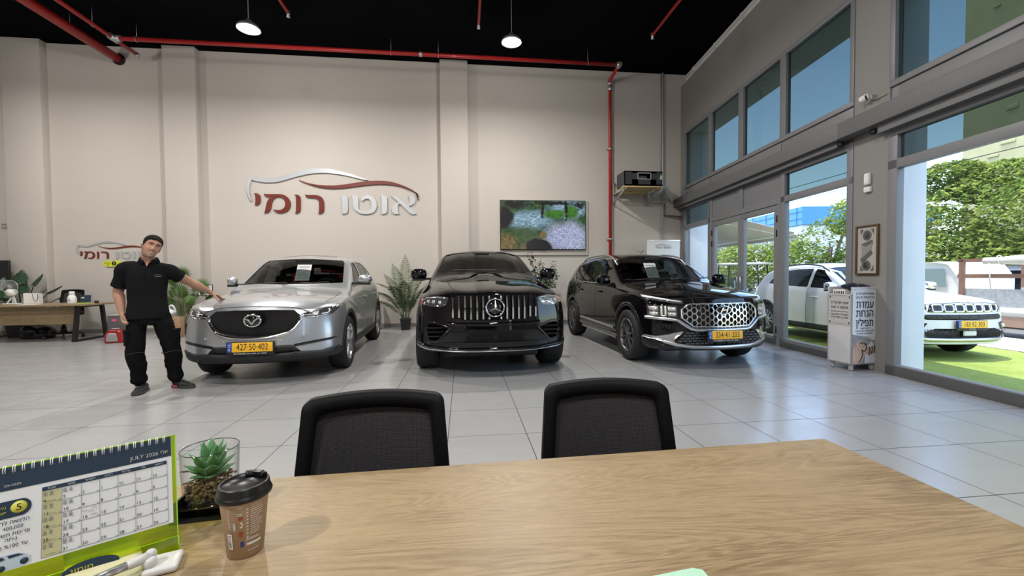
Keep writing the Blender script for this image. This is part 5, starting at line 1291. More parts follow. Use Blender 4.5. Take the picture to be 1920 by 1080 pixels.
# his right hand: hanging, fingers curled into a loose fist, back of the hand outwards
def finger(pts, r=(.0095, .009, .0085, .0075)):
    limb(hb, [off(p) for p in pts], r[:len(pts)], 10, 4)
rp = Vector((-3.615, 4.955, .815)); arm(R_SH, R_EL, R_WR, (-3.625, 4.965, .855))
d_ = (rp-Vector(R_WR)).normalized(); sd = Vector((.45, -.85, 0)).normalized(); sd = (sd-d_*sd.dot(d_)).normalized(); pn = d_.cross(sd).normalized()
if pn.x < 0: pn = -pn                     # palm side, towards the thigh
base = Vector(R_WR)+d_*.02
hb.loft([[tuple(off(base+d_*t+sd*(w*math.cos(a))+pn*(h*math.sin(a)))) for a in [2*PI*k/14 for k in range(14)]] for t, w, h in ((.0, .026, .020), (.03, .037, .019), (.06, .043, .018), (.085, .042, .016), (.095, .036, .012))])
for i, (o_, L_) in enumerate(((.032, .040), (.011, .045), (-.011, .042), (-.032, .034))):
    k0 = base+d_*.083+sd*o_
    k1 = k0+d_*L_*.72+pn*.010+sd*o_*.08; k2 = k1+pn*L_*.55+d_*.010; k3 = k2-d_*L_*.45+pn*.006
    finger([k0, k1, k2, k3])
t0 = base+d_*.02+sd*.026+pn*.004; finger([t0, t0+d_*.030+sd*.016+pn*.012, t0+d_*.062+sd*.012+pn*.022, t0+d_*.085+sd*.004+pn*.026], (.014, .0125, .0105, .009))
# his left hand: flat on the bonnet, fingers forward along the metal, thumb to the side
arm(L_SH, L_EL, L_WR, (-3.025, 5.525, 1.052))
HOODZ = lambda x, y: hood_height(x, y)
lw = Vector((-3.035, 5.515, 1.058)); tipc = Vector((-2.925, 5.625, 0)); tipc.z = HOODZ(tipc.x, tipc.y)+.010
f_ = (tipc-lw).normalized(); sd = Vector((-f_.y, f_.x, 0)).normalized(); up = f_.cross(sd); up = up if up.z > 0 else -up
hb.loft([[tuple(off(lw+f_*t+sd*(w*math.cos(a))+up*(h*math.sin(a)-t*.02))) for a in [2*PI*k/14 for k in range(14)]] for t, w, h in ((-.01, .026, .021), (.02, .036, .019), (.05, .042, .016), (.075, .041, .013), (.085, .035, .010))])
for i, (o_, L_) in enumerate(((.033, .058), (.011, .072), (-.011, .078), (-.033, .070))):
    k0 = lw+f_*.068+sd*o_; dirn = (f_+sd*o_*3.2).normalized()
    pts = [k0]
    for t in (.4, .75, 1.0):
        q = k0+dirn*L_*t; z = HOODZ(q.x, q.y)+.0085; q.z = max(z, k0.z+(z-k0.z)*min(1, t*1.5)) if t < 1 else z; pts.append(q)
    finger(pts)
th = lw+f_*.012-sd*.028; q1 = th+f_*.02-sd*.035; q2 = th+f_*.035-sd*.066
q1.z = (th.z+HOODZ(q1.x, q1.y))/2; q2.z = HOODZ(q2.x, q2.y)+.009; finger([th, q1, q2], (.014, .012, .009))
body = fuse('body', hb, [M_SKIN, M_STUB], man, .0048, 2, .5)
inv = HM.inverted()
for p in body.data.polygons:
    q = inv @ p.center
    if q.z > -.14 and q.z < .14 and abs(q.x) < .09 and q.y < .04:
        jaw = q.z < -.030-.25*max(0, .03-abs(q.x)) or (q.z < .012 and abs(q.x) > .060 and q.y > -.035)
        lip = abs(q.x) < .026 and -.080 < q.z < -.046 and q.y < -.08
        cheek = q.z > -.055 and abs(q.x) > .026 and abs(q.x) < .058 and q.y < -.03
        if jaw and not lip and not cheek and q.z > -.118: p.material_index = 1
# hair
b = MB(); NZ, NA = 26, 56; grid = {}; HC = Vector((0, .008, .02))
for i in range(NZ+1):
    z = -.050+.174*i/NZ
    for j in range(NA):
        a = 2*PI*j/NA; P = Vector(head_pt(a, z, .0005)); front = math.cos(a); g = .020*max(0, min(1, (z-.02)/.07))+.035*max(0, min(1, (z+.03)/.10))
        Q = HC+(P-HC)*(1+g+.012); Q.z += .006*max(0, (z-.06)/.06)
        lim = .072-.012*abs(math.sin(a)) if front > .62 else (.062-.075*((.62-front)/.62)**.8 if front > 0 else -.013-.035*min(1, -front*1.6))
        grid[i, j] = (b.bm.verts.new(HM @ Q), z > lim)
for i in range(NZ):
    for j in range(NA):
        q = [grid[i, j], grid[i, (j+1) % NA], grid[i+1, (j+1) % NA], grid[i+1, j]]
        if sum(k for _, k in q) >= 3: b.face([v for v, _ in q])
b.face([grid[NZ, j][0] for j in range(NA)])
bmesh.ops.delete(b.bm, geom=[v for v in b.bm.verts if not v.link_faces], context='VERTS')
b.build('hair', M_HAIR, man, solid=.004)
b = MB()
def on_face(x, z, lift=.001):
    w = interp(HW, z); a = math.asin(max(-1, min(1, (abs(x)/w)**1.125)))*(1 if x >= 0 else -1); p = Vector(head_pt(a, z)); return HM @ (p+Vector((0, -lift, 0)))
for s in (-1, 1):
    b.tube([on_face(s*x, z, .0015) for x, z in ((.013, .034), (.024, .039), (.037, .040), (.050, .034))], [.003, .0042, .004, .0018], 8)
b.build('eyebrows', M_HAIR, man)
b = MB()
for s in (-1, 1): b.tube([on_face(s*x, z, .0025) for x, z in ((.019, .0165), (.026, .0185), (.034, .019), (.043, .0165))], [.0012, .0026, .0026, .001], 8)
b.build('eyes', mat('dark_eyes', (.03, .018, .012), .2), man)
b = MB()
up_ = [on_face(x, -.0525-.35*(.024-abs(x))*.35, .0052) for x in [-.022+.0055*k for k in range(9)]]; lo_ = [on_face(x, -.056-.50*(.024-abs(x)), .0052) for x in [-.022+.0055*k for k in range(9)]]
for k in range(8): b.quad(up_[k], up_[k+1], lo_[k+1], lo_[k])
b.build('teeth', mat('teeth_white', (.66, .62, .56), .3), man, solid=.003)
b = MB(); b.tube([on_face(x, -.0505-.3*(.024-abs(x))*.3, .0035) for x in [-.026+.0065*k for k in range(9)]], [.0015]+[.003]*7+[.0015], 8)
b.tube([on_face(x, -.0545-.62*(.026-abs(x)), .004) for x in [-.026+.0065*k for k in range(9)]], [.0015]+[.0034]*7+[.0015], 8); b.build('lips', mat('lip_skin', (.30, .12, .09), .5), man)
# polo shirt
b = MB(); c_ = lambda x, y, z: off((x, y, z))
oval_loft(b, [(c_(-3.45, 5.08, .805), .186, .136, YAW), (c_(-3.45, 5.08, .90), .182, .132, YAW), (c_(-3.45, 5.078, 1.03), .172, .122, YAW), (c_(-3.445, 5.072, 1.17), .176, .122, YAW), (c_(-3.44, 5.07, 1.27), .186, .120, YAW), (c_(-3.44, 5.075, 1.345), .190, .106, YAW), (c_(-3.44, 5.08, 1.395), .150, .088, YAW), (c_(-3.435, 5.085, 1.43), .090, .075, YAW), (c_(-3.425, 5.08, 1.455), .070, .068, YAW)], 36)
def sleeve(sh, el, t):
    sh, el = Vector(sh), Vector(el); inn = Vector((-3.44, 5.08, 1.36)).lerp(sh, .5)
    limb(b, [off(inn), off(sh), off(sh.lerp(el, t*.55)), off(sh.lerp(el, t))], [.080, .079, .074, .076], 20)
sleeve(R_SH, R_EL, .80); sleeve(L_SH, L_EL, .50)
# hanging folds
shirt = fuse('polo_shirt', b, M_POLO, man, .0085, 3, .5)
folds(shirt, .010, 9, (1, 1, .5)); b = MB(); cc = []      # turned-down collar
NC = Vector(off((-3.418, 5.068, 1.452)))
for (r0, z0) in ((.064, -.004), (.069, .026), (.078, .024), (.096, -.022)):
    ring = []
    for k in range(25):
        a = -PI/2+YAW+.42+(2*PI-.84)*k/24+0; gap = 0
        drop = -.030*math.exp(-((k-0)/3.0)**2)-.030*math.exp(-((k-24)/3.0)**2)
        ring.append(NC+Vector((r0*math.cos(a), r0*.95*math.sin(a), z0+drop)))
    cc.append(ring)
b.loft(cc, closed=False, cap=False); b.build('collar', M_POLO, man, solid=.004)
fwd = Vector((math.sin(YAW), -math.cos(YAW), 0)); lft = Vector((math.cos(YAW), math.sin(YAW), 0))
b = MB()      # open neck with skin showing
v0 = NC+fwd*.070+Vector((0, 0, .01)); 
pts = [NC+fwd*.070-lft*.034+Vector((0, 0, .006)), NC+fwd*.070+lft*.034+Vector((0, 0, .006)), NC+fwd*.108+Vector((0, 0, -.075))]
b.face([b.bm.verts.new(p) for p in pts]); vs = [b.bm.verts.new(p-fwd*.03) for p in pts]
b.bm.verts.ensure_lookup_table(); vv = list(b.bm.verts)
for k in range(3): b.face([vv[k], vv[(k+1) % 3], vv[3+(k+1) % 3], vv[3+k]])
b.build('open_neckline', M_SKIN, man)
bv = bvh_of(shirt)
def on_shirt(l, z, lift=.003):
    o_ = Vector(off((-3.44, 5.07, z)))+lft*l+fwd*1.0; h = bv.ray_cast(o_, -fwd)
    return (h[0]+fwd*lift) if h[0] else o_-fwd*.87
b = MB(); b.tube([on_shirt(0, z, .002) for z in (1.36, 1.32, 1.27, 1.23)], .006, 8)
for z in (1.335, 1.29, 1.245): p = on_shirt(.0, z, .008); b.ball(tuple(p), .005, 8, 6)
b.build('placket', M_POLO, man)
b = MB(); b.tube([on_shirt(.075+.011*k, 1.275+.010*math.sin(PI*k/6)*(1 if k < 4 else .6), .002) for k in range(7)], .0026, 6); b.tube([on_shirt(.085+.009*k, 1.264, .002) for k in range(6)], .0035, 6); b.build('chest_emblem', mat('grey_thread', (.16, .15, .15), .7), man)
# trousers
b = MB()
oval_loft(b, [(c_(-3.45, 5.08, .74), .155, .118, YAW), (c_(-3.45, 5.08, .82), .160, .118, YAW), (c_(-3.45, 5.08, .90), .150, .110, YAW)], 32)
for hp, kn, an, x in ((R_HIP, R_KN, R_AN, -1), (L_HIP, L_KN, L_AN, 1)):
    hp, kn, an = Vector(hp), Vector(kn), Vector(an)
    limb(b, [off(hp), off(hp.lerp(kn, .35)), off(hp.lerp(kn, .75)), off(kn), off(kn.lerp(an, .35)), off(kn.lerp(an, .70)), off(kn.lerp(an, .88)), off(kn.lerp(an, .97))], [.082, .088, .084, .080, .077, .066, .072, .052], 22)
tr = fuse('cargo_trousers', b, M_TROU, man, .009, 3, .5); folds(tr, .016, 8, (1, 1, .8), .8)
tb = bvh_of(tr)
for c, az in (((-3.53, 5.02, .60), YAW+PI+.35), ((-3.305, 5.12, .59), YAW-.35)):
    d = Vector((math.cos(az), math.sin(az), 0)); h = tb.ray_cast(Vector(off(c))+d*.6, -d); p = h[0] if h[0] else Vector(off(c))+d*.09
    b = MB(); M = T(p-d*.010) @ RZ(az-PI/2); b.box((0, .0, 0), (.13, .034, .17), M, .014, 3); b.box((0, .004, .07), (.134, .034, .05), M, .012, 3)
    b.build('cargo_pocket', M_TROU, tr)
b = MB()
for kn in (R_KN, L_KN):
    k = Vector(kn); b.tube([tuple(Vector(off(k))+Vector((.088*math.cos(a), .088*math.sin(a), -.02-.012*math.sin(a*2)))) for a in [-PI+.2+(PI-.1)*q/14 for q in range(15)]], .0035, 6)
b.build('knee_seam', mat('faded_seam', (.03, .03, .032), .8), tr)
b = MB()
for s in (-1, 1): b.tube([tuple(Vector(off((-3.41, 4.955, .80)))+lft*s*.012+Vector((0, 0, -.09*t-.0)) + fwd*(.004)) for t in (0, .5, 1)], .003, 6)
b.build('drawstring', M_POLO, tr)
# shoes: profile along the foot
def shoe(an, yaw, label, red):
    c = T(off((an[0], an[1], 0))) @ RZ(yaw)      # toe along -Y
    t = MB()
    secs = [(.085, .030, .075), (.07, .037, .094), (.03, .039, .098), (-.02, .041, .088), (-.07, .046, .070), (-.12, .048, .055), (-.165, .040, .046), (-.188, .020, .036)]
    rings = []
    for y, w, h in secs:
        ring = []
        for k in range(16):
            a = 2*PI*k/16; x = w*math.copysign(abs(math.cos(a))**.8, math.cos(a)); z = .022+(h-.022)*(.5+.5*math.sin(a)); ring.append((x*(1 if math.sin(a) < .2 else 1-.35*math.sin(a)), y, z))
        rings.append(ring)
    t.loft(rings, M=c); o = t.build('shoe', M_SHOE, man, sub=1)
    t = MB(); out = []
    for y, w, h in [(.095, .026, 0)]+[(y, w*1.10, 0) for y, w, _ in secs]+[(-.196, .012, 0)]: out.append((w, y))
    poly = [(x, y) for x, y in out]+[(-x, y) for x, y in reversed(out)]
    t.prism(poly, .0, .027, c, True); t.build('sole', M_SOLE, o)
    t = MB()
    for k in range(4): t.tube([c @ Vector((x, -.02-.028*k, .094-.010*k-(x*x)*9)) for x in (-.024, -.012, 0, .012, .024)], .004, 6)
    for q in range(3): t.tube([c @ Vector((-.047, -.045-.018*q, .03)), c @ Vector((-.040, -.025-.018*q, .062))], .004, 5); t.tube([c @ Vector((.047, -.045-.018*q, .03)), c @ Vector((.040, -.025-.018*q, .062))], .004, 5)
    t.build('laces', mat('grey_laces', (.06, .06, .062), .8), o)
    if red:
        t = MB(); t.prism([(-.01, .006), (.06, .006), (.055, .034), (.0, .034)], -.0475, -.038, c @ M_SIDE); t.prism([(-.01, .006), (.06, .006), (.055, .034), (.0, .034)], .038, .0475, c @ M_SIDE); t.build('sole_patch', mat('coral_patch', (.55, .09, .10), .5), o)
for hp_, an_ in ((R_KN, R_AN), (L_KN, L_AN)):
    t = MB(); a_, k_ = Vector(off(an_)), Vector(off(hp_)); limb(t, [tuple(a_+(k_-a_)*.25), tuple(a_+(k_-a_)*.1), tuple(a_-(k_-a_)*.03)], [.046, .046, .044], 14); t.build('sock', M_TROU, man)
shoe((-3.515, 5.06, .09), .28, 'r', False); shoe((-3.225, 5.21, .09), 1.25, 'l', True)
# ------------------------------------------------------------------ the desk in front and what stands on it
def wood_material(name, along='X', c0=(.305, .222, .122), c1=(.385, .290, .165), c2=(.165, .112, .055)):
    m, nt, b = nodes_of(name, .42, .4); g = NT(nt); co = g.n('ShaderNodeTexCoord').outputs['Object']
    sc = (.55, 5.0, 5.0) if along == 'X' else (5.0, .55, 5.0); st = (1.2, 42, 42) if along == 'X' else (42, 1.2, 42)
    ax = (1, 1, 1)
    w = g.noise(g.mapping(co, sc), 1.3, 4, .5, 1.1)
    rings = g.math('FRACT', g.math('MULTIPLY', w, 22.0)); rings = g.math('POWER', g.math('ABSOLUTE', g.math('SUBTRACT', rings, .5)), 1.6)
    fib = g.noise(g.mapping(co, st), 3.0, 6, .65, .2); blot = g.noise(g.mapping(co, (.8, 2.2, 3) if along == 'X' else (2.2, .8, 3)), 2.0, 5, .6)
    fine = g.noise(g.mapping(co, (9, 260, 260) if along == 'X' else (260, 9, 260)), 3.0, 4, .6); pore = g.noise(g.mapping(co, (26, 420, 420) if along == 'X' else (420, 26, 420)), 2.0, 2, .5)
    f = g.math('ADD', g.math('ADD', g.math('MULTIPLY', rings, .30), g.math('MULTIPLY', fib, .24)), g.math('ADD', g.math('MULTIPLY', blot, .34), g.math('MULTIPLY', fine, .22)))
    col = g.ramp(f, [(.30, c2), (.43, c0), (.60, c1)])
    col = g.mix(g.math('MULTIPLY', g.math('GREATER_THAN', pore, .62), .35), col, c2)
    vo = g.n('ShaderNodeTexVoronoi'); vo.inputs['Scale'].default_value = 2.6; g.l(g.mapping(co, (.8, 2.4, 2) if along == 'X' else (2.4, .8, 2), (.37, .2, 0)), vo.inputs['Vector'])
    kn = g.math('SUBTRACT', 1.0, g.math('MULTIPLY', vo.outputs['Distance'], 9.0), True)
    col = g.mix(g.math('MULTIPLY', kn, .65), col, (.13, .085, .045))
    g.l(col, b.inputs['Base Color']); g.l(g.math('ADD', .34, g.math('MULTIPLY', fib, .2)), b.inputs['Roughness']); g.bump(fib, .10, b, .002); return m
M_OAK = wood_material('oak_desk_top')
desk = empty('desk', 'large oak-grained desk in front with its corner at the right', 'desk', (.0, .6, 0))
b = MB(); b.prism([(1.067, 1.135-.6), (1.075, -.45), (-1.5, -.52), (-1.5, 1.057-.6)], .712, .740); b.build('tabletop', M_OAK, desk, bevel=.0015)
for x, y in ((.97, .40), (.97, -.36), (-1.42, .36), (-1.42, -.40)):
    b = MB(); b.box((x, y, .356), (.06, .06, .712), None, .003); b.build('leg', M_BLACKMET, desk)
b = MB(); b.box((-.22, .38, .69), (2.4, .04, .04)); b.box((-.22, -.36, .69), (2.4, .04, .04)); b.build('frame_rail', M_BLACKMET, desk)
b = MB(); b.box((-.22, -.16, .50), (2.3, .018, .36)); b.build('modesty_panel', M_OAK, desk)
# mesh chairs pulled up on the other side
def mesh_fabric():
    m, nt, b = nodes_of('black_chair_mesh', .8, .25); g = NT(nt); co = g.n('ShaderNodeTexCoord').outputs['Object']
    wv = []
    for ax, off_ in (((1, 0, 0), 0), ((0, 0, 1), 0)):
        w = g.n('ShaderNodeTexWave', bands_direction='X' if ax[0] else 'Z'); w.inputs['Scale'].default_value = 78; w.inputs['Distortion'].default_value = .6; w.inputs['Detail'].default_value = 1; g.l(co, w.inputs['Vector']); wv.append(w.outputs['Fac'])
    f = g.math('MULTIPLY', wv[0], wv[1]); nz = g.noise(co, 120, 2)
    g.l(g.mix(g.math('ADD', g.math('MULTIPLY', f, .8), g.math('MULTIPLY', nz, .3)), (.010, .010, .012), (.082, .076, .082)), b.inputs['Base Color']); g.bump(f, .5, b, .003); return m
M_MESH = mesh_fabric()
def rr_outline(wb, wt, h, rad, arch, n=8, rb=None):
    "rounded trapezoid in (x, z), wider at the bottom, arched top"
    pts = []
    rb = rb or rad
    for (cx, cz, a0, r) in ((wb/2-rb, rb, -PI/2, rb), (wt/2-rad, h-rad, 0, rad), (-wt/2+rad, h-rad, PI/2, rad), (-wb/2+rb, rb, PI, rb)):
        for k in range(n+1):
            a = a0+PI/2*k/n; pts.append((cx+r*math.cos(a), cz+r*math.sin(a)))
        if a0 == 0:
            for k in range(1, 8):
                x = (wt/2-rad)*(1-2*k/8); pts.append((x, h))
    return [(x, z+(arch*(1-(x/(wt/2))**2) if z > h*.6 else 0)) for x, z in pts]
def office_chair(name, label, loc, rz, group):
    t = empty(name, label, 'chair', loc, rz, group)      # occupant faces -Y
    lean = lambda x, z: (x, .23+.20*max(0, z-.1)**1.25+.10*(x/.22)**2*-.45, .462+z*.96)
    outer = rr_outline(.455, .40, .435, .028, .011); inner = rr_outline(.375, .325, .358, .022, .011)
    inner = [(x, z+.032) for x, z in inner]
    b = MB(); n = len(outer); R_ = []
    for pts, dy in ((outer, .022), (outer, -.004), (outer, -.012), (inner, -.012), (inner, .022)):
        sc = .985 if dy == -.012 and pts is outer else 1
        R_.append([Vector(lean(x*sc, z))+Vector((0, dy, 0)) for x, z in pts])
    R_.append(R_[0]); b.loft(R_, True, False, True); b.build('backrest', mat('chair_frame_plastic', (.005, .005, .006), .55, spec=.15, bump=.05, bscale=400), t)
    b = MB(); b.prism([(x*1.02, z) for x, z in inner], 0, .001, None)
    rows = 14; cols = 12; b.bm.clear()
    xs = [-1+2*k/cols for k in range(cols+1)]
    V = []
    for j in range(rows+1):
        z = .030+.385*j/rows; half = .19-.026*j/rows
        V.append([b.bm.verts.new(Vector(lean(x*half, z+.016*(1-x*x)*(j/rows)))+Vector((0, .004, 0))) for x in xs])
    for j in range(rows):
        for k in range(cols): b.face([V[j][k], V[j][k+1], V[j+1][k+1], V[j+1][k]])
    b.build('back_mesh', M_MESH, t, solid=.003)
    b = MB(); b.tube(spline([(0, .24, .62), (0, .30, .50), (0, .25, .40), (0, .05, .385)], 5), .028, 8); b.build('back_spine', M_BLACKPLA, t)
    b = MB(); b.box((0, -.02, .45), (.48, .46, .08), None, .035, 3); b.build('seat', mat('black_seat_fabric', (.016, .016, .018), .9, bump=.15, bscale=250), t)
    b = MB(); b.lathe([(.001, .40), (.10, .40), (.10, .385), (.03, .37), (.03, .20), (.045, .20), (.045, .10), (.001, .10)], 18); b.build('gas_lift', M_BLACKMET, t)
    b = MB()
    for k in range(5):
        a = 2*PI*k/5+.3; b.loft([[(0, -.025, .11), (0, .025, .11), (0, .02, .07), (0, -.02, .07)], [(.29, -.016, .085), (.29, .016, .085), (.29, .012, .062), (.29, -.012, .062)]], M=RZ(a))
    b.build('star_base', M_BLACKPLA, t)
    for k in range(5):
        a = 2*PI*k/5+.3; b = MB()
        for q in (-.014, .014): b.lathe([(.001, -.008), (.026, -.008), (.028, 0), (.026, .008), (.001, .008)], 14, RZ(a) @ T(.29, q, .028) @ RX(PI/2))
        b.box((0, 0, 0), (.02, .01, .05), RZ(a) @ T(.29, 0, .05)); b.build('caster', M_BLACKPLA, t)
    return t
office_chair('office_chair', 'left of the two black mesh chairs behind the front desk', (-.252, 1.02, 0), .03, 'mesh chairs at the front desk')
office_chair('office_chair', 'right of the two black mesh chairs behind the front desk', (.440, 1.06, 0), -.06, 'mesh chairs at the front desk')
# ---- desk calendar on a lime acrylic stand
CA, CT = math.radians(33), math.radians(14)
ce = Vector((math.cos(CA), math.sin(CA), 0)); cg = Vector((-math.sin(CA)*math.sin(CT), math.cos(CA)*math.sin(CT), math.cos(CT))); cn = ce.cross(cg)
MC = Matrix((ce, cg, cn)).transposed().to_4x4(); MC.translation = Vector((-.511, .810, .7405))
def lime():
    m = bpy.data.materials.new('lime_acrylic'); m.use_nodes = True; nt = m.node_tree; nt.nodes.clear(); g = NT(nt)
    out = g.n('ShaderNodeOutputMaterial'); tr = g.n('ShaderNodeBsdfTransparent'); tr.inputs[0].default_value = (.80, .86, .06, 1); gl = g.n('ShaderNodeBsdfGlossy'); gl.inputs['Roughness'].default_value = .05; df = g.n('ShaderNodeBsdfTranslucent'); df.inputs[0].default_value = (.55, .85, .02, 1)
    m1 = g.n('ShaderNodeMixShader'); m1.inputs[0].default_value = .12; m2 = g.n('ShaderNodeMixShader'); m2.inputs[0].default_value = .05
    g.l(tr.outputs[0], m1.inputs[1]); g.l(df.outputs[0], m1.inputs[2]); g.l(m1.outputs[0], m2.inputs[1]); g.l(gl.outputs[0], m2.inputs[2]); g.l(m2.outputs[0], out.inputs[0]); MATS['lime_acrylic'] = m; return m
M_LIME = lime(); M_LIMEEDGE = mat('lime_acrylic_edge', (.38, .72, .02), .3, coat=.5)
M_NAVY = mat('navy_print', (.018, .04, .075), .5); M_SHEET = mat('calendar_paper', (.80, .84, .88), .6); M_YELPRINT = mat('pale_yellow_print', (.56, .56, .33), .6); M_YEL = mat('yellow_print', (.66, .66, .10), .5)
M_GREYTXT = mat('grey_print_ink', (.24, .25, .26), .6); M_LINE = mat('fine_rule_ink', (.20, .22, .25), .6)
cal = empty('desk_calendar', 'spiral desk calendar open at July on a lime acrylic stand', 'calendar', MC.translation)
ML = T(-MC.translation) @ MC         # part meshes are drawn in calendar space, relative to the Empty
CX0 = -.305
b = MB(); b.box(((CX0)/2, .1025, -.0035), (-CX0, .205, .003), ML); st = b.build('stand', M_LIME, cal)
b = MB(); b.box((-.0008, .1025, -.0035), (.0016, .206, .0036), ML); b.box((CX0/2, .2045, -.0035), (-CX0, .0014, .0036), ML); b.box((CX0/2, .0008, -.003), (-CX0, .0022, .005), ML); b.build('stand_edge', M_LIMEEDGE, st)
fd = Vector((cn.x, cn.y, 0)).normalized()
b = MB(); b.quad((0, .001, -.002), (0, .029, .004), (CX0, .029, .004), (CX0, .001, -.002), ML); b.build('front_lip', M_LIME, st)
b = MB(); b.tube([ML @ Vector((0, .029, .004)), ML @ Vector((CX0, .029, .004))], .0008, 5); b.tube([ML @ Vector((0, .029, .004)), ML @ Vector((0, .001, -.001))], .0008, 5); b.build('lip_edge', M_LIMEEDGE, st)
b = MB(); bk = -fd; o_ = Vector((0, 0, 0))
for z in (.0015,):
    p0, p1 = ML @ Vector((0, .0, -.004)), ML @ Vector((CX0, .0, -.004)); b.quad(p0, p1, p1+bk*.10, p0+bk*.10)
t0_, t1_ = ML @ Vector((0, .204, -.005)), ML @ Vector((CX0, .204, -.005)); b.quad(p0+bk*.10, p1+bk*.10, t1_, t0_); b.build('rear_leaf', M_LIME, st)
b = MB(); b.box(((CX0-.0065)/2, .128, -.0012), (-CX0-.0065, .150, .0012), ML); sheet = b.build('sheet', M_SHEET, cal)
b = MB(); b.box(((CX0-.0068)/2, .186, -.0004), (-CX0-.0068, .0345, .0006), ML)
b.box(((-.168-.0135)/2, .159, -.0004), (.1545, .0062, .0006), ML); b.build('header_band', M_NAVY, sheet)
b = MB(); b.box((-.157, .106, -.0004), (.0222, .1, .0005), ML); b.build('saturday_column', M_YELPRINT, sheet)
b = MB()
cols = [-.0135, -.035, -.0572, -.0795, -.102, -.124, -.146, -.168]; rows_ = [.156, .1365, .117, .0972, .0772, .0568]
for x in cols: b.box((x, .106, -.0003), (.0004, .100, .0006), ML)
for z in rows_: b.box(((-.168-.0135)/2, z, -.0003), (.1545, .0004, .0006), ML)
b.build('grid_lines', M_LINE, sheet)
b = MB(); d_ = [[28, 29, 30, 1, 2, 3, 4], [5, 6, 7, 8, 9, 10, 11], [12, 13, 14, 15, 16, 17, 18], [19, 20, 21, 22, 23, 24, 25], [26, 27, 28, 29, 30, 31]]
MT = ML @ T(0, 0, .0006)
for r, wk in enumerate(d_):
    for c, n in enumerate(wk):
        if r == 0 and c < 3: continue
        b.text(str(n), .0066, MT @ T(cols[c+1]+.0012, rows_[r+1]+.0042, 0), .0001, 'LEFT', bold=.035)
b.build('date_numbers', M_INK, sheet)
b = MB()
for c, n in enumerate((28, 29, 30)): b.text(str(n), .0066, MT @ T(cols[c+1]+.0012, rows_[1]+.0042, 0), .0001, 'LEFT', bold=.01)
rnd = random.Random(3)
for r in range(5):      # small print in the day cells: candle-lighting columns and holiday lines
    for c in (5, 6):
        for q in range(2):
            for k in range(5):
                w = rnd.uniform(.003, .005); b.box((cols[c+1]+.0035+q*.0065, rows_[r]-.0022-k*.0014, .0002), (w, .0005, .0003), ML)
    b.box((cols[7]+.010, rows_[r+1]+.0032, .0002), (.011, .0005, .0003), ML)
    for c in range(7): b.box((cols[c]-.002, rows_[r+1]+.0016, .0002), (.0022, .0009, .0003), ML)
b.build('small_print', M_GREYTXT, sheet)
b = MB(); b.text('JULY 2026 ' + heb('יולי'), .0088, MT @ T(-.0115, .1775, .0006), .0001, 'RIGHT', bold=.006)
b.text(heb('תמוז-אב'), .0055, MT @ T(-.190, .176, .0006), .0001, 'RIGHT', bold=.006)
for c, wd in enumerate(('ראשון', 'שני', 'שלישי', 'רביעי', 'חמישי', 'שישי', 'שבת')): b.text(heb(wd), .0048, MT @ T((cols[c]+cols[c+1])/2, .1592, .0006), .0001, bold=.006)
b.build('weekday_names', M_PAPER, sheet)
b = MB()
b.text(heb('הלוואה לרכב'), .0072, MT @ T(-.1805, .1215, 0), .0001, 'RIGHT', bold=.006); b.text('400,000', .0066, MT @ T(-.187, .1130, 0), .0001, 'RIGHT', bold=.01)
b.text(heb('פריסת תשלומים'), .0068, MT @ T(-.180, .1040, 0), .0001, 'RIGHT', bold=.006); b.text(heb('נוחה'), .0066, MT @ T(-.193, .0965, 0), .0001, 'RIGHT', bold=.006); b.text(heb('עד 100% מימון'), .0068, MT @ T(-.182, .0870, 0), .0001, 'RIGHT', bold=.006)
b.build('offer_lettering', M_NAVY, sheet)
b = MB()     # hand-written note in the cell of the 16th
for k, (x, z, w) in enumerate(((-.1195, .1105, .006), (-.1085, .1135, .005), (-.112, .1085, .006), (-.109, .1025, .007))):
    b.tube([ML @ Vector((x-w/2+w*q/6, z+(.0012 if q % 2 else -.0008), .0004)) for q in range(7)], .00022, 4)
b.build('pen_scribble', M_INK, sheet)
b = MB(); b.prism([(.011*math.cos(a), .0125*math.sin(a)) for a in [PI*(-.5+k/12) for k in range(13)]]+[(-.10, .0125), (-.10, -.0125)], .0, .0006, ML @ T(-.190, .1405, -.0005)); b.build('pill_badge', M_NAVY, sheet)
b = MB(); b.lathe([(.001, 0), (.0088, 0), (.0088, .0005), (.001, .0005)], 24, ML @ T(-.192, .1415, .0002)); b.text(heb('מימון'), .0065, MT @ T(-.205, .1440, .0002), .0001, 'RIGHT', bold=.006); b.text(heb('ישיר'), .0065, MT @ T(-.205, .1365, .0002), .0001, 'RIGHT', bold=.006); b.build('badge_disc', M_YEL, sheet)
b = MB(); b.text('5', .014, ML @ T(-.192, .1410, .0010), .0001, bold=.03); b.build('badge_figure', M_INK, sheet)
b = MB()     # little printed hatchback
carp = [(-.262, .058), (-.262, .066), (-.248, .0705), (-.236, .0735), (-.222, .0765), (-.208, .0785), (-.192, .0775), (-.184, .0735), (-.1795, .069), (-.1795, .061), (-.186, .0575)]
b.prism(carp, 0, .0004, ML @ T(0, -.003, -.0003)); pc = b.build('printed_car', mat('pale_blue_print', (.50, .62, .72), .5), sheet)
b = MB(); b.prism([(-.234, .0715), (-.222, .0750), (-.208, .0770), (-.205, .0725), (-.222, .0700)], 0, .0004, ML @ T(0, -.003, .0002)); b.prism([(-.201, .0725), (-.203, .0770), (-.192, .0765), (-.186, .0735)], 0, .0004, ML @ T(0, -.003, .0002))
for x in (-.246, -.209, -.1855): b.lathe([(.001, 0), (.0045, 0), (.0045, .0004), (.001, .0004)], 18, ML @ T(x, .0575+.0035*(x > -.19), .0002))
b.build('printed_car_dark', M_NAVY, pc)
b = MB()
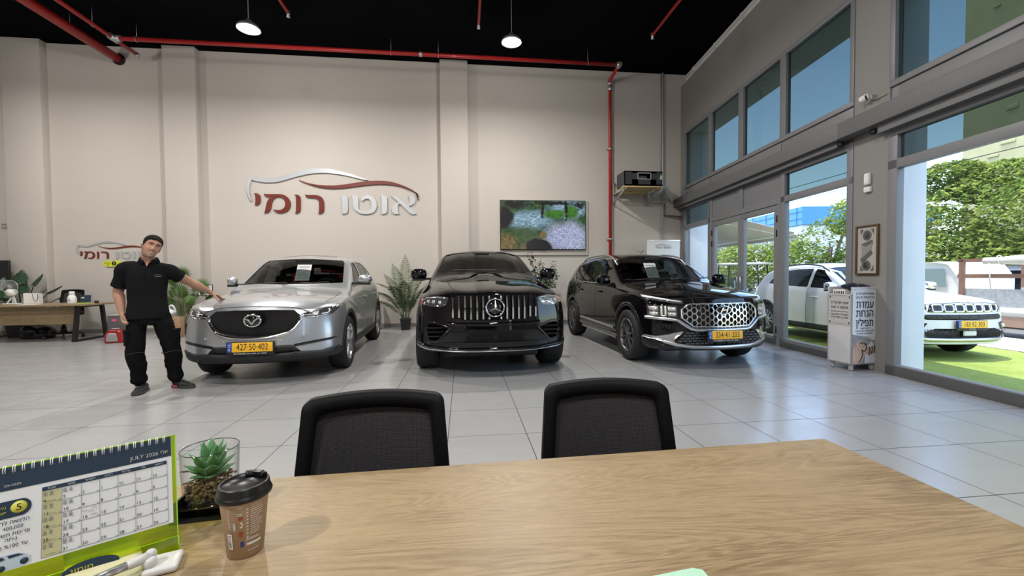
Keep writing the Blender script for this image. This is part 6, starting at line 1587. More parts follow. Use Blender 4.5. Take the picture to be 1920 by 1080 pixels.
for k in range(29):
    x = -.0165-k*.0101
    for q in (-.0012, .0012): b.tube([ML @ Vector((x+q, .2035+.0062*math.sin(a)-.004, -.0045+.0062*math.cos(a))) for a in [2*PI*j/14 for j in range(14)]], .0006, 5, True)
b.build('spiral_rings', mat('white_wire', (.80, .80, .80), .35), cal)
b = MB(); b.prism([(.034*math.cos(a)-.112, .013*math.sin(a)+.0225) for a in [2*PI*k/28 for k in range(28)]], 0, .0006, ML @ T(0, 0, .0045)); pill = b.build('stand_badge', M_NAVY, st)
b = MB(); b.text(heb('מימון'), .013, ML @ T(-.122, .0235, .0056), .0002, bold=.006); b.build('badge_lettering', M_YEL, pill)
# ---- takeaway coffee cup
cup = empty('coffee_cup', 'brown paper coffee cup with black lid beside the calendar', 'cup', (-.395, .802, .7405)); cup.scale = (.95, .95, .93)
b = MB(); b.lathe([(.001, .004), (.0285, .004), (.0290, .0), (.0300, .0005), (.0405, .113), (.0415, .116)], 48); b.build('paper_body', mat('kraft_cup_paper', (.47, .335, .23), .55, var=.06, vscale=60), cup)
b = MB(); b.lathe([(.0415, .1105), (.0462, .1110), (.0470, .1150), (.0455, .1190), (.0440, .1200), (.0438, .1215), (.0424, .1325), (.0415, .1348), (.0388, .1354), (.0374, .1342), (.0368, .1302), (.001, .1302)], 48)
ring = [(.0345*math.cos(a), .0345*math.sin(a)) for a in [PI*.42+.62*(k/8-.5)*2 for k in range(9)]]
b.loft([[(x*1.16, y*1.16, .1345), (x*1.13, y*1.13, .1395), (x*.92, y*.92, .1400), (x*.74, y*.74, .1303)] for x, y in ring], closed=True); b.box((.006, .030, .1400), (.020, .010, .0035), RZ(-.2), .0015)
b.build('lid', mat('black_cup_lid', (.010, .010, .011), .32), cup)
def on_cup(a, z): r = .0302+(.0405-.0300)*z/.113+.0002; return (r*math.cos(a), r*math.sin(a), z)
def cup_patch(mb, a0, a1, z0, z1, lift=0.0):
    n = 6; rows = []
    for z in (z0, z1): rows.append([mb.bm.verts.new(Vector(on_cup(a0+(a1-a0)*k/n, z))*1 + Vector((math.cos(a0+(a1-a0)*k/n), math.sin(a0+(a1-a0)*k/n), 0))*(.0003+lift)) for k in range(n+1)])
    for k in range(n): mb.face([rows[0][k], rows[0][k+1], rows[1][k+1], rows[1][k]])
A0 = math.radians(-62)      # the side that faces the desk user
P_ = lambda d: A0+math.radians(d)
b = MB()
rnd = random.Random(5)
for k in range(14): cup_patch(b, P_(12), P_(12+rnd.uniform(22, 34)), .102-k*.0042, .1032-k*.0042)
for k in range(9): cup_patch(b, P_(3), P_(6), .096-k*.0068, .099-k*.0068)
for k in range(4): cup_patch(b, P_(-20), P_(-20+rnd.uniform(12, 16)), .104-k*.003-.008*(k > 1), .1052-k*.003-.008*(k > 1))
cup_patch(b, P_(2), P_(44), .026, .031); cup_patch(b, P_(1), P_(1.6), .020, .105); cup_patch(b, P_(2), P_(40), .036, .0372); cup_patch(b, P_(2), P_(34), .039, .0402); cup_patch(b, P_(4), P_(36), .015, .0160)
for k in range(3): cup_patch(b, P_(-17), P_(-8), .052-k*.0028-.014*(k > 1), .0532-k*.0028-.014*(k > 1))
for k in range(18): cup_patch(b, P_(-46), P_(-44+rnd.uniform(2, 6)), .100-k*.0022, .1006-k*.0022)
b.tube([Vector(on_cup(P_(-13+5*math.cos(q)), .068+.0045*math.sin(q))) for q in [PI*(-.6+1.1*k/8) for k in range(9)]], .0008, 5)
b.build('cup_print', M_PAPER, cup)
b = MB(); cup_patch(b, P_(-18), P_(-7), .078, .084); cup_patch(b, P_(-18), P_(-8), .0455, .0545, .0002); b.build('orange_marks', mat('rust_print', (.34, .07, .025), .5), cup)
b = MB(); cup_patch(b, P_(-16), P_(-6), .0245, .0350, .0002); b.build('blue_mark', mat('deep_blue_print', (.03, .055, .22), .5), cup)
b = MB(); cup_patch(b, P_(-52), P_(-38), .022, .052, .0001); b.build('barcode_panel', M_PAPER, cup)
b = MB()
for k in range(12): cup_patch(b, P_(-50), P_(-41), .024+k*.0022, .024+k*.0022+rnd.uniform(.0005, .0013), .0004)
b.build('barcode_lines', M_INK, cup)
b = MB(); n = 14; b.face([b.bm.verts.new(Vector(on_cup(P_(-29+4*math.cos(2*PI*k/n)), .066+.009*math.sin(2*PI*k/n)))*1.004) for k in range(n)]); b.build('pale_oval', mat('pale_oval_print', (.45, .47, .50), .5), cup)
# ---- succulent in a glass on a black stand
gp = Vector((-.528, .960, .7405))
sd_ = empty('plant_stand', 'small black metal stand under the glass of succulent', 'stand', gp, .10)
b = MB(); b.box((0, 0, .002), (.128, .105, .004)); b.box((-.052, -.012, .022), (.004, .085, .044)); b.box((.040, -.012, .022), (.004, .085, .044)); b.box((-.006, .045, .022), (.096, .004, .044)); b.box((-.006, -.01, .0235), (.092, .075, .003)); b.build('stand_plates', M_BLACKMET, sd_)
b = MB(); b.tube([(-.075, .02, .048), (-.02, .075, .052), (-.11, .085, .050)], .002, 5, True); b.build('rear_ring', M_BLACKMET, sd_)
sc_ = empty('potted_succulent', 'green succulent with pebbles in a clear glass tumbler', 'plant', gp+Vector((-.006, -.008, .0255))); sc_.scale = (.92, .92, .90)
b = MB(); b.lathe([(.001, .002), (.050, .002), (.0535, .006), (.0575, .120)], 48, None, False); b.build('tumbler', glass_mat('tumbler_glass', (.95, .97, .96), .04, 0.0, (.25, .30, .28)), sc_)
b = MB(); b.tube([(.0565*math.cos(2*PI*k/40), .0565*math.sin(2*PI*k/40), .1208) for k in range(40)], .0012, 6, True); b.build('tumbler_rim', glass_mat('tumbler_rim_glass', (.45, .52, .50), .3), sc_)
b = MB(); b.tube([(.0515*math.cos(2*PI*k/40), .0515*math.sin(2*PI*k/40), .003) for k in range(40)], .0016, 6, True); b.build('tumbler_base', glass_mat('tumbler_rim_glass', (.45, .52, .50), .3), sc_)
b = MB(); rnd = random.Random(11)
for k in range(330):
    a = rnd.uniform(0, 2*PI); r = .048*math.sqrt(rnd.random()); z = .012+rnd.random()*.040+(.006 if r < .02 else 0); s = rnd.uniform(.0036, .0062)
    b.ball((0, 0, 0), (s, s*rnd.uniform(.6, .9), s*rnd.uniform(.5, .8)), 7, 5, T(r*math.cos(a), r*math.sin(a), z) @ RZ(rnd.uniform(0, 6)) @ RX(rnd.uniform(0, 3)))
o = b.build('pebbles', mat('brown_pebbles', (.20, .135, .07), .55, var=.6, vscale=55), sc_); o['kind'] = 'stuff'
M_SUCC = mat('succulent_green', (.115, .29, .125), .45, var=.25, vscale=18)
def succ_leaf(a, tilt, L, w, z0):
    b = MB(); rows = []
    for t, q in ((0, .45), (.25, .85), (.5, 1.0), (.75, .72), (.92, .30), (1, .03)):
        y = L*t; zz = .012*math.sin(t*PI*.5)*0; x = w*q
        rows.append([(-x, y, .0025*0+x*.25), (-x*.5, y, -.001), (0, y, -.003*q), (x*.5, y, -.001), (x, y, x*.25), (x*.5, y, .004*q), (0, y, .003*q), (-x*.5, y, .004*q)])
    b.loft(rows, True, True, True, T(0, 0, z0) @ RZ(a) @ RX(tilt)); return b.build('leaf', M_SUCC, sc_)
for ring_, (n, tl, L, w, z0) in enumerate(((7, .42, .052, .0130, .050), (8, .72, .062, .0145, .052), (7, 1.02, .072, .0150, .055), (5, 1.28, .080, .0135, .058), (2, 1.48, .078, .0120, .062))):
    for k in range(n): succ_leaf(2*PI*k/n+ring_*.55, tl+rnd.uniform(-.08, .08), L*rnd.uniform(.92, 1.06), w, z0)
# ---- note pad, pen holder and green sheet
MP = mat('pale_yellow_note', (.66, .64, .40), .65)
pad = empty('sticky_notes', 'pale yellow sticky-note pad curling up beside the pen stand', 'note pad', (-.590, .757, .7405), .75)
b = MB(); V = []
for i in range(9):
    u = -.045+.09*i/8; V.append([b.bm.verts.new((u, -.05+.1*j/8, .006+.030*(max(0, (u+.045)/.09))**1.5*0+.050*(j/8)**2*.9+.012*(i/8)*(j/8))) for j in range(9)])
for i in range(8):
    for j in range(8): b.face([V[i][j], V[i+1][j], V[i+1][j+1], V[i][j+1]])
b.build('top_note', MP, pad, solid=.0008)
b = MB(); b.box((0, -.004, .003), (.09, .09, .006)); b.build('pad_block', MP, pad)
b = MB(); b.tube([(-.032+.008*k, -.020+.006*math.sin(k*.6), .0105+.028*.9*(.3+.06*math.sin(k*.6))**2) for k in range(9)], .0005, 4); b.build('pencil_line', M_GREYTXT, pad)
pn_ = empty('pen_stand', 'white plastic pen stand with a ball joint at the bottom edge', 'pen stand', (-.522, .765, .7405), .35)
b = MB(); b.box((.012, .002, .006), (.048, .052, .012), None, .0055, 3); b.build('base', mat('white_plastic', (.66, .66, .66), .35), pn_)
b = MB(); b.ball((-.004, -.006, .018), .0105, 18, 12); b.build('ball_joint', mat('white_plastic', (.66, .66, .66), .35), pn_)
b = MB(); d0, d1 = Vector((-.006, -.002, .026)), Vector((-.080, -.050, .030)); b.tube([d0, d0.lerp(d1, .30), d0.lerp(d1, .32), d0.lerp(d1, .9), d1], [.0085, .0075, .0065, .006, .003], 14); b.ball(tuple(d0+Vector((.002, .003, .002))), .0085, 14, 10); b.build('pen_socket', mat('white_plastic', (.66, .66, .66), .35), pn_)
b = MB(); b.tube([d0.lerp(d1, .33), d0.lerp(d1, .80), d0.lerp(d1, .98)], [.0068, .0066, .004], 14); b.build('pen_barrel', mat('pen_silver', (.62, .62, .64), .2, metal=.8), pn_)
b = MB(); b.prism([(-.06, -.075), (.062, -.070), (.060, .018), (.046, .024), (-.06, .010)], 0, .0012); o = b.build('paper_sheet', mat('mint_paper', (.40, .66, .50), .6)); o.location = (.330, .630, .7405); tag(o, 'mint green sheet of paper at the near edge of the desk', 'paper')
# ------------------------------------------------------------------ outside
GZ = -.14
def ground(name, pts, z0, z1, m, kind='structure'):
    b = MB(); b.prism(pts, z0, z1); o = b.build(name, m); o['kind'] = kind; return o
def turf_material():
    m, nt, b = nodes_of('green_turf', .9, .2); g = NT(nt); co = g.n('ShaderNodeTexCoord').outputs['Object']
    n1 = g.noise(co, 130, 3, .7); n2 = g.noise(co, 2.2, 4, .6); n3 = g.noise(co, 22, 3)
    f = g.math('ADD', g.math('MULTIPLY', n1, .6), g.math('ADD', g.math('MULTIPLY', n2, .25), g.math('MULTIPLY', n3, .15)))
    g.l(g.ramp(f, [(.34, (.13, .19, .03)), (.5, (.26, .34, .075)), (.66, (.44, .50, .17))]), b.inputs['Base Color']); g.bump(n1, .6, b, .02); return m
def paver_material():
    m, nt, b = nodes_of('pale_pavers', .85, .3); g = NT(nt); co = g.n('ShaderNodeTexCoord').outputs['Object']
    br = g.n('ShaderNodeTexBrick'); br.inputs['Scale'].default_value = 3.0; br.inputs['Color1'].default_value = (.50, .46, .42, 1); br.inputs['Color2'].default_value = (.56, .52, .48, 1); br.inputs['Mortar'].default_value = (.32, .29, .26, 1); br.inputs['Mortar Size'].default_value = .015
    g.l(co, br.inputs['Vector']); g.l(br.outputs['Color'], b.inputs['Base Color']); return m
def fpt(s, n): q = MF @ Vector((s, n, 0)); return (q.x, q.y)
ground('ground_turf', [fpt(-6, .14), fpt(9, .14), fpt(9, 4.15), fpt(-6, 4.3)], GZ-.2, GZ, turf_material())
ground('ground_pavement', [fpt(-14, 4.3), fpt(9, 4.15), fpt(9, 5.75), fpt(-14, 5.9)], GZ-.2, GZ+.015, paver_material())
ground('ground_forecourt', [fpt(-30, .14), fpt(-6, .14), fpt(-6, 4.3), fpt(-30, 4.3)], GZ-.2, GZ-.005, paver_material())
ground('ground_road', [fpt(-90, 5.9), fpt(12, 5.7), fpt(12, 90), fpt(-90, 90)], GZ-.3, GZ-.11, mat('grey_asphalt', (.16, .16, .165), .9, bump=.2, bscale=90, var=.15))
b = MB(); b.prism([fpt(-14, 5.75), fpt(9, 5.6), fpt(9, 5.78), fpt(-14, 5.93)], GZ-.2, GZ+.02); o = b.build('kerb', mat('kerb_stone', (.42, .41, .40), .8)); o['kind'] = 'structure'
# the building's own outer piers, soffit and parapet
for i, (s0, s1) in enumerate(((-.45, .26), (5.62, 5.97), (9.75, 10.2))):
    b = MB(); fbox(b, s0, s1, GZ-.1, 4.98, .14, .72, .01); o = b.build('trim_%d' % (11+i), M_CONC); o['kind'] = 'structure'
b = MB(); fbox(b, -.45, 16, 4.98, 6.9, .14, .75); o = b.build('trim_14', M_CONC); o['kind'] = 'structure'
b = MB(); b.prism([(-14.4, -6.2), (4.3, -6.2), (6.0, 11.1), (-14.4, 11.1)], 6.8, 7.0); o = b.build('roof', M_CONC); o['kind'] = 'structure'
# white compact SUV outside
JP = {k: ([(y*4.4/4.55, v) for y, v in t] if isinstance(t, list) and t and isinstance(t[0], tuple) and len(t[0]) == 2 and k in ('zc', 'zr', 'wr', 'zb', 'wb', 'wm', 'ws', 'zl', 'wsbow', 'zm') else t) for k, t in MZ.items()}
JP.update(L=4.40, W=1.82, axF=.88, axR=3.516, tyreR=.345, rimR=.225, archR=.40, cladz=.0, bow=.26, ys=[y*4.4/4.55 for y in MZ['ys']], frontline=spline([(-.62, .90), (0, .93), (.62, .90)], 6),
    zc=[(0, .945), (.1, .985), (.3, 1.02), (.7, 1.065), (1.10, 1.12), (1.18, 1.15), (1.55, 1.35), (1.95, 1.54), (2.25, 1.615), (2.7, 1.64), (3.3, 1.62), (3.8, 1.56), (4.02, 1.50), (4.2, 1.22), (4.32, 1.06), (4.4, .95)],
    zr=[(0, .915), (.1, .94), (.3, .965), (.7, 1.005), (1.10, 1.055), (1.18, 1.085), (1.55, 1.28), (1.95, 1.475), (2.25, 1.55), (2.7, 1.575), (3.3, 1.55), (3.8, 1.47), (4.02, 1.39), (4.2, 1.16), (4.4, .92)],
    nose=lambda z: interp([(.2, .07), (.34, .0), (.55, .0), (.8, .01), (.95, .05)], z),
    sidewin=[[(1.55, 1.10), (2.22, 1.12), (2.22, 1.50), (2.05, 1.475)], [(2.30, 1.125), (3.08, 1.15), (3.02, 1.47), (2.75, 1.50), (2.30, 1.505)], [(3.16, 1.155), (3.55, 1.19), (3.42, 1.38), (3.12, 1.455)]],
    chromeline=[(1.50, 1.22), (1.85, 1.43), (2.05, 1.50), (2.3, 1.535), (2.75, 1.53), (3.1, 1.50), (3.42, 1.42), (3.6, 1.25)], chromeline_m=M_CHROME, rails=(1.95, 3.7, M_BLACKPLA), mirror=((1.0, 1.52, 1.16, (.23, .16, .16)), (1.0, 1.52, 1.16, (.23, .16, .16))), mirror_m=M_CHROME,
    doorlines=[[(1.34, .40), (1.32, .8), (1.38, 1.02)], [(2.26, .38), (2.26, 1.12)], [(3.2, .75), (3.3, .95), (3.24, 1.15)]], handles=[(2.05, .93), (3.02, .95)], recess=[(sym([(0, .52), (.50, .52), (.66, .46), (.60, .37), (0, .36)]), .10)])
def front_jp(root, skin, sp):
    b = MB(); skin.panel(b, sym([(0, .91), (.56, .902), (.60, .775), (0, .768)]), 'F', .003, .04); g = b.build('grille', M_GLOSSBLK, root)
    for k in range(-3, 4):
        x = k*.158; w, z0, z1 = .062, .785, .893
        q = [(x-w, z0+.014), (x-w+.014, z0), (x+w-.014, z0), (x+w, z0+.014), (x+w, z1-.014), (x+w-.014, z1), (x-w+.014, z1), (x-w, z1-.014)]
        b = MB(); skin.strip(b, q, 'F', .024, .016, True, .02); fr = b.build('grille_slot', M_CHROME, g)
        b = MB()
        for i in range(6): skin.strip(b, [(x-w+.018+i*.016, z0+.02), (x-w+.018+i*.016, z1-.02)], 'F', .006, .008)
        b.build('slot_mesh', M_RIMDARK, fr)
    for s in (1, -1):
        mp = lambda q: [(s*x, z) for x, z in q]
        b = MB(); skin.panel(b, mp([(.60, .90), (.84, .895), (.86, .82), (.61, .80)]), 'F', .004, .03); h = b.build('headlight', M_LENS, root)
        b = MB(); skin.strip(b, mp([(.62, .80), (.85, .815), (.87, .86)]), 'F', .014, .008); b.build('lamp_trim', M_DRL, h)
        b = MB(); skin.panel(b, mp([(.60, .60), (.80, .62), (.82, .50), (.74, .47), (.66, .50)]), 'F', .003, .03); b.build('fog_lamp_bezel', M_BLACKPLA, root)
        b = MB(); q = skin.hit('F', s*.73, .55); b.ball(q[0]+q[1]*.004, .035, 14, 8); b.build('fog_lamp', M_LAMPCH, root)
    b = MB(); skin.panel(b, sym([(0, .74), (.62, .74), (.68, .68), (.60, .655), (0, .655)]), 'F', .003, .04); b.build('upper_intake', M_BLACKPLA, root)
    b = MB()
    for k in range(-3, 4): skin.strip(b, [(k*.16, .66), (k*.16, .735)], 'F', .012, .006)
    b.build('intake_ribs', M_RIMDARK, root)
    b = MB(); b.prism(sp['recess'][0][0], .085, .095, M_FRONT); b.build('lower_intake', M_BLACKPLA, root)
    b = MB()
    for i in range(-13, 14):
        for d in (-1, 1): b.tube([(i*.05-.03*d, .075, .375), (i*.05+.03*d, .075, .51)], .004, 4)
    b.build('intake_mesh', M_RIMDARK, root)
    b = MB(); b.box((.05, .05, .445), (.22, .03, .09), None, .02); b.build('radar_cover', P_PEARL, root)
    b = MB(); skin.strip(b, symo([(0, .345), (.55, .345), (.80, .375)]), 'F', .055, .025); b.build('skid_bar', M_SATIN, root)
    b = MB(); skin.panel(b, sym([(0, .31), (.6, .31), (.84, .33), (.82, .25), (0, .23)]), 'F', .006, .05); b.build('bumper_lip', M_CLAD, root)
    plate(root, (0, -.03, .585), '183\u00b792\u00b7303', heb('אוטו רומי'), -.03)

    t = MB(); t.text('Jeep', .058, T(0, .040, .955) @ M_UP, .003, bold=.012); t.build('hood_lettering', M_CHROME, root)
    b = MB(); b.tube([(-.6, 1.22, 1.165), (.0, 1.2, 1.18), (.6, 1.25, 1.19)], .008, 6); b.build('wiper', M_BLACKPLA, root)
    for v in ('R', 'L'):
        b = MB(); skin.panel(b, [(4.02, .95), (4.28, .93), (4.28, 1.05), (4.05, 1.07)], v, .006, .04); b.build('tail_light', M_REDLENS, root)
make_car('compact_suv_car', 'white car with seven-slot grille on the turf outside the window', 'car', (7.835, 5.685, GZ-.01), -.054, JP, P_PEARL, front_jp, 'twin', M_RIM, None)
# pickup truck with a stake bed on the road
M_BROWN = mat('brown_stake_paint', (.20, .11, .075), .7, var=.2, vscale=9); M_GALV = mat('grey_galvanised_panel', (.33, .35, .37), .55, var=.35, vscale=14); M_TARP = mat('pale_tarpaulin', (.58, .56, .50), .8, bump=.4, bscale=9)
M_RUSTY = mat('weathered_planks', (.28, .19, .14), .8, var=.4, vscale=5)
pu = empty('pickup_truck', 'white pickup truck with brown stake sides and a rolled tarpaulin on the road', 'truck', (12.35, 7.88, GZ-.11), .06)
# local frame: nose towards +y, near side at x = -.9
b = MB()
cab = [(.75, .55), (.75, 1.40), (.95, 1.72), (1.25, 1.78), (2.35, 1.72), (2.55, 1.68), (3.2, 1.22), (4.3, 1.12), (4.55, .95), (4.6, .55)]
b.loft([[(x, y, z) for y, z in [(yy, .55+(zz-.55)*k) for yy, zz in cab]] for x, k in ((-.82, .97), (-.88, .99), (-.6, 1.0), (.6, 1.0), (.88, .99), (.82, .97))], smooth=False); b.build('cab', P_PEARL, pu, bevel=.04)
for x in (-.885, .885):
    b = MB(); b.prism([(.95, 1.16), (1.0, 1.60), (2.2, 1.60), (2.95, 1.20)], -.012, .012, T(x, 0, 0) @ M_SIDE); b.build('side_window', M_PRIVACY if x > 0 else mat('pale_cab_glass', (.20, .26, .27), .08, coat=.5), pu)
b = MB(); b.quad((-.68, 2.62, 1.66), (.68, 2.62, 1.66), (.76, 3.22, 1.24), (-.76, 3.22, 1.24)); b.build('windshield', mat('pale_cab_glass', (.20, .26, .27), .08, coat=.5), pu)
b = MB(); b.ball((-1.0, 2.75, 1.28), (.09, .06, .09), 12, 8); b.build('side_mirror', M_BLACKPLA, pu)
b = MB(); b.box((0, -1.55, .62), (1.8, 4.5, .12)); b.box((-.92, -1.55, .70), (.06, 4.5, .10)); b.build('bed_rail', P_PEARL, pu)
b = MB(); b.box((-.90, -1.55, .93), (.03, 4.4, .42)); b.box((.90, -1.55, .93), (.03, 4.4, .42)); b.box((0, -3.75, .93), (1.8, .03, .42)); b.build('bed_panel', M_GALV, pu)
b = MB(); b.box((-.90, -1.55, .45), (.05, 4.5, .22)); b.build('lower_board', M_RUSTY, pu)
for y in (.62, -.9, -2.4, -3.7):
    for x in (-.93, .93): b = MB(); b.box((x, y, 1.30), (.05, .10, 1.0)); b.build('stake', M_BROWN, pu)
for x in (-.93, .93):
    b = MB(); b.box((x, -1.55, 1.42), (.04, 4.5, .09)); b.box((x, -1.55, 1.78), (.05, 4.5, .07)); b.build('stake_rail', M_BROWN, pu)
b = MB(); b.box((0, .62, 1.78), (1.86, .06, .07)); b.box((0, -3.7, 1.78), (1.86, .06, .07)); b.build('cross_rail', M_BROWN, pu)
rnd = random.Random(4); b = MB(); pts = [(-.93, .22-.28*k, 1.76+rnd.uniform(-.012, .012)) for k in range(13)]; b.tube(pts, [.07+rnd.uniform(0, .035) for _ in pts], 12); b.build('tarpaulin_roll', M_TARP, pu)
b = MB()
for k in range(6):
    y = -.05-.55*k; b.tube([(-.93+.10*math.cos(a), y+.03*math.sin(a), 1.76+.10*math.sin(a)) for a in [2*PI*q/12 for q in range(12)]], .01, 5, True)
b.tube([(-1.0, .10, 1.70), (-1.01, .08, 1.45), (-1.0, .06, 1.12)], .012, 5); b.build('tie_straps', M_TARP, pu)
for x in (-.80, .80):
    for y in (3.6, -2.3):
        b = MB(); b.lathe([(.10, -.11), (.34, -.11), (.36, -.06), (.36, .06), (.34, .11), (.10, .11)], 28, T(x, y, .36) @ RY(PI/2)); w = b.build('wheel', M_RUBBER, pu)
        b = MB(); b.lathe([(.001, -.115), (.2, -.115), (.2, .115), (.001, .115)], 20, T(x, y, .36) @ RY(PI/2)); b.build('rim', M_RIM, w)
# dark parked van behind the pickup
vn = empty('parked_van', 'white van with dark windows parked beyond the pickup truck', 'van', (15.2, 10.5, GZ-.11), .06)
b = MB(); b.loft([[(x, -2.6, .35), (x, -2.6, 1.66*k), (x, 2.2, 1.70*k), (x, 3.0, 1.2*k), (x, 3.6, 1.15), (x, 3.7, .35)] for x, k in ((-.85, .98), (-.92, 1.0), (.92, 1.0), (.85, .98))], smooth=False); b.build('body', P_PEARL, vn, bevel=.05)
b = MB(); b.box((-.93, .2, 1.30), (.02, 3.6, .50)); b.build('side_window', mat('dark_van_glass', (.015, .017, .018), .1, coat=.6), vn)
for y in (-1.6, 2.7):
    b = MB(); b.lathe([(.001, -.12), (.33, -.12), (.33, .12), (.001, .12)], 24, T(-.82, y, .34) @ RY(PI/2)); b.build('wheel', M_RUBBER, vn)
# trees and hedge
def leaf_cloud(mb, blobs, n, size, rnd, flat=.5):
    for _ in range(n):
        c, r = rnd.choice(blobs); 
        while True:
            p = Vector((rnd.uniform(-1, 1), rnd.uniform(-1, 1), rnd.uniform(-1, 1)))
            if .25 < p.length < 1: break
        p = p.normalized()*(p.length**.45)
        q = Vector((c[0]+p.x*r[0], c[1]+p.y*r[1], c[2]+p.z*r[2])); s = size*rnd.uniform(.6, 1.3)
        M = T(q) @ Euler((rnd.uniform(-.9, .9), rnd.uniform(-.9, .9), rnd.uniform(0, 6.3))).to_matrix().to_4x4()
        vs = [mb.bm.verts.new(M @ Vector(v)) for v in ((-s*.34, 0, s*.08), (0, -s*.7, 0), (s*.34, 0, s*.08), (0, s*.7, 0))]; f = mb.bm.faces.new(vs); f.smooth = False
def leaf_material(name, c0, c1, c2):
    m = bpy.data.materials.new(name); m.use_nodes = True; nt = m.node_tree; nt.nodes.clear(); g = NT(nt); co = g.n('ShaderNodeTexCoord').outputs['Object']
    n = g.noise(co, 1.6, 4, .7); n2 = g.noise(co, 14, 2); col = g.ramp(g.math('ADD', g.math('MULTIPLY', n, .65), g.math('MULTIPLY', n2, .35)), [(.36, c0), (.5, c1), (.64, c2)])
    d = g.n('ShaderNodeBsdfDiffuse'); t = g.n('ShaderNodeBsdfTranslucent'); mx = g.n('ShaderNodeMixShader'); mx.inputs[0].default_value = .35; out = g.n('ShaderNodeOutputMaterial')
    g.l(col, d.inputs[0]); g.l(col, t.inputs[0]); g.l(d.outputs[0], mx.inputs[1]); g.l(t.outputs[0], mx.inputs[2]); g.l(mx.outputs[0], out.inputs[0]); MATS[name] = m; return m
M_LEAF = leaf_material('street_tree_leaves', (.05, .10, .02), (.17, .25, .055), (.38, .42, .10)); M_HEDGE = leaf_material('hedge_leaves', (.08, .14, .02), (.22, .30, .06), (.40, .46, .12)); M_BARK = mat('grey_bark', (.20, .16, .12), .9, bump=.4, bscale=20)
def tree(label, loc, trunk_h, blobs, n, size, seed):
    t = empty('tree', label, 'tree', loc, 0, None); rnd = random.Random(seed)
    b = MB(); b.tube(spline([(0, 0, 0), (.05, .03, trunk_h*.5), (-.03, .05, trunk_h), (.05, 0, trunk_h*1.5)], 4), [.17-.009*k for k in range(13)], 10)
    for k in range(5):
        c, r = blobs[k % len(blobs)]; b.tube([(0, 0, trunk_h*.8), (c[0]*.5, c[1]*.5, (trunk_h+c[2])*.5), tuple(c)], [.08, .05, .015], 6)
    b.build('trunk', M_BARK, t)
    b = MB(); leaf_cloud(b, blobs, n, size, rnd); b.build('crown', M_LEAF, t); return t
tree('broad leafy street tree behind the pickup truck', (17.6, 12.2, GZ), 1.4, [((0, 0, 3.2), (1.9, 2.2, 1.5)), ((-.5, 1.3, 2.6), (1.3, 1.4, 1.2)), ((-.6, -1.6, 2.9), (1.3, 1.5, 1.4)), ((-1.1, .2, 2.0), (1.1, 2.2, .9)), ((.3, -3.0, 2.7), (1.3, 1.6, 1.4)), ((.2, 0, 4.4), (.9, 1.5, .7)), ((-.7, -1.0, 1.75), (.9, 2.0, .7)), ((-.2, 1.2, 4.7), (.6, 1.3, .7))], 26000, .125, 21)
tree('leafy street tree in front of the blue-topped building', (13.5, 14.2, GZ), 1.6, [((0, 0, 2.6), (1.0, 1.1, .9)), ((.3, -.5, 3.4), (.7, .8, .7)), ((-.3, .8, 1.9), (.9, .9, .8)), ((.3, -.9, 1.6), (.8, .9, .8))], 3600, .12, 22)
b = MB(); rnd = random.Random(8)
leaf_cloud(b, [((14.2+.35*math.sin(k*1.7), 17.0+1.0*k, 1.35+.12*math.sin(k*2.3)), (.8, 1.0, 1.55)) for k in range(18)], 20000, .15, rnd); o = b.build('hedge', M_HEDGE); tag(o, 'tall green hedge beyond the entrance doors', 'hedge')
# low flowering shrub and a buggy by the doors
sh = empty('flowering_shrub', 'small pale shrub outside the entrance doors', 'shrub', (10.3, 15.0, GZ)); rnd = random.Random(9)
b = MB()
for k in range(46):
    a, el, L = rnd.uniform(0, 6.28), rnd.uniform(.5, 1.4), rnd.uniform(.5, 1.05); b.tube([(0, 0, .2), (math.cos(a)*math.cos(el)*L*.6, math.sin(a)*math.cos(el)*L*.6, .2+math.sin(el)*L*.7), (math.cos(a)*math.cos(el)*L, math.sin(a)*math.cos(el)*L, .2+math.sin(el)*L*.95)], [.016, .02, .03], 5)
b.build('branches', mat('pale_shrub_stems', (.52, .52, .46), .8, var=.3, vscale=20), sh)
b = MB(); leaf_cloud(b, [((0, 0, .45), (.5, .6, .4))], 350, .12, rnd); b.build('leaves', M_HEDGE, sh)
bg = empty('golf_buggy', 'open golf buggy with white canopy parked before the hedge', 'buggy', (12.3, 17.4, GZ), .6)
b = MB(); b.box((0, 0, 1.86), (1.3, 2.0, .09), None, .03); b.build('canopy', P_PEARL, bg)
for x in (-.58, .58):
    for y in (-.85, .85): b = MB(); b.tube([(x, y, .6), (x*.97, y*.93, 1.84)], .03, 8); b.build('post', M_BLACKMET, bg)
b = MB(); b.box((0, 0, .45), (1.25, 2.2, .35), None, .08); b.box((0, .1, .75), (1.1, .5, .25), None, .06); b.box((0, .38, 1.05), (1.1, .12, .45), None, .05); b.build('body', mat('dark_green_paint', (.02, .05, .03), .4), bg)
for x in (-.55, .55):
    for y in (-.75, .75): b = MB(); b.lathe([(.001, -.09), (.22, -.09), (.22, .09), (.001, .09)], 18, T(x, y, .22) @ RY(PI/2)); b.build('wheel', M_RUBBER, bg)
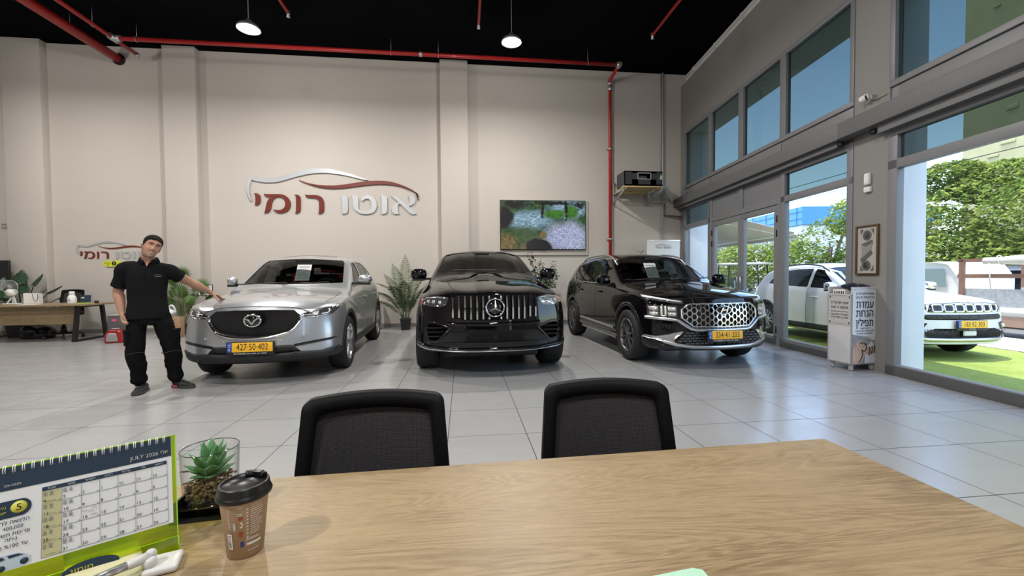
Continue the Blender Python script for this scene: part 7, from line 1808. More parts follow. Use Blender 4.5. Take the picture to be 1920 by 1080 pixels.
# beige fabric awning of the next unit
aw = empty('awning', 'wide beige fabric awning sloping out over the forecourt', 'awning', (8.9, 15.0, 0))
b = MB(); b.loft([[(-2.06, 5.5, 3.7), (2.45, 5.5, 2.62), (2.47, 5.5, 2.44)], [(-2.85, -2.4, 3.6), (2.05, -2.2, 2.62), (2.07, -2.2, 2.44)]], closed=False, cap=False); b.build('fabric', mat('beige_awning_fabric', (.50, .46, .40), .8), aw, solid=.02)
b = MB(); b.tube([(2.42, 5.5, 2.60), (2.02, -2.2, 2.60)], .05, 8)
for y in (-1.5, 3.8): b.tube([(-1.6, y, 2.95), (.4, y+.2, 3.0), (2.2, y, 2.60)], .035, 8)
b.build('awning_arms', M_WHITE, aw)
nb = empty('neighbour_building', 'plain white building wall carrying the beige awning', 'building', (0, 0, GZ))
b = MB(); b.prism([fpt(-.6, .02), fpt(-.6, -8), fpt(-24, -8), fpt(-24, .02)], 0, 7.0); b.build('walls', M_CONC, nb)
# buildings across the road
M_STUCCO = mat('ochre_stucco', (.40, .37, .20), .9, bump=.3, bscale=3, var=.14, vscale=1.5); M_BWHITE = mat('white_render', (.62, .64, .66), .8); M_BLUE = mat('blue_cladding', (.06, .25, .52), .4); M_GLASSD = mat('dark_facade_glass', (.10, .12, .13), .15, coat=.4)
ob = empty('ochre_building', 'plain ochre building rising behind the street tree', 'building', (27.0, 10.9, GZ))
b = MB(); b.box((0, 0, 7), (9.4, 11.4, 14)); b.build('walls', M_STUCCO, ob)
rnd = random.Random(2); b = MB()
for k in range(40): b.box((-4.72, rnd.uniform(-5, 5), rnd.uniform(4, 13)), (.04, rnd.uniform(.2, .5), rnd.uniform(.08, .2)), None, .015)
b.build('plaster_patches', M_STUCCO, ob)
bb = empty('blue_topped_building', 'white office building with blue cladding along the top', 'building', (36, 40, GZ-1.1), -.10)
b = MB(); b.box((0, 0, 3.4), (12, 14, 6.8)); b.build('walls', M_BWHITE, bb)
b = MB(); b.box((0, 0, 7.6), (12.3, 14.3, 1.55)); b.build('cladding', M_BLUE, bb)
b = MB()
for k in range(7):
    b.box((-6.0-.17, -6.5+2.2*k, 7.6), (.03, .06, 1.5))
for z in (7.35, 7.95): b.box((-6.17, 0, z), (.03, 14.2, .05))
b.build('cladding_joints', mat('dark_blue_joint', (.03, .12, .30), .5), bb)
for k in range(6):
    for z in (2.0, 5.0): b = MB(); b.box((-6.02, -5.6+2.15*k, z), (.08, 1.8, 1.9)); w = b.build('window', M_GLASSD, bb); b = MB(); b.box((-6.07, -5.6+2.15*k, z+.35), (.05, 1.9, .06)); b.box((-6.07, -5.6+2.15*k, z), (.05, .06, 1.9)); b.build('mullion', M_BWHITE, w)
b = MB()
for k in range(3): b.box((-6.03, 7.1-.0, 2+3*k), (.05, .02, .02))
b.bm.clear(); b.box((-2, 9.5, 3.9), (9, 5, 7.8)); b.build('grey_wing', mat('grey_wing_render', (.20, .20, .21), .8), bb)
# overhead wires along the street
b = MB()
for x, z in ((13.0, 6.1), (13.3, 5.1), (13.6, 4.6), (13.1, 6.9)): b.tube([(x+.1*k, -8+6*k, z-.25*math.sin(PI*k/9)) for k in range(10)], .012, 5)
o = b.build('overhead_wires', M_BLACKPLA); tag(o, 'thin overhead cables strung along the street', 'wires')
# cars glimpsed by the far door
cg_ = empty('parked_car', 'white car glimpsed through the far glass pane by the awning', 'car', (10.9, 21.2, GZ), 1.2)
b = MB(); b.loft([[(x, -2.1, .3), (x, -2.15, .75), (x, -1.2*1, .95), (x*.85, -.5, 1.42), (x*.85, 1.2, 1.42), (x, 1.9, .95), (x, 2.1, .7), (x, 2.05, .3)] for x in (-.85, -.5, .5, .85)], smooth=False); b.build('body', P_PEARL, cg_, bevel=.06)
b = MB(); b.box((0, .35, 1.2), (1.5, 1.9, .3)); b.build('window_band', M_GLASSD, cg_)
for x in (-.78, .78):
    for y in (-1.35, 1.35): b = MB(); b.lathe([(.001, -.1), (.31, -.1), (.31, .1), (.001, .1)], 20, T(x, y, .31) @ RY(PI/2)); b.build('wheel', M_RUBBER, cg_)
# ------------------------------------------------------------------ furniture and plants along the back wall
M_POTGREY = mat('charcoal_pot', (.050, .052, .056), .6, bump=.1, bscale=60); M_SOIL = mat('dark_soil', (.04, .028, .018), .95, bump=.4, bscale=80)
M_PALM = mat('palm_green', (.055, .10, .030), .5, var=.3, vscale=12); M_FAN = mat('fan_leaf_green', (.075, .15, .035), .5, var=.3, vscale=8); M_DKLEAF = mat('dark_leaf_green', (.022, .055, .028), .4, var=.3, vscale=10); M_FICUS = mat('ficus_green', (.06, .10, .05), .45, var=.35, vscale=20); M_STEM = mat('green_brown_stem', (.16, .15, .06), .6)
def pot(parent, r0, r1, h, m=M_POTGREY, square=False):
    b = MB()
    if square: b.loft([[(x*r0, y*r0, 0) for x, y in ((-1, -1), (1, -1), (1, 1), (-1, 1))], [(x*r1, y*r1, h) for x, y in ((-1, -1), (1, -1), (1, 1), (-1, 1))], [(x*(r1-.02), y*(r1-.02), h) for x, y in ((-1, -1), (1, -1), (1, 1), (-1, 1))], [(x*(r1-.03), y*(r1-.03), h-.05) for x, y in ((-1, -1), (1, -1), (1, 1), (-1, 1))]], smooth=False)
    else: b.lathe([(.001, 0), (r0, 0), (r1, h-.02), (r1+.008, h-.02), (r1+.008, h), (r1-.008, h), (r1-.015, h-.05), (.001, h-.05)], 28)
    b.build('pot', m, parent)
    b = MB(); b.lathe([(.001, h-.045), (r1-.02, h-.045)], 20) if not square else b.box((0, 0, h-.045), (2*r1-.05, 2*r1-.05, .01)); b.build('soil', M_SOIL, parent)
def frond(parent, base, az, el, L, droop, leaflet, n=26, m=M_PALM, wid=.017):
    "arching pinnate frond"
    b = MB(); P = []; p = Vector(base); e = el
    for k in range(n+1):
        P.append(p.copy()); d = Vector((math.cos(az)*math.cos(e), math.sin(az)*math.cos(e)*(.35 if math.sin(az) > 0 else .8), math.sin(e))); p = p+d*L/n; e -= droop/n*(k/n)*2
    b.tube(P, [.006*(1-.8*k/n)+.0012 for k in range(n+1)], 5)
    side = Vector((-math.sin(az), math.cos(az), 0))
    for k in range(int(n*.28), n+1):
        t = (k/n-.28)/.72; ll = leaflet*(math.sin(PI*min(1, t*.85+.18))**.8+.08); tang = (P[min(k+1, n)]-P[max(k-1, 0)]).normalized()
        for s in (-1, 1):
            for q in (0, .5):
                o_ = P[k]-tang*(L/n*q); d = (side*s*.78+tang*.62-Vector((0, 0, .10+.15*random.random()))).normalized(); tip = o_+d*ll-Vector((0, 0, ll*.16)); mid = o_+d*ll*.45; w = tang*wid*.5
                v = [b.bm.verts.new(x) for x in (o_-w*.4, mid-w, tip, mid+w, o_+w*.4)]; b.face(v)
    return b.build('frond', m, parent)
rn = random.Random(31); random.seed(12)
pp = empty('potted_palm', 'tall feathery palm in a charcoal pot between the silver and middle cars', 'plant', (-1.36, 10.24, 0)); pot(pp, .105, .13, .27)
for (az, el, L, dr) in ((1.6, 1.50, 1.62, .5), (3.0, 1.16, 1.25, 1.9), (2.5, 1.34, 1.30, .9), (.3, 1.25, 1.25, 1.1), (-.5, 1.30, 1.10, 1.3), (3.7, 1.22, 1.10, 1.7), (-1.5, 1.28, 1.25, 1.2), (.9, 1.38, 1.38, .8), (2.2, 1.42, 1.48, .7), (4.3, 1.32, 1.15, 1.4), (3.3, 1.38, 1.20, 1.5), (-.1, 1.40, 1.30, .9), (5.0, 1.1, .9, 1.5), (2.9, 1.0, .85, 1.4)):
    frond(pp, (.05*math.cos(az), .05*math.sin(az), .22), az, el, L, dr, .22)
fp = empty('potted_fan_palm', 'fan palm in a grey pot behind the man and the silver car', 'plant', (-6.22, 10.25, 0)); pot(fp, .12, .15, .24, square=False)
def fan_leaf(parent, base, tip, R_, tilt, roll=0.0, m=M_FAN):
    base, tip = Vector(base), Vector(tip); b = MB(); mid = base.lerp(tip, .55)+Vector((0, 0, .08)); b.tube(spline([base, mid, tip], 6), .007, 5); b.build('leaf_stalk', M_STEM, parent)
    b = MB(); M = T(tip) @ RZ(roll) @ RX(tilt); n = 26
    for k in range(n):
        a = -2.35+4.7*k/(n-1)+PI/2; L = R_*(.85+.25*math.cos((a-PI/2)*.8)); w = .036*R_/.3
        c, s = math.cos(a), math.sin(a); q = [(0, 0, 0), (c*L*.55-s*w*.5, s*L*.55+c*w*.5, .02), (c*L, s*L, -.03), (c*L*.55+s*w*.5, s*L*.55-c*w*.5, -.005)]
        b.face([b.bm.verts.new(M @ Vector(x)) for x in q])
    return b.build('fan_leaf', m, parent)
for tip, R_, tl, ro in (((.34, -.05, .98), .30, 1.25, -.3), ((-.30, -.05, 1.18), .26, 1.3, .5), ((-.36, -.08, .68), .26, 1.1, .7), ((-.05, -.02, 1.30), .24, 1.4, .1), ((.12, -.1, .72), .25, 1.0, -.4), ((-.16, .05, .90), .27, 1.3, .2), ((.45, .05, .75), .22, 1.0, -.8)):
    fan_leaf(fp, (0, 0, .22), tip, R_, tl, ro)
for az, el, L in ((.8, 1.25, .95), (1.9, 1.3, .95), (2.6, 1.15, .8)): frond(fp, (0, 0, .22), az, el, L, .8, .20)
mo = empty('potted_monstera', 'dark split-leaf plant in a grey pot at the far left behind the desk', 'plant', (-9.62, 10.45, 0)); pot(mo, .16, .19, .30, square=True)
def split_leaf(parent, base, tip, S, roll, tilt):
    b = MB(); base, tip = Vector(base), Vector(tip); b.tube(spline([base, base.lerp(tip, .5)+Vector((0, 0, .06)), tip], 5), .008, 5)
    M = T(tip) @ RZ(roll) @ RX(tilt)
    for s in (-1, 1):
        for k in range(6):
            y0 = -.25+.21*k; x1 = (.56, .62, .60, .52, .38, .20)[k]; q = [(0, y0, 0), (s*x1*.9, y0-.10, -.06), (s*x1, y0+.03, -.08), (s*x1*.75, y0+.12, -.03), (0, y0+.21, 0)]
            b.face([b.bm.verts.new(M @ (Vector(x)*S)) for x in q])
    return b.build('leaf', M_DKLEAF, parent)
for tip, S, ro, tl in (((.05, -.12, 1.24), .26, .2, 1.1), ((.30, -.05, 1.18), .24, -.5, 1.0), ((-.20, -.1, 1.10), .26, .9, 1.0), ((.12, -.2, 1.02), .25, .0, .9), ((.55, .0, .98), .24, -1.2, .6), ((.72, .05, .86), .24, -1.0, .8), ((-.1, -.25, .92), .24, .4, .9), ((.36, -.1, .88), .24, -.7, .8), ((-.32, -.1, .86), .25, 1.2, .9), ((.98, .1, .82), .22, -.2, 1.3)): split_leaf(mo, (0, 0, .28), tip, S, ro, tl)
b = MB(); b.tube([(0, 0, .26), (.0, 0, .86)], .035, 10); b.build('moss_pole', mat('pale_moss_pole', (.42, .38, .30), .9, bump=.4, bscale=50), mo)
fi = empty('potted_ficus', 'small-leaved ficus behind the middle black car below the television', 'plant', (1.98, 10.30, 0)); pot(fi, .14, .17, .30)
b = MB(); fb = MB(); rf = random.Random(17)
for k in range(9):
    a = rf.uniform(0, 6.28); tip = Vector((.36*math.cos(a)*rf.uniform(.5, 1.1), .22*math.sin(a), rf.uniform(1.05, 1.75))); b.tube(spline([(0, 0, .25), (tip.x*.3, tip.y*.3, tip.z*.6), tip], 5), .008, 5)
    for q in range(95):
        t = rf.uniform(.35, 1.05); c = Vector((tip.x*t*t, tip.y*t, .25+(tip.z-.25)*t))+Vector((rf.uniform(-.10, .10), rf.uniform(-.10, .10), rf.uniform(-.08, .08))); s = rf.uniform(.06, .105)
        M = T(c) @ Euler((rf.uniform(-1, 1), rf.uniform(-1, 1), rf.uniform(0, 6.3))).to_matrix().to_4x4(); fb.face([fb.bm.verts.new(M @ Vector(v)) for v in ((0, -s*.5, 0), (s*.24, 0, .008), (0, s*.5, 0), (-s*.24, 0, .008))])
b.build('stems', M_STEM, fi); fb.build('leaves', M_FICUS, fi)
ru = empty('potted_rubber_plant', 'tall plant whose top leaf shows over the roof of the honeycomb-grille car', 'plant', (4.42, 10.25, 0)); pot(ru, .13, .16, .28)
b = MB(); b.tube(spline([(0, 0, .24), (.02, 0, 1.0), (.04, -.05, 1.80)], 5), .010, 6); b.build('stems', M_STEM, ru)
for k, (z, a) in enumerate(((1.80, .2), (1.80, 2.9), (1.55, 1.2), (1.4, 4), (1.2, 5.2), (1.0, .5), (.85, 2.4))):
    b = MB(); M = T(.03, -.04, z) @ RZ(a) @ RY(-.7); b.loft([[(0, -.005, 0), (0, .005, 0)], [(.05, -.030, .004), (.05, .030, .004)], [(.10, -.028, 0), (.10, .028, 0)], [(.15, -.003, -.01), (.15, .003, -.01)]], closed=False, M=M); b.build('leaf', mat('rubber_leaf', (.05, .13, .03), .35), ru, solid=.002)
# roll-up banner
bn = empty('roll_up_banner', 'white roll-up banner with a car outline behind the honeycomb-grille car', 'banner', (5.10, 10.30, 0), .0)
b = MB(); b.box((0, 0, 1.12), (.88, .004, 2.03)); b.build('banner_sheet', M_PAPER, bn); b = MB(); b.box((0, 0, .05), (.90, .12, .10), None, .02); b.box((0, 0, 2.135), (.90, .02, .02)); b.tube([(0, .04, .1), (0, .02, 2.13)], .01, 6); b.build('banner_stand', M_SATIN, bn)
b = MB()
for q in ('silver_roof', 'red_line'): b.prism([(x*.105+.0, z*.105+1.985) for x, z in smooth_poly(LOGO[q])], .003, .004, T(0, -.001, 0) @ M_UP)
for q in ('yod', 'mem', 'vav', 'resh', 'vav2', 'tet', 'vav3', 'alef'): b.prism([(x*.105, z*.105+1.985) for x, z in smooth_poly(LOGO[q])], .003, .004, T(0, -.001, 0) @ M_UP)
b.build('banner_emblem', mat('grey_banner_print', (.12, .12, .125), .6), bn)
# back-left work desk
bd = empty('work_desk', 'long oak work desk with black trapezoid legs by the back wall at far left', 'desk', (-8.75, 9.72, 0), .04)
b = MB(); b.box((0, 0, .735), (2.5, .86, .03)); b.build('tabletop', M_OAK, bd, bevel=.002)
b = MB(); b.box((-.1, -.18, .52), (2.1, .02, .36)); b.build('modesty_panel', M_OAK, bd)
for s in (-1, 1):
    x = s*1.02; b = MB()
    for y0, y1 in ((-.40, -.30), (.40, .30)): b.loft([[(x-.03, y0-.035, 0), (x+.03, y0-.035, 0), (x+.03, y0+.035, 0), (x-.03, y0+.035, 0)], [(x-.03, y1-.03, .72), (x+.03, y1-.03, .72), (x+.03, y1+.03, .72), (x-.03, y1+.03, .72)]], smooth=False)
    b.box((x, 0, .02), (.05, .76, .04)); b.box((x, 0, .70), (.05, .62, .04)); b.build('leg', M_BLACKMET, bd)
bc = office_chair('office_chair', 'black mesh chair behind the work desk at far left', (-8.52, 10.10, 0), .05, None); bc.scale = (1.05, 1.05, 1.16)
def bottle_():
    t = empty('soap_bottle', 'white plastic bottle standing on the work desk', 'bottle', (-7.95, 9.62, .75)); b = MB(); b.lathe([(.001, 0), (.065, 0), (.072, .02), (.072, .11), (.055, .165), (.040, .185), (.040, .20)], 24); b.build('bottle_body', M_PAPER, t)
    b = MB(); b.lathe([(.042, .195), (.046, .20), (.046, .24), (.035, .255), (.001, .255)], 20); b.build('cap', M_WHITE, t); b = MB(); b.box((0, -.071, .07), (.06, .004, .012)); b.box((0, -.072, .10), (.04, .004, .008)); b.build('label_print', M_GREYTXT, t)
bottle_()
dc = empty('small_calendar', 'small navy desk calendar on a lime base on the work desk', 'calendar', (-7.74, 9.66, .75), .1)
b = MB(); b.box((0, 0, .10), (.17, .02, .15), RX(-.15)); b.build('card', M_NAVY, dc); b = MB(); b.box((0, -.03, .008), (.19, .10, .014)); b.build('stand', mat('lime_base', (.42, .60, .05), .4), dc); b = MB(); b.prism([(.034*math.cos(2*PI*k/16)-.03, .016*math.sin(2*PI*k/16)+.12) for k in range(16)], .012, .014, M_UP); b.build('badge', M_YELPRINT, dc)
b = MB(); b.lathe([(.001, 0), (.03, 0), (.035, .03), (.03, .055), (.001, .06)], 16); o = b.build('round_clock', M_BLACKPLA); o.location = (-7.62, 9.78, .75); tag(o, 'small round black clock on the work desk by its right end', 'clock')
wb = empty('paper_bag', 'white paper carrier bag standing on the work desk', 'bag', (-8.95, 9.95, .75), .1)
b = MB(); b.loft([[(-.13, -.05, 0), (.13, -.05, 0), (.13, .05, 0), (-.13, .05, 0)], [(-.14, -.04, .22), (.13, -.045, .21), (.13, .045, .21), (-.14, .04, .22)]], smooth=False, cap=False); b.build('bag_body', M_PAPER, wb, solid=.002); b = MB(); b.tube(spline([(.02, -.05, .20), (.05, -.07, .12), (.09, -.07, .05), (.12, -.06, .12), (.11, -.05, .20)], 5), .004, 5); b.build('handle', M_BLACKPLA, wb)
lf = empty('desk_fan', 'white table fan on the work desk at the far left', 'fan', (-9.22, 9.82, .75), .2)
b = MB(); b.box((0, 0, .01), (.24, .16, .02), None, .008); b.tube([(.0, .03, .02), (.0, .03, .20)], .02, 8); b.tube([(.07, -.02, .02), (.02, .02, .14)], .012, 6); b.tube([(-.07, -.02, .02), (-.02, .02, .14)], .012, 6); b.build('base', M_WHITE, lf)
b = MB(); b.lathe([(.001, -.05), (.07, -.05), (.075, .06), (.001, .07)], 20, T(0, 0, .24) @ RX(PI/2)); b.build('motor', M_PAPER, lf)
b = MB()
for k in range(18): a = PI*k/18; b.tube([(.12*math.cos(a), -.06, .36+.12*math.sin(a)), (-.12*math.cos(a), -.06, .36-.12*math.sin(a))], .0016, 4)
b.tube([(.13*math.cos(2*PI*k/28), -.055, .36+.13*math.sin(2*PI*k/28)) for k in range(28)], .006, 6, True); b.build('grille', M_GREYPIPE, lf)
b = MB(); b.box((0, 0, .002), (.30, .21, .004), RZ(.2)); o = b.build('paper_sheet', M_PAPER); o.location = (-8.62, 9.50, .75); tag(o, 'white papers lying on the work desk before the carrier bag', 'paper')
tvm = empty('monitor', 'black monitor at the far left edge above the plant', 'monitor', (-10.25, 10.45, 1.22), .05); b = MB(); b.box((0, 0, .22), (.80, .05, .48), None, .01); b.build('screen_case', M_BLACKPLA, tvm); b = MB(); b.box((0, .05, -.6), (.08, .05, 1.22)); b.box((0, .05, -1.21), (.4, .3, .02)); b.build('stand', M_BLACKMET, tvm)
gb = MB(); gr_ = random.Random(3)
for k in range(9): gb.ball((gr_.uniform(-.22, .22), gr_.uniform(-.1, .1), .10+gr_.uniform(-.03, .10)), (gr_.uniform(.10, .20), gr_.uniform(.08, .14), gr_.uniform(.08, .12)), 12, 8)
gb.box((0, 0, .06), (.5, .25, .12), None, .04); o = fuse('black_bag', gb, mat('black_bag_film', (.010, .010, .014), .25, bump=.5, bscale=14), None, .014, 2); o.location = (-8.98, 10.06, 0); tag(o, 'black plastic bag lying on the floor under the work desk', 'bag')
# red heater, grey box, cardboard box, carrier bag
hh = empty('portable_heater', 'red portable heater with a silver front beside the standing man', 'heater', (-6.80, 9.14, 0), .25)
b = MB(); sec = [(-.135, .0), (.135, .0), (.15, .05), (.135, .17), (.10, .24), (.05, .262), (-.05, .262), (-.10, .24), (-.135, .17), (-.15, .05)]; b.prism(sec, -.10, .10, M_FRONT); b.build('casing', mat('red_gloss_plastic', (.30, .010, .014), .25, coat=.5), hh, bevel=.02)
b = MB(); b.prism([(-.10+.0, .035), (.06, .035), (.075, .07), (.055, .17), (.03, .195), (-.07, .195), (-.095, .17), (-.11, .07)], -.118, -.098, M_FRONT); b.build('front_panel', M_SATIN, hh, bevel=.006)
b = MB(); b.box((-.02, -.12, .165), (.09, .004, .008)); b.ball((.09, -.10, .225), .014, 10, 8); b.box((0, 0, .275), (.12, .03, .02), None, .008); b.build('controls', M_GREYPIPE, hh)
sf_ = empty('storage_box', 'grey storage box with a pink sticker behind the red heater', 'box', (-6.88, 9.42, 0), .1); b = MB(); b.box((0, 0, .265), (.34, .30, .53), None, .01); b.build('box_body', mat('grey_box_paint', (.10, .10, .105), .5), sf_); b = MB(); b.box((0, 0, .525), (.35, .31, .012)); b.build('lid', M_GREYPIPE, sf_); b = MB(); b.prism([(.045*math.cos(2*PI*k/20), .028*math.sin(2*PI*k/20)) for k in range(20)], .151, .153, T(-.05, 0, .43) @ M_UP); b.build('sticker', mat('pink_sticker', (.75, .10, .22), .5), sf_)
b = MB(); b.box((0, 0, .03), (.10, .07, .06), None, .01); o = b.build('adapter_box', M_WHITE); o.location = (-6.86, 9.42, .532); tag(o, 'small white plastic adapter on top of the grey storage box', 'box')
cb = empty('cardboard_box', 'tall cardboard box printed with a large K behind the man', 'box', (-6.13, 9.72, 0), .22); M_CARD = mat('brown_cardboard', (.36, .235, .135), .8, var=.06)
b = MB(); b.box((0, 0, .215), (.34, .26, .43), None, .004); b.build('carton', M_CARD, cb); b = MB(); b.text('K', .13, T(.06, -.1315, .35) @ M_UP, .001, bold=.012)
for k in range(7): b.box((.02+.01*(k % 2), -.131, .26-.022*k), (.20-.05*(k % 3), .002, .006))
b.box((.07, -.131, .06), (.10, .002, .04)); b.build('carton_print', mat('dark_brown_print', (.07, .04, .02), .7), cb)
b = MB(); b.box((-.21, -.02, .38), (.09, .2, .05), None, .015); b.build('strap', M_BLACKPLA, cb)
gb = MB(); gr_ = random.Random(6)
for k in range(8): gb.ball((gr_.uniform(-.09, .09), gr_.uniform(-.05, .05), .07+gr_.uniform(0, .05)), (gr_.uniform(.05, .09), .07, gr_.uniform(.05, .08)), 12, 8)
gb.tube(spline([(.02, 0, .12), (.03, -.02, .22), (.08, -.02, .26), (.13, -.02, .20), (.14, 0, .10)], 6), .018, 8); gb.tube(spline([(-.14, 0, .10), (-.12, -.02, .19), (-.07, -.02, .20), (-.05, 0, .12)], 6), .022, 8)
o = fuse('carrier_bag', gb, mat('white_bag_film', (.70, .72, .76), .4, bump=.5, bscale=16), None, .009, 2); o.location = (-6.18, 9.68, .432); tag(o, 'white plastic carrier bag on top of the cardboard box', 'bag')
lp_ = empty('framed_notice', 'small white notice in a black frame behind the hand on the silver car', 'notice', (-5.74, 10.2, 0), .05)
b = MB(); b.box((0, .012, .99), (.30, .012, .25), None, .004); b.build('frame', M_BLACKPLA, lp_); b = MB(); b.box((0, .004, .99), (.27, .006, .22)); b.build('notice_sheet', M_PAPER, lp_); b = MB(); b.box((.06, 0, 1.02), (.07, .002, .012)); b.box((-.04, 0, .96), (.12, .002, .008)); b.build('notice_print', M_INK, lp_); b = MB(); b.tube([(0, .03, .0), (0, .03, .9)], .012, 8); b.box((0, .03, .01), (.25, .25, .02)); b.build('stand', M_BLACKMET, lp_)
b = MB(); b.box((0, 0, .34), (.04, .34, .68), T(0, 0, 0) @ RX(-.08)); o = b.build('leaning_board', M_WHITE); o.location = (-2.02, 10.52, .01); tag(o, 'white board leaning on the back wall behind the silver car', 'board')
# ------------------------------------------------------------------ the wheeled tefillin stand
ct = empty('display_cart', 'white wheeled stand with printed Hebrew panels in front of the column', 'stand', (4.863, 4.78, 0), .084)
CW, CD, Z0, Z1 = .392, .327, .085, 1.07
b = MB(); b.box((CW/2, .008, (Z0+Z1)/2), (CW, .016, Z1-Z0)); b.box((CW-.008, CD/2, (Z0+Z1)/2), (.016, CD, Z1-Z0)); b.box((CW/2, CD-.008, (Z0+Z1)/2), (CW, .016, Z1-Z0)); b.box((.008, CD/2, (Z0+.98)/2), (.016, CD, .98-Z0)); b.box((CW/2, CD/2, Z0+.008), (CW, CD, .016)); b.box((CW/2, CD/2, .90), (CW-.03, CD-.03, .012)); b.build('cabinet', mat('white_board', (.56, .56, .57), .45), ct)
for x in (.04, CW-.04):
    for y in (.04, CD-.04):
        b = MB(); b.lathe([(.001, -.012), (.026, -.012), (.028, 0), (.026, .012), (.001, .012)], 16, T(x, y, .028) @ RY(PI/2)); b.box((x, y, .062), (.035, .035, .045)); b.build('caster', M_GREYPIPE, ct)
b = MB(); b.box((CW/2, -.0015, (.42+1.06)/2), (CW-.02, .002, 1.06-.42)); b.prism([(.01, .42), (CW-.01, .42), (CW-.01, .385), (.01, .47)], .0, .002, T(0, -.0005, 0) @ M_UP) ; fpn = b.build('front_poster', mat('white_poster', (.70, .72, .75), .5), ct)
M_TXT = mat('navy_poster_ink', (.012, .016, .035), .6)
MTF = T(CW/2, -.0035, 0) @ M_UP
b = MB()
for wd, z, s in (('וקשרתם לאות על ידך', .985, .040), ('והיו לטטפת בין עיניך', .938, .040), ('עמדת', .845, .135), ('הנחת', .733, .135), ('תפילין', .612, .135), ('לעילוי נשמת', .545, .026), ('אהרן בן אסתר ורחל בת שרה', .512, .026), ('ולהצלחת כל עם ישראל', .478, .026)):
    b.text(heb(wd), s, MTF @ T(0, z, 0), .0006, bold=.012 if s > .1 else .004, maxw=CW*(.68 if s > .1 else .74))
for x in (.02, CW-.06): b.box((x+.02, -.003, 1.035), (.04, .001, .004))
b.box((CW/2, -.003, 1.045), (CW-.10, .001, .0025)); b.build('front_lettering', M_TXT, fpn)
b = MB(); b.prism([(.01, .095), (CW-.01, .095), (CW-.01, .385), (.01, .47)], .001, .003, M_UP); ph = b.build('photo_panel', mat('photo_backdrop', (.26, .25, .25), .5, var=.7, vscale=7), ct)
b = MB(); b.prism([(.20, .10), (CW-.012, .10), (CW-.012, .30), (.30, .38), (.22, .30)], .003, .004, M_UP); b.build('photo_sleeve', mat('photo_white_cloth', (.60, .62, .64), .6, var=.2, vscale=18), ph)
b = MB()
hnd = spline([(.012, .13), (.012, .27), (.05, .33), (.10, .385), (.16, .37), (.20, .33), (.25, .30), (.31, .31), (CW-.012, .345), (CW-.012, .25), (.31, .215), (.25, .20), (.215, .235), (.20, .20), (.17, .15), (.14, .105), (.08, .10), (.03, .10)], 5, True)
b.prism([(max(.012, min(CW-.012, p.x)), p.y) for p in hnd], .004, .005, M_UP); b.build('photo_hand', mat('photo_skin', (.52, .34, .26), .6, var=.25, vscale=14), ph)
b = MB()
for pts in ([(.05, .33), (.085, .30), (.115, .25)], [(.10, .385), (.12, .33), (.15, .28)], [(.155, .37), (.165, .33), (.19, .29)]): b.tube([(x, -.0055, z) for x, z in pts], .0022, 5)
b.build('photo_knuckle_lines', mat('photo_skin_shade', (.26, .14, .10), .6), ph)
b = MB()
for pts in ([(.12, .36), (.19, .355), (.225, .31), (.20, .255), (.155, .27)], [(.155, .27), (.165, .21), (.13, .14), (.11, .11)], [(.262, .20), (.275, .26), (.27, .305)], [(.30, .215), (.315, .27), (.31, .312)], [(.335, .225), (.35, .28), (.345, .33)]): b.tube([(p.x, -.0058, p.y) for p in spline(pts, 5)], .0062, 6)
b.build('photo_straps', M_INK, ph)
b = MB(); b.box((-.0015, CD/2, .775), (.002, CD-.03, .40)); lpn = b.build('side_poster', mat('grey_poster', (.47, .46, .46), .6), ct)
MTS = Matrix(((0, 0, -1, -.0035), (-1, 0, 0, CD/2), (0, 1, 0, 0), (0, 0, 0, 1)))
b = MB()
for wd, z, s, bo in ((heb("שמע ישראל ה'"), .865, .052, .012), (heb("אלוקינו ה' אחד"), .805, .052, .012), (heb('ברוך שם כבוד מלכותו לעולם ועד'), .752, .022, .004), (heb('בשכמל"ו לעולם ועד'), .712, .034, .006), (heb('שמע בני מוסר אביך'), .676, .034, .006)): b.text(wd, s, MTS @ T(0, z, 0), .0006, bold=bo, maxw=CD*.72)
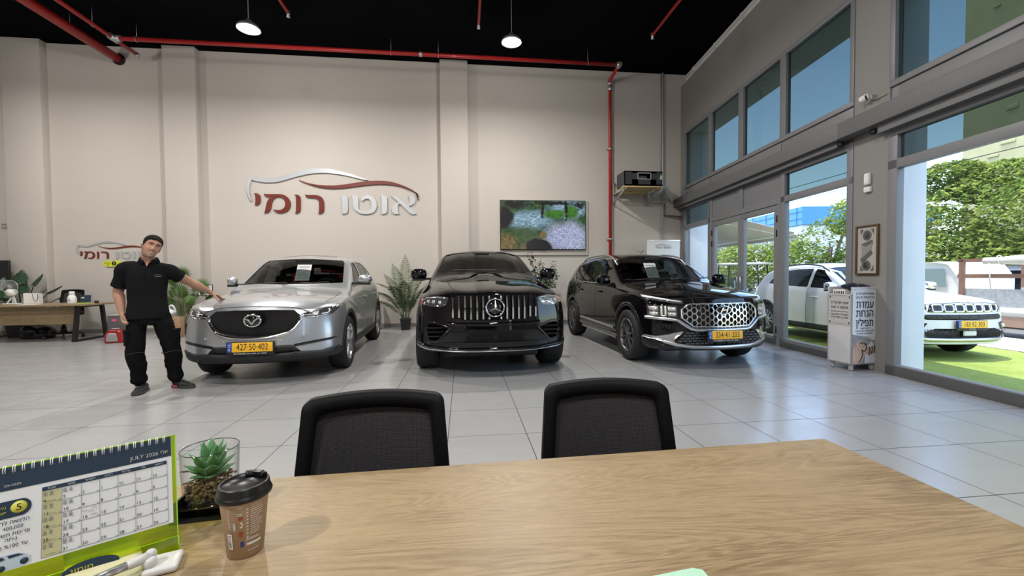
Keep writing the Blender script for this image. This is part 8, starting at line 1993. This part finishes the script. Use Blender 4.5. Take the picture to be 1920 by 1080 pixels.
for z in (.955, .595): b.box((-.003, CD/2, z), (.001, CD-.12, .003))
for y in (.035, CD-.035):
    for z in (.94, .61): b.box((-.003, y, z), (.001, .012, .03))
b.build('side_lettering', M_TXT, lpn)
gb = MB(); gr_ = random.Random(14)
for k in range(9): gb.ball((gr_.uniform(-.12, .12), gr_.uniform(-.06, .06), gr_.uniform(.02, .05)), (gr_.uniform(.06, .10), gr_.uniform(.05, .08), gr_.uniform(.03, .05)), 12, 8)
o = fuse('navy_cloth_bag', gb, mat('navy_velvet', (.008, .010, .028), .9, sheen=.3, bump=.3, bscale=20), None, .009, 2); o.location = (5.07, 4.94, 1.035); o.rotation_euler = (0, 0, .1); tag(o, 'dark navy velvet bag heaped on top of the wheeled stand', 'bag')
bx = empty('booklet_box', 'white box of booklets standing in the top of the wheeled stand', 'box', (4.93, 4.99, .906), .084); b = MB(); b.box((0, 0, .065), (.10, .16, .13)); b.build('carton', M_PAPER, bx); b = MB()
for k in range(6): b.box((-.0515, -.06+.024*k, .085), (.002, .012, .05))
b.build('carton_print', M_TXT, bx)
# ------------------------------------------------------------------ price sheets behind the windscreens
def price_sheet(label, loc, rz, seed):
    t = empty('price_sheet', label, 'notice', loc, rz, 'price sheets behind windscreens'); M = RX(-.62)
    b = MB(); b.box((0, 0, .15), (.205, .002, .30), M); b.build('sheet', mat('price_paper', (.66, .68, .66), .6, emit=None), t); rr = random.Random(seed); b = MB()
    b.box((0, -.0018, .255), (.16, .001, .016), M)
    for k in range(9):
        x = -.085
        while x < .08:
            w = rr.uniform(.012, .035); b.box((x+w/2, -.0018, .215-.022*k), (w, .001, .007), M); x += w+.006+.05*(rr.random() < .12)
    b.build('sheet_print', M_GREYTXT, t)
price_sheet('white price sheet behind the windscreen of the silver car', (-2.405, 6.67, 1.20), .055, 1)
price_sheet('white price sheet behind the windscreen of the honeycomb-grille car', (3.115, 6.62, 1.20), .032, 2)
bpy.data.objects.remove(_fonto); bpy.data.curves.remove(_fontc)
